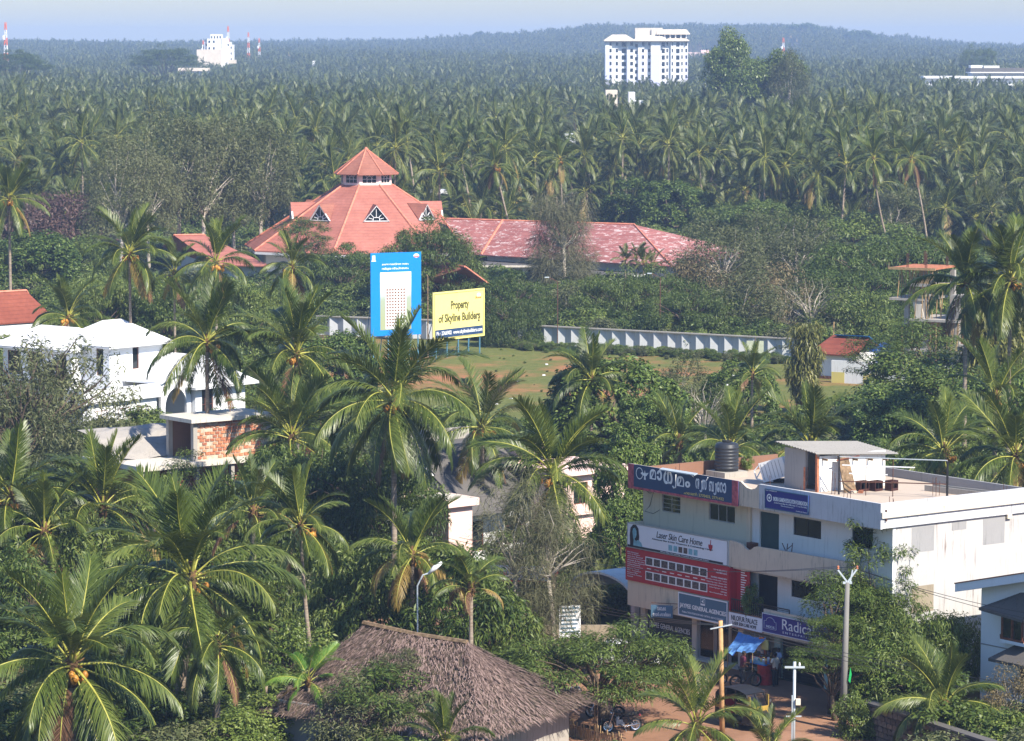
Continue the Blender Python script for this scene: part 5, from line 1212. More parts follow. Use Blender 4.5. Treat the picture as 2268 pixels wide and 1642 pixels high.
# ================================================================ small tiled house and its compound wall
def smallhouse():
    a, b, rz, L = frame_from(1803, 838, 1872, 843, 0); e = empty('small_tiled_house', (a.x, a.y, 0), rz, 'small whitewashed house with a red tiled roof and blue tarpaulin at the field edge', 'building')
    MB().box(0, L + 1.2, 0, 4, 0, 2.4).put('wall', M['white'], e)
    m = MB(); m.prism([(-.3, -.5, 2.25), (L + 1.5, -.5, 2.25), (L + 1.3, 2.0, 3.75), (.7, 2.0, 3.75)], (0, 0, .12)); m.put('roof_face', M['tiledark'], e)
    m = MB(); m.prism([(.7, 2.0, 3.75), (L + 1.3, 2.0, 3.75), (L + 1.5, 4.5, 2.25), (-.3, 4.5, 2.25)], (0, 0, .12)); m.put('roof_face', M['tiledark'], e)
    m = MB(); m.prism([(.3, -.05, 0), (L, -.05, 0), (L, -.05, .3), (.3, -.05, .3)], (0, .045, 0)); m.put('base_band', M['laterite'], e)
    m = MB(); m.prism([(1.2, 1.6, 3.95), (L + 1.5, 1.6, 4.0), (L + 1.5, 3.0, 3.3), (1.2, 3.0, 3.4)], (0, 0, .03)); m.put('tarpaulin', M['ink_cyan'], e)
    a, b, rz, L = frame_from(1841, 848, 2190, 868, 0); e = empty('compound_wall', (a.x, a.y, 0), rz, 'white compound wall with faded yellow painted panels below the concrete frame', 'wall'); e['kind'] = 'thing'
    MB().box(0, L, 0, .18, 0, 2.05).put('wall', M['white'], e)
    for u0, u1 in ((.0, .085), (.205, .285)): MB().box(L * u0 + .02, L * u1, -.012, -.002, .0, 1.0).put('painted_panel', wallpaint('faded_yellow_%d' % (u0 * 100), (.62, .52, .16), (.5, .45, .35), .8), e)
    c = gp(1940, 842, 0); t = empty('tarpaulin_shed', (c.x, c.y + 1.5, 0), rz, 'bright blue tarpaulin wrapped shed behind the compound wall', 'shed')
    m = MB(); m.prism([(-.9, 0, 0), (.9, 0, 0), (.9, 0, 2.9), (.2, 0, 3.2), (-.7, 0, 2.95)], (0, 1.8, 0)); m.put('cover', plain('tarpaulin_blue', (.02, .10, .42), .4, .4, .35, 3), t)
    for (px, py, h) in ((1844, 830, 4.9), (1995, 850, 5.2), (2000, 852, 4.0), (2072, 850, 5.0), (2118, 845, 4.6)):
        q = gp(px, py, 0); t = empty('timber_post', q, 0, 'bare timber post standing near the small tiled house and concrete frame', 'post', 'bare timber posts at the field edge'); MB().tube([(0, 0, 0), (random.uniform(-.08, .08), 0, h)], .06, 6).put('shaft', M['bamboo'], t)
    q = gp(1671, 800); t = empty('tarpaulin_sheet', (q.x, q.y - .4, 0), rz * .3, 'pale green sheet hung on a short frame against the panel wall', 'sheet'); MB().box(-.8, .85, 0, .03, .05, 2.0).put('cloth', plain('pale_green_cloth', (.42, .45, .33), .8, .2, .2), t); m = MB(); m.bar((-.05, -.06, 0), (.05, -.06, 2.3), .09); m.bar((-.3, -.08, 1.1), (.35, -.08, 1.3), .07); m.put('cross_frame', M['oldwood'], t)
smallhouse()
# ================================================================ concrete frame under construction
def frame_building():
    a = gp(1996, 842, 0); e = empty('unfinished_building', (a.x, a.y, 0), R(-30), 'unfinished concrete frame building propped with bamboo poles', 'building')
    c, b = M['concrete'], M['bamboo']
    q = lambda px, py, z: tl(e, gp(px, py, z))
    def slab(x0, x1, y0, y1, z, th=.22, mt='concrete'): return MB().box(x0, x1, y0, y1, z - th, z).put('slab', M[mt], e)
    slab(-1.0, 3.4, -.6, 5, 10.3, .12, 'laterite'); slab(-1.0, 2.4, -.6, 5, 7.55); slab(1.2, 6.0, -1.2, 5, 5.75); slab(1.2, 3.8, -1.0, 2, 8.9); slab(1.2, 6.4, -1.2, 6, 3.0); slab(5.0, 7.4, -.6, 4, 8.0); slab(6.0, 9.5, -1.0, 5, 3.6)
    for (x, y, z0, z1) in ((.2, 0, 0, 7.3), (2.2, -.4, 3.0, 7.4), (5.4, -.6, 0, 7.8), (5.2, -.8, 0, 2.8), (.2, 4, 0, 10), (3.0, 4, 0, 10), (9, -.6, 0, 3.4), (2.9, 4.4, 0, 8.6)): MB().box(x, x + .45, y, y + .35, z0, z1).put('column', c, e)
    m = MB(); m.prism([(1.6, -.5, 5.75), (2.4, -.5, 5.75), (2.0, -.5, 7.4), (1.2, -.5, 7.4)], (0, 1, 0)); m.put('stair_flight', M['concpale'], e)
    MB().box(6.0, 6.9, -.3, -.1, 3.6, 6.8).put('brick_wall', M['laterite'], e); MB().box(6.0, 9.3, -.3, -.1, 3.6, 4.4).put('brick_wall', M['laterite'], e); MB().box(.7, 2.1, 3.8, 4.0, 3.0, 5.5).put('brick_wall', M['laterite'], e); MB().box(5.9, 6.3, -.5, -.3, 0, 2.8).put('brick_wall', M['laterite'], e); MB().box(1.5, 6, 4.5, 4.7, 0, 5.5).put('brick_wall', M['brickwall'], e)
    rr = random.Random(8)
    for i in range(20):
        x, y = rr.uniform(-.8, 2.2), rr.uniform(-.4, 4); MB().tube([(x + rr.uniform(-.5, .5), y, 7.55), (x, y, 10.2)], .045, 5).put('prop', b, e)
    for i in range(12):
        x, y = rr.uniform(1.4, 5.6), rr.uniform(-1, 2); MB().tube([(x + rr.uniform(-.3, .3), y, 5.75), (x, y, 8.8 if x < 3.8 else 7.9)], .045, 5).put('prop', b, e)
    for i in range(8):
        x = rr.uniform(1.4, 6); MB().tube([(x + rr.uniform(-.2, .2), -.9, 3.0), (x, -.9, 5.5)], .045, 5).put('prop', b, e)
    m = MB(); m.prism([(1.6, -.9, 8.95), (3.6, -.9, 8.95), (3.3, -.9, 10.0), (2.6, -.9, 9.4)], (0, .1, 0)); m.put('timber_stack', M['bamboo'], e)
    for (x, y) in ((.4, 0), (2.2, 0), (.4, 4), (2.6, 4)):
        for k in range(4): MB().bar((x + k * .07, y, 10.3), (x + k * .07, y, 11.6), .03).put('starter_bar', M['iron'], e)
    MB().box(-1.1, 3.5, -.7, -.58, 10.12, 10.34).put('shuttering', M['bamboo'], e)
frame_building()
# ================================================================ far buildings
M['lav'] = plain('lavender_paint', (.60, .60, .80), .8, .2, .03)
M['creamroof'] = plain('cream_roof', (.66, .57, .46), .8, .2, .1, .3)
def tower_block():
    D = 1500.0; c = dp(1432, 100, D); z0 = float(terr(c.x, c.y)); s = D / FPX
    e = empty('apartment_block', (c.x, c.y, z0), 0, 'tall white apartment block with lavender panels rising out of the palm grove', 'building')
    def Xp(x): return ((1440 + x / 9.072) * .91415 - 1432) * s
    zt = dp(1432, (50 + 455 / 9.072) * .91415, D).z - z0; fl = 2.95
    cols = [(245, 390, 0), (390, 530, 1.2), (530, 720, 2.2), (720, 960, .8), (960, 1100, 0), (1100, 1240, .8), (1240, 1450, -.8), (1450, 1680, 1.6), (1680, 1960, .6), (1960, 2060, 1.8)]
    for i, (a, b, y) in enumerate(cols):
        MB().box(Xp(a), Xp(b) - .01, y, 16, 0, zt).put('wall', M['whiteclean'], e)
        if i in (0, 3, 4, 6, 9):
            MB().box(Xp(a) + (.02 if i != 3 else .0), Xp(b if i != 3 else 780) - .03, y - .08, y - .01, 0, zt - 2 * fl).put('lavender_panel', M['lav'], e)
    wins = [(340, 385, 0), (480, 525, 1.2), (610, 700, 2.2), (795, 855, .8), (1050, 1095, 0), (1185, 1235, .8), (1485, 1550, 1.6), (1590, 1620, 1.6), (1705, 1728, .6), (1800, 1870, .6), (1915, 1940, .6), (2005, 2040, 1.8), (900, 955, .8)]
    for (a, b, y) in wins:
        for k in range(8):
            z = zt - .5 - k * fl; h = 1.9 if b - a > 60 else 1.5; o = (.75 if (a, b) == (900, 955) else 0)
            w = MB().box(Xp(a), Xp(b), y - .12, y - .03, z - h - o, z - o).put('window', M['glass'], e)
    # roofs
    def hiproof(x0, x1, y0, y1, z, h, k):
        m = MB(); a, b, c_, d = (x0, y0, z), (x1, y0, z), (x1, y1, z), (x0, y1, z); ym = (y0 + y1) / 2; r0, r1 = (x0 + k, ym, z + h), (x1 - k, ym, z + h)
        for f in ([a, b, r1, r0], [c_, d, r0, r1], [b, c_, r1], [d, a, r0]): m.prism(f, (0, 0, -.4))
        m.put('roof', M['creamroof'], e)
    hiproof(Xp(215), Xp(900), -1.5, 17, zt + .4, 2.6, 4); hiproof(Xp(850), Xp(1620), -2.4, 17, zt + .4, 3.6, 5); hiproof(Xp(1560), Xp(2085), -1, 17, zt + .4, 1.9, 3)
    MB().box(Xp(905), Xp(1510), 4, 11, zt + 1, zt + 6.0).put('roof_tank_room', M['concpale'], e); MB().box(Xp(1260), Xp(1385), 3.2, 3.98, zt + .8, zt + 5.4).put('lift_shaft', M['concpale'], e)
    MB().box(Xp(1400), Xp(2050), 3, 13, zt + 1.6, zt + 3.0).put('penthouse', M['glass'], e)
    for i in range(6): x = Xp(1420 + i * 118); MB().box(x, x + .6, 2.8, 3.0, zt + 1.4, zt + 3.0).put('penthouse_pier', M['whiteclean'], e)
    m = MB(); m.prism([(Xp(1370), 1.8, zt + 3.0), (Xp(2105), 1.8, zt + 3.0), (Xp(2030), 4.5, zt + 5.0), (Xp(1400), 4.5, zt + 5.0)], (0, 0, .3)); m.box(Xp(1400), Xp(2030), 4.5, 13, zt + 3.0, zt + 5.0); m.put('penthouse_roof', M['creamroof'], e)
tower_block()
def far_block(name, label, D, boxes, cat='building', rz=0):
    """boxes: pixel x0, x1, y-top, y-bottom, depth offset, depth, material, windows"""
    bx = [(b[0] + b[1]) / 2 for b in boxes]; cx = sum(bx) / len(bx); c = dp(cx, 130, D); z0 = float(terr(c.x, D)); s = D / FPX
    e = empty(name, (c.x, D, z0), rz, label, cat)
    for (x0, x1, y0, y1, off, dep, mt, wins) in boxes:
        zt, zb = dp(cx, y0, D).z - z0, (dp(cx, y1, D).z - z0 if y1 else 0.0); X0, X1 = (x0 - cx) * s, (x1 - cx) * s
        MB().box(X0, X1, off, off + dep, zb, zt).put('wall' if mt not in ('asb', 'creamroof', 'concdark', 'tile', 'tileold') else 'roof', M[mt], e)
        if wins:
            n, rows, zs = wins
            for i in range(n):
                for r_ in range(rows):
                    w = (X1 - X0) / n; xa = X0 + w * (i + .3); z = zt - 1.2 - zs * r_; MB().box(xa, xa + w * .4, off - .08, off - .02, z - 1.4, z).put('window', M['glass'], e)
    return e
far_block('hospital_block', 'white stepped block on the far left skyline', 2050, [(446, 514, 99, None, 6, 12, 'whiteclean', (8, 3, 3.6)), (451, 509, 93, None, 5, 10, 'whiteclean', (5, 1, 3.4)), (465, 490, 76, None, 4, 9, 'whiteclean', (4, 1, 4.5)), (437, 490, 110, None, -3, 8, 'creamroof', None), (458, 478, 86, None, 3, 9, 'whiteclean', (2, 4, 4.0)), (490, 503, 85, None, 3.6, 9, 'whiteclean', None)])
far_block('long_shed', 'pale shed roof with a blue sheet front among far palms', 1600, [(394, 460, 151, 158, 0, 12, 'creamroof', None), (398, 458, 157, None, 1, 10, 'bluewall', None)])
far_block('institute_building', 'long pale institute with a dark roof behind the right-hand palms', 1230, [(2046, 2300, 169, 174, -1.5, 14, 'whiteclean', None), (2050, 2300, 174, None, 0, 12, 'white', (30, 1, 5)), (2044, 2300, 187, 191, -1.5, 14, 'whiteclean', None), (2152, 2300, 151, 160, 2, 14, 'concdark', None), (2150, 2300, 160, 162, 0, 14, 'whiteclean', None), (2156, 2300, 162, 170, 3, 12, 'white', (14, 1, 3)), (2154, 2180, 145, 151, 4, 6, 'whiteclean', None), (2182, 2216, 146, 155, 2.5, 6, 'whiteclean', None)])
far_block('white_house', 'white walled house glimpsed among palms behind the hall', 640, [(1252, 1288, 298, 318, 0, 8, 'whiteclean', (2, 1, 3)), (1276, 1300, 291, 300, 2, 8, 'concdark', None), (1278, 1296, 300, None, 2.5, 8, 'white', None)])
far_block('grey_roofed_house', 'white house with a grey hip roof deep in the palms', 660, [(1590, 1612, 300, None, 0, 7, 'whiteclean', (2, 1, 3)), (1584, 1617, 293, 301, -1, 9, 'concdark', None)])
far_block('cream_house', 'cream house fronts showing in a gap of the grove', 940, [(1342, 1368, 200, None, 0, 8, 'creamroof', (3, 1, 3)), (1394, 1408, 205, None, 4, 8, 'whiteclean', None), (1400, 1425, 222, None, -9, 8, 'white', (2, 1, 3))])
far_block('white_roofed_shed', 'shed with a pale sheet roof right behind the hall roof', 478, [(950, 1002, 424, 430, 0, 8, 'whiteclean', None), (954, 998, 430, None, 1, 7, 'concdark', None)])
far_block('orange_building', 'long peach coloured building on the hill slope behind the apartment block', 2950, [(1524, 1586, 116, 126, 0, 14, 'pinkwall', (12, 1, 3)), (1553, 1570, 111, 118, 2, 10, 'pinkwall', None)])
far_block('hill_house', 'tiny white house on the hillside by the mast', 3200, [(1752, 1765, 104, 114, 0, 10, 'whiteclean', None), (1740, 1756, 107, 114, 3, 8, 'pinkwall', None)])
far_block('distant_house', 'tiny white tower house in the far grove', 1900, [(692, 698, 135, 150, 0, 6, 'whiteclean', None)])
far_block('distant_house', 'tiny cream hut left of the apartment block in the far grove', 1700, [(505, 521, 133, 141, 0, 8, 'creamroof', None)])
def mast(px, yt, D, w, label, lit=True, name='lattice_mast'):
    c = dp(px, yt, D); z0 = float(terr(c.x, D)); H = c.z - z0; e = empty(name, (c.x, D, z0), 0, label, 'mast'); n = 9
    for k in range(n):
        za, zb = H * k / n, H * (k + 1) / n; wa, wb = w * (1 - .75 * k / n), w * (1 - .75 * (k + 1) / n); m = MB(); t = w * .07
        ca = [(sx * wa / 2, sy * wa / 2, za) for sx, sy in ((-1, -1), (1, -1), (1, 1), (-1, 1))]; cb = [(sx * wb / 2, sy * wb / 2, zb) for sx, sy in ((-1, -1), (1, -1), (1, 1), (-1, 1))]
        for i in range(4): m.bar(ca[i], cb[i], t); m.bar(ca[i], cb[(i + 1) % 4], t * .7); m.bar(ca[(i + 1) % 4], cb[i], t * .7); m.bar(cb[i], cb[(i + 1) % 4], t * .7)
        tag(m.put('mast_section', M['ink_or' if k % 2 == 0 else 'whiteclean'], e), kind='stuff')
    if lit: MB().lathe([(.1, H * .74), (w * .3, H * .75), (w * .3, H * .80), (.1, H * .81)], 10, Matrix.Translation((-w * .35, -w * .3, 0))).put('dish', M['whiteclean'], e)
    return e
mast(12, 50, 2000, 3.4, 'red and white lattice mast with a dish on the far left skyline')
mast(505, 58, 2200, 3.0, 'thin red lattice mast right behind the white stepped block'); mast(550, 72, 2300, 2.6, 'faint red lattice mast between two others on the left skyline', False); mast(574, 85, 2300, 2.4, 'short faint mast with white dishes on the left skyline'); mast(450, 90, 2250, 2.4, 'short faint mast left of the white stepped block'); mast(1735, 84, 2300, 3.2, 'red and white lattice mast in front of the hill')
# ================================================================ coconut palms near by
HP = [  # px, py, crown height, frond length, label, options
 (872, 886, 11.0, 5.3, 'great coconut palm in front of the blue hoarding, its fronds covering the board', dict(n=27, seed=1, skew=.85)),
 (421, 1281, 7.1, 5.4, 'big coconut palm with a stout leaning trunk and orange nuts in the near garden', dict(n=28, seed=2, lean=(.9, 0), nuts=4, r0=.26, skew=.9)),
 (160, 1471, 4.9, 5.0, 'broad low coconut palm filling the bottom corner of the garden', dict(n=26, seed=3, nuts=3, skew=.85, r0=.26)),
 (665, 1160, 8.1, 2.9, 'slender young coconut palm on a thin pale trunk beside the round rain tree', dict(n=19, seed=4, lean=(-.7, 0), r0=.13, nuts=1)),
 (913, 1227, 6.3, 3.1, 'coconut palm with yellowed and dead hanging fronds behind the thatched hut', dict(n=20, seed=6, yel=5, dry=4, r0=.15, nuts=2)),
 (1043, 1295, 6.0, 2.0, 'thin grey-stemmed coconut palm with few fronds rising through the hut garden', dict(n=12, seed=7, r0=.14, lo=1, hi=5, dry=2, nuts=0)),
 (1543, 1602, 2.7, 2.9, 'young coconut palm by the street in front of the auto-rickshaw', dict(n=18, seed=8, lo=0, hi=7, dry=2, yel=1, r0=.16, nuts=0)),
 (2091, 1556, 2.1, 3.0, 'young coconut palm behind the stone wall beside the pale blue house', dict(n=19, seed=9, lo=0, hi=7, r0=.17, nuts=1)),
 (1224, 1047, 8.6, 4.3, 'coconut palm standing before the pink house with long drooping fronds', dict(n=25, seed=10, r0=.17, nuts=3)),
 (1068, 944, 7.9, 4.1, 'upright-crowned coconut palm with bunches of nuts behind the pink house roof', dict(n=18, seed=11, lo=0, hi=8, nuts=3, r0=.17)),
 (1310, 838, 7.6, 3.6, 'lone coconut palm at the field edge behind the dense round tree', dict(n=18, seed=12, lo=0, hi=7, nuts=0, r0=.17)),
 (458, 756, 11.6, 4.4, 'tall coconut palm on a bare trunk rising beside the white villa', dict(n=22, seed=13, nuts=2, r0=.18)),
 (656, 782, 11.0, 4.8, 'leafy coconut palm with a brown dead sheath right of the villa palm', dict(n=25, seed=14, dry=2, r0=.2, nuts=1)),
 (646, 965, 6.8, 4.6, 'low wide coconut palm touching the unfinished brick house', dict(n=20, seed=15, lo=0, hi=6, r0=.2, nuts=0)),
 (287, 560, 14.0, 4.2, 'tall coconut palm with golden lower fronds before the purple-leaved tree', dict(n=22, seed=16, yel=4, dry=1, r0=.16)),
 (478, 580, 13.2, 3.8, 'tall slim coconut palm in front of the small red tiled wing', dict(n=19, seed=17, r0=.15)),
 (647, 590, 12.2, 3.2, 'coconut palm just below the hall roof with arching fronds', dict(n=18, seed=18, r0=.15)),
 (151, 700, 7.6, 3.9, 'coconut palm with bright new leaves over the dark tiled house', dict(n=18, seed=19, r0=.16, lo=0, hi=6)),
 (386, 605, 12.2, 2.8, 'small coconut palm squeezed between two taller ones below the tiled wing', dict(n=15, seed=20, r0=.14)),
 (24, 1100, 6.6, 4.2, 'coconut palm with orange nut bunches at the edge of the villa garden', dict(n=22, seed=21, nuts=4)),
 (228, 1120, 5.9, 4.4, 'young coconut palm spreading under the terrace of the brick house', dict(n=19, seed=22, lo=0, hi=6, nuts=0)),
 (98, 1175, 5.0, 3.6, 'coconut palm half hidden among garden bushes below the sparse tree', dict(n=18, seed=23, yel=3)),
 (2238, 620, 14.0, 5.0, 'big coconut palm leaning over the concrete frame building', dict(n=25, seed=26, r0=.2)),
 (2140, 628, 13.6, 4.6, 'coconut palm whose fronds sweep across the bamboo props', dict(n=23, seed=27, r0=.2)),
 (2090, 1000, 6.2, 3.8, 'coconut palm right behind the rear parapet of the shop block', dict(n=20, seed=28, nuts=2)),
 (2248, 1010, 6.6, 4.2, 'coconut palm laden with orange nuts beyond the shop roof', dict(n=22, seed=29, nuts=4, yel=3)),
 (1616, 992, 5.6, 3.9, 'young coconut palm behind the black water tank', dict(n=17, seed=30, lo=0, hi=6, nuts=0)),
 (1796, 985, 5.3, 4.2, 'young coconut palm behind the stair cabin roof', dict(n=18, seed=31, lo=0, hi=6, nuts=0)),
 (1666, 826, 6.0, 2.6, 'small coconut palm standing on the grassy plot near the hung sheet', dict(n=13, seed=32, lo=0, hi=6, nuts=0, r0=.14)),
 (1505, 980, 5.4, 3.2, 'young coconut palm between the dense round tree and the shop block', dict(n=14, seed=34, lo=0, hi=6, nuts=0)),
 (2205, 880, 9.0, 3.8, 'coconut palm behind the weeping tree near the compound wall', dict(n=18, seed=35)),
 (20, 440, 14.5, 4.6, 'tall coconut palm standing clear of the purple-leaved tree', dict(n=22, seed=40)),
 (560, 1130, 6.5, 3.0, 'small coconut palm beside the rain tree below the brick house', dict(n=14, seed=41, lo=0, hi=6, nuts=0)),
 (985, 1640, 1.9, 2.2, 'young coconut palm sprouting before the hut eave', dict(n=10, seed=36, lo=0, hi=4, nuts=0, dry=0, yel=0, r0=.12)),
 (1702, 1662, 1.4, 2.0, 'small coconut palm tips beside the metal street pole', dict(n=9, seed=37, lo=0, hi=4, nuts=0, dry=0, yel=0, r0=.1)),
 (480, 1430, 4.6, 3.0, 'coconut palm in the shade below the big leaning one', dict(n=14, seed=42, lo=2, hi=8, nuts=0, r0=.17)),
 # palms at the grove's edge whose bare trunks show
 (1036, 317, 16.0, 3.9, 'slim coconut palm with a long pale trunk behind the hall', dict(n=20, seed=51, lean=(-2.2, 0), r0=.17, nuts=1)),
 (1096, 368, 14.6, 3.6, 'leaning coconut palm whose pale trunk slants to the wing ridge', dict(n=19, seed=52, lean=(-3.6, 0), r0=.17, nuts=1)),
 (1240, 353, 15.0, 3.4, 'straight coconut palm with a white stem above the lichened wing', dict(n=19, seed=53, lean=(-.6, 0), r0=.17, nuts=1)),
 (1934, 350, 15.5, 4.2, 'tall coconut palm on a slanting trunk at the edge of the scrub', dict(n=21, seed=54, lean=(-3.4, 0), r0=.17)),
 (2018, 350, 15.5, 4.0, 'coconut palm with dead skirt fronds and a long slanting stem', dict(n=20, seed=55, lean=(-2.8, 0), r0=.17, dry=4)),
 (2088, 296, 16.0, 4.6, 'tallest coconut palm on the right with a curved bare trunk', dict(n=21, seed=56, lean=(-1.8, 0), r0=.18)),
 (1868, 336, 15.0, 4.2, 'coconut palm carrying red nuts beside the slanting pair', dict(n=20, seed=57, nuts=4, r0=.17)),
 (1737, 281, 15.6, 4.0, 'coconut palm with a trunk slanting the other way', dict(n=20, seed=58, lean=(2.0, 0), r0=.17)),
 (700, 425, 9.5, 3.8, 'coconut palm touching the left slope of the hall roof', dict(n=17, seed=60, yel=3)),
 (915, 430, 9.0, 4.0, 'coconut palm behind the right slope of the hall roof', dict(n=17, seed=61)),
]
for (px, py, z, fl, lab, o) in HP: palm(px, py, z, fl, lab, **o)
# areca palms
palm(683, 1505, 2.9, 1.9, 'bright green areca palm beside the thatched hut', n=11, seed=71, mat='areca', lo=0, hi=7, dry=0, yel=2, nuts=0, r0=.09, name='areca_palm', lean=(-.1, 0))
palm(1335, 1296, 1.6, 1.5, 'small dark areca palm under the arched porch', n=10, seed=72, mat='palmfar', lo=0, hi=5, dry=0, yel=0, nuts=0, r0=.08, name='areca_palm')
for i, (px, py, z) in enumerate([(1505, 607, 5.0), (1385, 578, 6.0), (1425, 582, 5.8), (1410, 570, 6.4), (1445, 588, 5.2)]):
    palm(px, py, z, 2.0, 'ornamental areca palm in the clump by the curved canopy roof', n=10, seed=80 + i, mat='palmfar', lo=0, hi=5, dry=0, yel=0, nuts=0, r0=.08, name='areca_palm', group='areca palms by the canopy roof')
# bare trunks seen under the near palms
for (px, py, h, lab) in [(590, 1640, 2.4, 'pale bare palm stem standing in the near garden shrubs'), (480, 1640, 4.0, 'dark palm stem close behind the big leaning trunk')]:
    q = gp(px, py, 0); e = empty('palm_stem', q, 0, lab, 'palm tree'); put('trunk', trunk_mesh(h, (.1, 0), .1, .08), e)

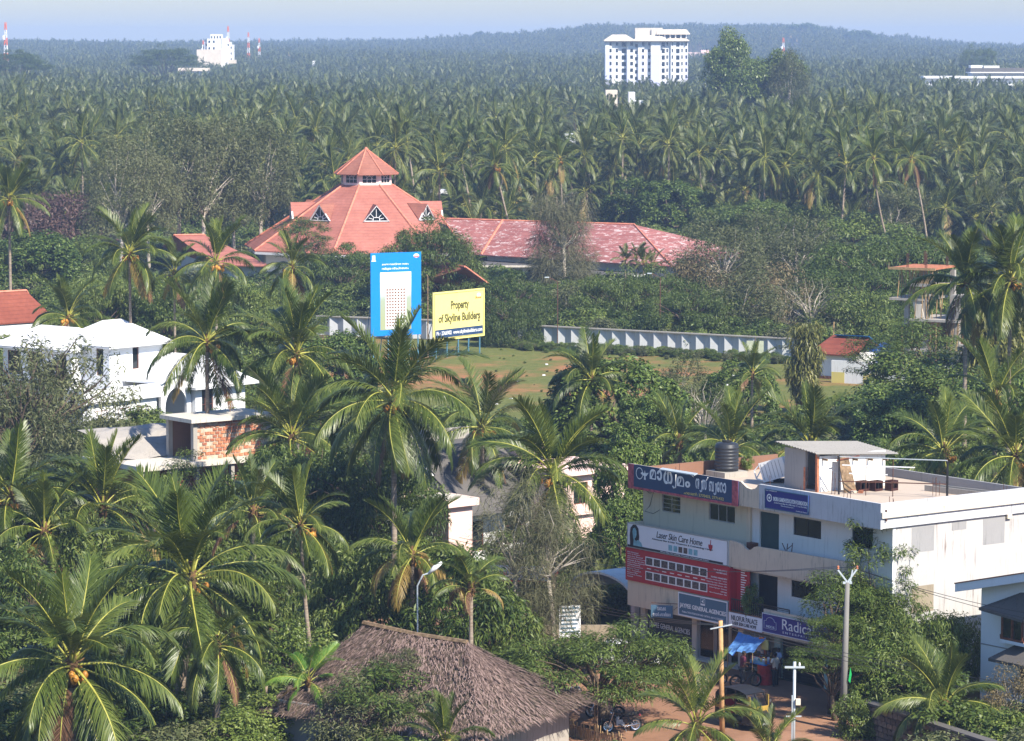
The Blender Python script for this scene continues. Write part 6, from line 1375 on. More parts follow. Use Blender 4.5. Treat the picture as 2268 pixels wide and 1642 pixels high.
# ================================================================ broadleaf trees
TR = [  # kind, px, py(crown centre), z centre, width, label, height of crown (m)
 ('purple', 105, 505, 6.2, 15, 'wide purple-brown leaved tree left of the tall palms', 8),
 ('jack', 70, 585, 5.0, 10, 'dense leafy green tree in front of the purple one', 6.5),
 ('mango', 165, 585, 4.6, 8, 'leafy green tree with brownish tips next to the purple tree', 6), ('mango', 10, 590, 4.8, 9, 'leafy green tree above the dark tiled roof', 6.5),
 ('acacia', 330, 410, 13, 9, 'tall pale-stemmed tree in the copse left of the hall', 11), ('acacia', 395, 385, 14, 9.5, 'wispy olive tree at the back of the left copse', 12), ('acacia', 455, 392, 13.6, 9.5, 'grey-green tree in the middle of the left copse', 12),
 ('acacia', 520, 388, 13.6, 9.5, 'slim white-stemmed tree in the left copse near the hall', 12), ('acacia', 578, 395, 13.2, 9, 'feathery tree reaching up beside the hall roof', 12), ('acacia', 260, 425, 12.5, 8.5, 'olive tree at the edge of the copse behind the tall palm', 11), ('wispy', 630, 400, 8.5, 8, 'thin see-through tree beside the hall roof', 10),
 ('acacia', 200, 440, 8, 8, 'olive tree above the purple crown', 9), ('jack', 415, 480, 5.5, 5.5, 'dark rounded bush tree under the left copse', 6), ('mango', 330, 480, 5, 8, 'dark green tree at the foot of the left copse', 6.5), ('mango', 520, 490, 5, 8, 'shady green tree by the foot of the hall roof', 6.5), ('wispy', 480, 470, 6, 9, 'greyish undergrowth tree in the left copse', 8),
 ('rain', 765, 600, 5.2, 10.5, 'dark flat-topped rain tree left of the blue hoarding', 4.2), ('feather', 672, 515, 8.5, 6.2, 'open feathery tree crossing the left hall roof', 4), ('umbrella', 950, 562, 7.8, 9.5, 'layered tree standing before the hall eave right of the blue hoarding', 5.5), ('rain', 985, 630, 4.4, 8, 'pale green tree peeping over the yellow hoarding', 3.5),
 ('casuarina', 1248, 565, 6.2, 7.2, 'tall feathery casuarina in front of the tiled wing', 11.5),
 ('rain', 1140, 670, 3.6, 9.5, 'spreading green tree right of the yellow hoarding', 4.5), ('umbrella', 1130, 715, 2.4, 6, 'low dark tree by the corner of the panel wall', 4.2), ('rain', 1370, 665, 4.0, 9, 'flat green tree behind the panel wall', 4), ('rain', 1450, 660, 4.0, 9.5, 'broad feathery tree behind the middle of the panel wall', 4.6), ('umbrella', 1520, 700, 3.2, 8, 'dark layered tree right behind the panel wall', 4.4),
 ('brush', 1260, 690, 2.4, 7, 'reddish twiggy bush tree behind the wall by the casuarina', 4.5), ('brush', 1560, 640, 4.2, 9, 'dry brown-tipped tree behind the panel wall', 6), ('acacia', 1600, 600, 6.0, 9, 'tall grey-green tree in the scrub right of the wing', 8), ('acacia', 1680, 570, 6.5, 9, 'pale twiggy tree in the scrub belt', 8.5), ('acacia', 1760, 580, 6.5, 10, 'hazy olive tree in the scrub belt near the big rain tree', 8.5),
 ('brush', 1650, 690, 3.4, 9, 'rusty brown scrub tree over the wall end', 6), ('brush', 1740, 680, 3.6, 8, 'pale branched scrub tree by the wall end', 6.5), ('wispy', 1800, 700, 3.6, 8, 'leaning pale-branched tree behind the wall end', 6.5), ('jack', 1590, 700, 2.8, 5, 'dark green bush tree directly over the wall', 4.5),
 ('rain', 1960, 600, 6.4, 17, 'huge flat-crowned rain tree left of the concrete frame', 5.5), ('rain', 1900, 650, 4.8, 13, 'low spreading limb of shade tree below the big rain tree', 5), ('mango', 1880, 700, 3.6, 8, 'shady tree behind the small tiled house', 5),
 ('jack', 1410, 465, 6.0, 9, 'dense dark green tree right behind the wing ridge', 7), ('jack', 1490, 470, 6.0, 10, 'large rounded dark tree at the end of the wing', 8), ('mango', 1340, 440, 6.2, 8, 'leafy tree behind the wing beside the casuarina top', 6.5), ('wispy', 1180, 420, 6.5, 9, 'bare-twigged tree behind the wing', 7.5), ('wispy', 1290, 420, 6.5, 8, 'bare branched grey tree above the wing roof', 7.5), ('mango', 1060, 440, 5.5, 8, 'dark leafy tree under the leaning palms', 6),
 ('mango', 1600, 500, 5.5, 9, 'green tree at the forest foot right of the wing', 6.5), ('jack', 1680, 510, 5.2, 8, 'dark broadleaf tree in the scrub', 6), ('mango', 1790, 500, 5.4, 9, 'light green tree at the forest foot', 6.5), ('light', 1880, 520, 5.0, 8, 'fresh green tree under the slanting palms', 5.5), ('acacia', 1980, 500, 6, 9, 'olive tree at the foot of the slanting palms', 7.5), ('mango', 2070, 480, 6, 9, 'bushy green tree left of the big leaning palm', 7), ('mango', 2150, 470, 6.5, 9, 'bushy tree high behind the concrete frame', 7.5), ('wispy', 2240, 400, 8.5, 10, 'reddish bare-twigged tree at the right edge of the grove', 9.5), ('acacia', 2200, 480, 7, 9, 'olive tree behind the right-hand palms', 8), ('light', 1990, 560, 4.5, 9, 'light green tree behind the big rain tree', 5),
 # field edge and behind the shop
 ('jack', 1362, 925, 4.6, 8.4, 'dense glossy round tree left of the shop roof', 7.4), ('jack', 1440, 990, 3.6, 5.2, 'glossy leafy tree against the corner of the shop roof', 5), ('jack', 1642, 880, 3.4, 5.0, 'rounded glossy tree standing behind the water tank palm', 4.8), ('brush', 1510, 870, 3.0, 5, 'twiggy grey shrub tree on the plot edge', 4.5), ('wispy', 1560, 930, 3.2, 5, 'thin see-through tree behind the shop roof', 5),
 ('weeping', 1782, 815, 3.8, 2.3, 'slim weeping mast tree on the plot before the small tiled house', 6.0), ('feather', 1945, 785, 5.0, 5.0, 'feathery young tree before the compound wall', 3.6), ('feather', 2040, 765, 5.4, 5.6, 'feathery tree against the concrete frame', 5), ('creeper', 2030, 885, 2.7, 7, 'creeper-smothered tree mound below the compound wall', 5.2), ('creeper', 1955, 930, 2.2, 5.5, 'dark creeper thicket beside the young palms', 4.4), ('creeper', 2100, 920, 2.6, 6, 'vine-hung thicket right of the creeper mound', 5.2), ('jack', 1990, 975, 2.0, 6, 'shadowy thicket behind the shop roof', 5),
 ('weeping', 2190, 830, 5.0, 4.2, 'tall weeping tree with yellow-green hanging leaves', 9.5), ('weeping', 2245, 780, 6.0, 4.6, 'second weeping tree at the garden edge', 10), ('creeper', 2235, 920, 3.2, 6, 'bushy growth under the weeping trees', 6),
 # villa and brick house gardens
 ('sparse', 110, 870, 5.8, 10.5, 'sparse dark-branched tree in front of the white villa', 7.5), ('sparse', 40, 930, 5.2, 8.5, 'second thin-leaved tree at the villa wall', 7), ('mango', 225, 665, 7.0, 6, 'leafy tree behind the villa roof', 4.5), ('light', 300, 660, 6.8, 5, 'small tree with yellowing leaves behind the villa', 4.5), ('mango', 125, 735, 5.0, 4, 'green tree between the tiled house and villa', 3.5), ('mango', 370, 690, 6.0, 7, 'green tree behind the right villa roof', 5), ('mango', 560, 700, 6.2, 7, 'shady green tree below the small tiled wing', 5.5), ('jack', 750, 820, 4.0, 6, 'dark tree behind the great palm', 5.5),
 ('rain', 735, 1100, 4.3, 10.5, 'broad domed rain tree below the brick house', 4.8), ('umbrella', 830, 1130, 4.0, 7.5, 'round feathery tree joined to the rain tree', 5.5), ('rain', 590, 1140, 4.0, 8, 'feathery tree under the small garden palm', 5.0), ('feather', 420, 1070, 3.4, 3.6, 'small feathery shrub tree at the brick house plinth', 3.5), ('mango', 480, 1180, 3.4, 5, 'garden tree behind the big leaning palm', 4.5),
 # near gardens
 ('mangonear', 1010, 1370, 3.3, 5.8, 'mango tree with drooping bright leaves behind the hut', 4.6), ('mangonear', 790, 1345, 3.2, 4.8, 'mango tree in the garden left of the hut', 4.8), ('mangonear', 1085, 1420, 2.4, 4.2, 'small mango tree by the pink gate wall', 3.8), ('mangonear', 760, 1290, 3.6, 3.5, 'leafy tree beside the slender palm trunk', 3.5),
 ('casthin', 1150, 1250, 5.0, 4.6, 'thin casuarina before the pink house', 7.5), ('casthin', 1225, 1290, 4.2, 4.2, 'wispy casuarina with grey stems by the signboard', 7.0), ('jack', 1395, 1130, 4.6, 3.6, 'dark tree in the gap beside the shop block', 6), ('jack', 1380, 1210, 3.0, 3.0, 'dark foliage under the gap tree', 4.5),
 ('umbrella', 1332, 1472, 3.0, 7.8, 'low feathery umbrella tree shading parked motorcycles', 2.6),
 ('light', 640, 1480, 1.8, 3.4, 'bright leafy shrub under the slender palm', 3), ('mangonear', 330, 1190, 3.6, 5, 'bushy garden tree behind the near palms', 4.5), ('mangonear', 150, 1250, 3.0, 6, 'garden tree below the villa', 4.5), ('mangonear', 60, 1330, 2.6, 5.5, 'bush tree behind the low corner palm', 4), ('mangonear', 560, 1330, 2.4, 5, 'bushy tree behind the big leaning palm', 3.8), ('light', 560, 1600, 1.0, 3.2, 'leafy garden bush at the bottom of the garden', 2), ('light', 520, 1640, .9, 3.0, 'leafy bush beside the pale palm stem', 1.8), ('mangonear', 690, 1400, 2.0, 3, 'shady bush beside the slender trunk', 3),
 # street tree in front of the white side wall
 ('feather', 1852, 1322, 5.1, 3.0, 'street tree branch hanging before the shop balcony', 2.6), ('feather', 1940, 1260, 6.2, 3.2, 'feathery street tree top against the white side wall', 3.8), ('feather', 1838, 1390, 4.0, 2.0, 'feathery street tree branch over the blue enterprise board', 1.4), ('umbrella', 1850, 1456, 2.9, 4.0, 'flat feathery branch across the street pole', .8), ('feather', 1965, 1340, 4.6, 3.0, 'leafy street tree crown beside the concrete pole', 2.2),
 ('creeper', 1935, 1395, 3.4, 3.2, 'creeper-covered stump behind the concrete pole', 3.2), ('mangonear', 1965, 1450, 2.6, 4.0, 'bamboo-like bush under the white side wall', 3.4), ('mangonear', 2050, 1440, 2.6, 3.4, 'long-leaved bush between shop and blue house', 3), ('mangonear', 2110, 1450, 2.2, 3.0, 'drooping-leaved bush at the corner of the pale blue house', 2.8), ('creeper', 1945, 1500, 1.8, 3.0, 'dark bush at the foot of the street tree', 3), ('mangonear', 2010, 1520, 1.6, 4, 'bush behind the stone wall', 2.8), ('light', 1905, 1590, .9, 1.6, 'leafy creeper hugging the foot of the concrete pole', 2.0), ('brush', 2235, 1580, 1.6, 3, 'thin twiggy shrub before the pale blue house', 3),
 # on and around the hut
 ('feather', 850, 1545, 2.6, 4.2, 'fine-leaved young tree growing in front of the hut roof', 3.0), ('brush', 790, 1600, 1.6, 4.5, 'dry scrub before the hut', 3.0), ('brush', 1000, 1590, 1.6, 4.2, 'yellowish climbing weeds over the hut eave', 2.2), ('brush', 900, 1470, 3.6, 2.6, 'yellow-green weeds sprouting on the left slope of the thatch', 1.0), ('brush', 990, 1500, 3.2, 2.4, 'dry weeds sprouting on the middle of the thatch', .8), ('brush', 930, 1620, 1.4, 4, 'tangled scrub at the bottom edge before the hut', 2.4),
]
for (k, px, py, z, w, lab, hz) in TR: tree(k, px, py, z, w, lab, hz, name={'casuarina': 'casuarina_tree', 'casthin': 'casuarina_tree', 'rain': 'rain_tree', 'umbrella': 'rain_tree', 'mangonear': 'mango_tree', 'weeping': 'weeping_tree', 'brush': 'scrub_bush', 'jack': 'leafy_tree'}.get(k, 'broadleaf_tree'))
# far landmark trees
for (k, px, py, D, w, hz, lab) in [('light', 1625, 160, 800, 12, 13, 'very tall feathery tree rising over the grove right of the apartment block'), ('light', 1705, 175, 805, 12, 12, 'tall feathery tree beside the tallest one over the grove'), ('light', 1612, 140, 810, 9, 12, 'topmost crown of the tall clump over the grove'), ('acacia', 1745, 180, 800, 10, 13, 'right shoulder of the tall tree clump over the grove'),
    ('rain', 365, 128, 1500, 26, 7, 'dark flat-topped giant tree on the far left skyline'), ('rain', 30, 138, 1350, 24, 7, 'dark flat-topped tree below the left mast'), ('rain', 2170, 132, 1600, 18, 9, 'dark domed tree behind the institute roof'), ('jack', 1062, 92, 3600, 14, 16, 'lone pair of tall trees on the hill shoulder'), ('jack', 1905, 96, 3300, 34, 22, 'broad crown standing out on the hillside'), ('jack', 1780, 84, 3500, 40, 22, 'big tree group on the hill crest')]:
    p = dp(px, py, D); g = float(terr(p.x, p.y)); e = tree(k, 0, 0, p.z - g, w, lab, hz, pos=(p.x, p.y, 0), name='tall_tree'); e.location.z = g

# ================================================================ undergrowth
def inpoly(x, y, P):
    c = False; n = len(P)
    for i in range(n):
        a, b = P[i], P[i - 1]
        if (a.y > y) != (b.y > y) and x < (b.x - a.x) * (y - a.y) / (b.y - a.y) + a.x: c = not c
    return c
def undergrowth():
    rr = random.Random(12); P = []; rp = []
    ROADP = [tw(SHOP, p) for p in [(-34, -13, 0), (14, -22, 0), (14, -6, 0), (4.5, -5, 0), (1, .6, 0), (-.15, 12, 0), (-18.7, 12.2, 0), (-18.7, 3, 0), (-26, 3, 0), (-34, 0, 0)]]
    boxes = [(e_, m_) for e_, m_ in (())]
    def blocked(x, y):
        if inpoly(x, y, FIELDP) or inpoly(x, y, ROADP): return True
        qx, qy = proj((x, y, 0))
        if any(a < qx < b and c < qy < d for a, b, c, d in ((250, 470, 1040, 1240), (-20, 120, 690, 800), (1950, 2170, 800, 915), (1790, 1990, 800, 905), (940, 1130, 1120, 1300))): return True
        for (c, r) in BLK:
            if (x - c[0]) ** 2 + (y - c[1]) ** 2 < r * r: return True
        return False
    n = 0
    while n < 3600:
        D = 122 + (480 - 122) * rr.random() ** .8; half = D * .165 + 4; x = rr.uniform(-half, half); y = D
        if blocked(x, y): continue
        k = rr.randrange(4); s = rr.uniform(.6, 1.5) * np.interp(D, [120, 320, 480], [.8, 1.0, 1.6]); P.append((x, y, 0 if D < 400 else 0, rr.uniform(0, 6.28), s, k)); n += 1
    return P
BLK = []
for o in list(COL.objects):
    if o.parent is None and o.get('category') in ('building', 'hut', 'porch'):
        pts = [o.matrix_basis @ (c.matrix_basis @ Vector(v)) for c in o.children if c.type == 'MESH' for v in c.bound_box]
        if not pts or o.location.y > 480: continue
        lo = Vector((min(p.x for p in pts), min(p.y for p in pts))); hi = Vector((max(p.x for p in pts), max(p.y for p in pts)))
        c = (lo + hi) / 2; r = (hi - lo).length / 2 * .72
        if o.name.startswith('octagonal'): r = 16
        BLK.append((c, r))
        if o.name.startswith('hall_wing') and 'long' in o['label']:
            for t in np.linspace(0, 1, 6): BLK.append((Vector((lo.x + (hi.x - lo.x) * t, c.y)), 8))
UG = undergrowth()
scatter('undergrowth', [t[1] for t in TP['shrub']], UG, 'mixed green shrubs and undergrowth between the houses and palms', 'undergrowth')
def grassline():
    rr = random.Random(5); P = []
    a, b = gp(1146, 770), gp(1765, 803)
    for i in range(260):
        p = a.lerp(b, rr.random()) + Vector((0, -abs(rr.gauss(0, 1.6)), 0)); P.append((p.x, p.y, 0, rr.uniform(0, 6.28), rr.uniform(.15, .42), rr.choice((1, 2, 3))))
    for i in range(160):
        q = gp(rr.uniform(1000, 1980), rr.uniform(770, 950)); P.append((q.x, q.y, 0, rr.uniform(0, 6.28), rr.uniform(.04, .10), rr.choice((1, 2, 3))))
    return P
scatter('grass_tufts', [t[1] for t in TP['shrub']], grassline(), 'rough grass and weeds growing along the panel wall and over the plot', 'grass')
# ================================================================ street furniture, people, vehicles
M['rubber'] = plain('rubber', (.016, .016, .017), .8, .2); M['chrome'] = plain('chrome', (.6, .6, .62), .2, .6, .05, 3, .9)
M['autoyel'] = plain('rickshaw_yellow', (.38, .25, .05), .4, .5); M['autoblk'] = plain('rickshaw_black', (.018, .018, .02), .35, .5); M['carwhite'] = plain('car_white', (.62, .62, .60), .25, .5, .04); M['carsilver'] = plain('car_silver', (.42, .43, .44), .3, .6, .05, 2, .3)
M['skin'] = plain('brown_skin', (.15, .075, .045), .55, .3, .12); M['hair'] = plain('black_hair', (.012, .010, .010), .6, .3)
M['maroon'] = plain('maroon_shirt', (.14, .035, .055), .85, .1, .25, 5); M['offwhite'] = plain('offwhite_printed_shirt', (.68, .62, .50), .85, .1, .16, 14); M['paleblue'] = plain('pale_blue_shirt', (.40, .50, .66), .85, .1, .1, 5); M['trouser'] = plain('dark_trousers', (.025, .025, .032), .9, .1, .2); M['greytrouser'] = plain('grey_trousers', (.10, .10, .105), .9, .1, .2)
def skinned(name, verts, edges, radii, mat, parent, root=0, sub=2):
    me = bpy.data.meshes.new(name); me.from_pydata(verts, edges, []); me.materials.append(mat)
    o = put(name, me, parent); o.modifiers.new('skin', 'SKIN'); sv = me.skin_vertices[0].data
    for i, r in enumerate(radii): sv[i].radius = (r, r) if not hasattr(r, '__len__') else r; sv[i].use_root = (i == root)
    o.modifiers.new('sub', 'SUBSURF').levels = sub; o.modifiers['sub'].render_levels = sub; me.polygons.foreach_set('use_smooth', [True] * len(me.polygons)); o.modifiers['skin'].use_smooth_shade = True
    return o
def person(pos, rz, label, shirt, trouser, handL, handR, H=1.66, lean=.0, seat=False, headturn=0.0, shirtout=True):
    """standing figure facing local -Y; hands are given in local coordinates"""
    e = empty('person', pos, rz, label, 'person'); k = H / 1.66; V = lambda x, y, z: Vector((x * k, y * k, z * k))
    hip, waist, chest, neck = V(0, 0, .90), V(0, -.01 - lean * .2, 1.05), V(0, -.02 - lean * .6, 1.27), V(0, -.02 - lean, 1.42); head = V(0, -.04 - lean * 1.1, 1.55)
    vs = [hip, waist, chest, neck]; rs = [.13 * k, .12 * k, .14 * k, .055 * k]; ed = [(0, 1), (1, 2), (2, 3)]
    def chain(a, pts, rad):
        for p, r in zip(pts, rad): vs.append(p); rs.append(r); ed.append((a, len(vs) - 1)); a = len(vs) - 1
        return a
    hands = []
    for s, hd in ((-1, handL), (1, handR)):
        sh = V(s * .19, -.02 - lean * .7, 1.36); hd = V(*hd); mid = (sh + hd) / 2; d = (hd - sh).length; out = Vector((s * .5, .55, -.4)).normalized() * math.sqrt(max(.0005, (.29 * k) ** 2 - (d / 2) ** 2)) if d < .57 * k else Vector()
        el = mid + out; chain(2, [sh, el, hd], [.062 * k, .046 * k, .033 * k]); hands.append((hd, (hd - el).normalized(), s))
        kn = V(s * .10, -.02, .48); an = V(s * .11, .02, .08)
        if not seat: a = chain(0, [V(s * .095, 0, .84), kn, an], [.095 * k, .062 * k, .045 * k]); chain(a, [V(s * .12, -.14, .035)], [.04 * k])
    body = skinned('body', vs, ed, rs, M['skin'], e)
    # head with nose, ears and face
    hm = MB(); prof = [(.02, -.125), (.055, -.11), (.078, -.06), (.088, .0), (.086, .05), (.066, .098), (.02, .122)]
    hm.lathe([(r * k, z * k) for r, z in prof], 12, Matrix.Translation(head) @ Matrix.Rotation(headturn, 4, 'Z') @ Matrix.Diagonal((.92, 1.12, 1, 1)))
    Mh = Matrix.Translation(head) @ Matrix.Rotation(headturn, 4, 'Z')
    hm.add([Mh @ Vector(p) * 1 for p in ((-.014, -.092, -.03), (.014, -.092, -.03), (0, -.122, -.025), (0, -.094, .02))], [(0, 1, 2), (0, 2, 3), (1, 3, 2)])
    for s in (-1, 1): hm.lathe([(.012, -.03), (.02, 0), (.012, .03)], 6, Mh @ Matrix.Translation((s * .084, .005, -.005)))
    # hands: palm, four fingers and a thumb
    for hd, d, s in hands:
        sd = d.cross(Vector((0, 0, 1))); sd = sd.normalized() if sd.length > .05 else Vector((1, 0, 0)); up = sd.cross(d).normalized()
        q = Matrix.Translation(hd); hm.tube([hd - d * .02, hd + d * .05 * k, hd + d * .085 * k], [.03 * k, .036 * k, .03 * k], 6)
        for f, ln in enumerate((.062, .072, .068, .052)):
            b0 = hd + d * .08 * k + sd * (f - 1.5) * .019 * k; b1 = b0 + d * ln * .55 * k - up * .006; b2 = b1 + d * ln * .35 * k - up * .028 * k; hm.tube([b0, b1, b2], [.0095 * k, .009 * k, .007 * k], 5)
        t0 = hd + d * .03 * k + sd * .03 * k * s; hm.tube([t0, t0 + (d * .6 + sd * s * .8).normalized() * .035 * k, t0 + (d + sd * s * .4).normalized() * .065 * k], [.011 * k, .010 * k, .008 * k], 5)
    hm.put('head_and_hands', M['skin'], e, True)
    m = MB(); m.lathe([(.082 * k, -.03 * k), (.097 * k, .02 * k), (.095 * k, .06 * k), (.072 * k, .108 * k), (.02, .132 * k)], 12, Mh @ Matrix.Translation((0, .012, .004)) @ Matrix.Diagonal((.93, 1.12, 1, 1))); m.put('hair', M['hair'], e, True)
    m = MB()
    for s in (-1, 1): m.lathe([(.002, -.006), (.011, 0), (.002, .006)], 6, Mh @ Matrix.Translation((s * .034, -.094, .012)))
    m.box(-.026, .026, -.101, -.094, -.068, -.06, Mh); m.put('eyes_and_mouth', M['hair'], e)
    # shirt and trousers follow the body
    vs2 = [V(0, 0, .80) if shirtout else hip, waist, chest, V(0, -.02 - lean, 1.39)]; rs2 = [(.165 * k, .13 * k), (.15 * k, .125 * k), (.175 * k, .135 * k), .075 * k]; ed2 = [(0, 1), (1, 2), (2, 3)]
    for s, (hd, d, _), in ((-1, hands[0]), (1, hands[1])):
        sh = V(s * .19, -.02 - lean * .7, 1.36); base = vs[ed[[i for i, x in enumerate(ed) if x[0] == 2 and (vs[x[1]] - sh).length < 1e-6][0]][1] + 1]
        vs2 += [sh, sh.lerp(base, .75)]; rs2 += [.085 * k, .07 * k]; n = len(vs2); ed2 += [(2, n - 2), (n - 2, n - 1)]
    skinned('shirt', vs2, ed2, rs2, M[shirt], e)
    if not seat:
        vt = [hip]; rt = [.15 * k]; et = []
        for s in (-1, 1):
            vt += [V(s * .10, 0, .80), V(s * .105, -.02, .48), V(s * .112, .02, .10)]; rt += [.105 * k, .085 * k, .075 * k]; n = len(vt); et += [(0, n - 3), (n - 3, n - 2), (n - 2, n - 1)]
        skinned('trousers', vt, et, rt, M[trouser], e)
        m = MB()
        for s in (-1, 1): m.tube([V(s * .112, .05, .03), V(s * .12, -.08, .03), V(s * .125, -.19, .025)], [.04 * k, .045 * k, .032 * k], 6)
        m.put('shoes', M['black'], e)
    return e
SROT = SHOP.rotation_euler.z
def sp(x, y, z=0.0): return tw(SHOP, (x, y, z))
person(sp(-6.35, -.75, -.05), SROT - R(75), 'man in an off-white printed shirt and dark trousers standing at the kiosk counter', 'offwhite', 'trouser', (-.22, -.05, .86), (.16, -.36, 1.08), 1.68)
person(sp(-7.6, -1.75, 0), SROT + R(165), 'man in a maroon shirt and grey trousers leaning towards the kiosk', 'maroon', 'greytrouser', (-.26, -.12, .98), (.2, -.38, 1.05), 1.62, lean=.06)
person(sp(-7.35, .35, .1), SROT + R(-10), 'shopkeeper in a pale blue shirt sitting behind the kiosk jars', 'paleblue', 'greytrouser', (-.24, -.3, 1.02), (.24, -.3, 1.0), 1.5, headturn=R(20))
# ---------------------------------------------------------------- kiosk
def kiosk():
    e = empty('kiosk_counter', sp(-7.1, -.75, 0), SROT, 'red street kiosk counter topped with a blue tray of jars', 'kiosk')
    m = MB(); m.lathe([(.36, .0), (.38, .05), (.37, .45), (.385, .48), (.37, .52), (.38, .98), (.36, 1.0)], 20); m.put('drum', plain('red_enamel', (.42, .015, .02), .4, .5, .35, 5), e)
    MB().box(-.62, .45, -.42, .42, 1.0, 1.05).put('top', M['ink_cyan'], e); MB().box(-.62, .45, -.42, -.39, 1.05, 1.16).put('tray_front', plain('sky_blue_tray', (.16, .42, .60), .5, .3), e)
    rr = random.Random(3)
    for i in range(12):
        x, y = -.5 + (i % 6) * .17, -.25 + (i // 6) * .3; r, h = .06, rr.uniform(.2, .32); j = MB().lathe([(r, 1.05), (r, 1.05 + h * .8), (r * .75, 1.05 + h * .9)], 10, Matrix.Translation((x, y, 0))).put('jar', M[['signface', 'photo', 'tintblue', 'ink_y', 'signface', 'laterite'][i % 6]], e, True); MB().lathe([(r * .8, 1.05 + h * .9), (r * .8, 1.05 + h)], 10, Matrix.Translation((x, y, 0))).put('lid', M[['ink_r', 'ink_navy', 'ink_y'][i % 3]], j)
    for i in range(7): MB().lathe([(.03, 1.05), (.03, 1.24), (.012, 1.3), (.012, 1.34)], 8, Matrix.Translation((-.56 + i * .075, -.34, 0))).put('bottle', M['signface' if i % 2 else 'tintblue'], e, True)
    t = empty('tarpaulin_awning', sp(-8.1, -.6, 1.5), SROT, 'small faded blue tarpaulin stretched over the kiosk', 'awning')
    m = MB(); n = 8; G = [[Vector((-1.15 + 2.0 * i / n - .35 * j / n, -.75 + 1.1 * j / n, .10 + .52 * j / n - .16 * math.sin(PI * i / n) * (1 - .5 * j / n) + .03 * math.sin(i * 2.1 + j) - (.28 * (1 - j / n) if i < 3 else 0))) for i in range(n + 1)] for j in range(n + 1)]
    for j in range(n):
        for i in range(n): m.quad(G[j][i], G[j][i + 1], G[j + 1][i + 1], G[j + 1][i])
    m.put('sheet', plain('faded_blue_tarpaulin', (.10, .24, .52), .55, .3, .25, 3), t, True)
    m = MB(); m.bar((.72, -.7, -1.5), (.72, -.7, .1), .035); m.put('pole', M['bamboo'], t); m = MB(); m.bar((-1.1, -.7, -1.5), (-1.1, -.7, -.1), .035); m.put('pole', M['bamboo'], t)
    for (x, y, z, mt, lab, s) in [(-7.6, -.35, 1.55, 'ink_lemon', 'yellow snack packet strip hanging in the kiosk', 1), (-7.85, -.35, 1.75, 'ink_or', 'orange packet bundle hanging above the yellow one', .8), (-8.35, -.35, 1.5, 'laterite', 'reddish packet bundle hanging at the kiosk side', .8), (-8.05, -.3, 1.42, 'signface', 'white bag hanging under the tarpaulin', .7)]:
        h = empty('hanging_packets', sp(x, y, z), SROT + .3, lab, 'packets'); m = MB(); m.prism([(-.17 * s, 0, 0), (.17 * s, 0, 0), (.19 * s, 0, .2 * s), (.15 * s, 0, .46 * s), (-.15 * s, 0, .46 * s), (-.19 * s, 0, .22 * s)], (0, .09, 0)); m.put('packets', M[mt], h); m = MB(); m.bar((0, .04, .44 * s), (0, .04, 2.2 - z), .012); m.put('string', M['ink_w'], h)
    # shelves behind
    t = empty('kiosk_shelf', sp(-8.9, .45, .08), SROT, 'low wooden shelf packed with goods at the back of the kiosk', 'shelf')
    m = MB(); m.box(-.9, .9, 0, .4, .45, .49); m.box(-.9, .9, 0, .4, .95, .99); m.box(-.9, -.86, 0, .4, 0, 1.4); m.box(.86, .9, 0, .4, 0, 1.4); m.put('frame', M['oldwood'], t)
    for i in range(14): x = -.8 + (i % 7) * .25; z = .49 if i < 7 else .99; MB().box(x, x + .16, .1, .3, z, z + rr.uniform(.15, .35)).put('goods', M[['ink_r', 'ink_y', 'ink_slate', 'signface', 'laterite', 'ink_navy', 'ink_lemon'][i % 7]], t)
kiosk()
# ---------------------------------------------------------------- two-wheelers and vehicles
def wheel(par, x, y, z, r, w, name='wheel', axis='y', rim='chrome'):
    m = MB(); q = Matrix.Translation((x, y, z)) @ Matrix.Rotation(PI / 2, 4, 'X'); t = w / 2; n = 20
    m.lathe([(r * .72, -t * .8), (r * .9, -t), (r, -t * .45), (r, t * .45), (r * .9, t), (r * .72, t * .8), (r * .72, -t * .8)], n, q, False); o = m.put(name, M['rubber'], par, True)
    m = MB(); m.lathe([(r * .72, -t * .6), (r * .72, t * .6), (r * .62, t * .5), (r * .62, -t * .5), (r * .72, -t * .6)], n, q, False); m.lathe([(r * .16, -t * 1.1), (r * .16, t * 1.1)], 10, q)
    for k in range(6): a = PI * k / 6; m.bar(q @ Vector((r * .65 * math.cos(a), r * .65 * math.sin(a), 0)), q @ Vector((-r * .65 * math.cos(a), -r * .65 * math.sin(a), 0)), w * .18)
    m.put('rim', M[rim], o); return o
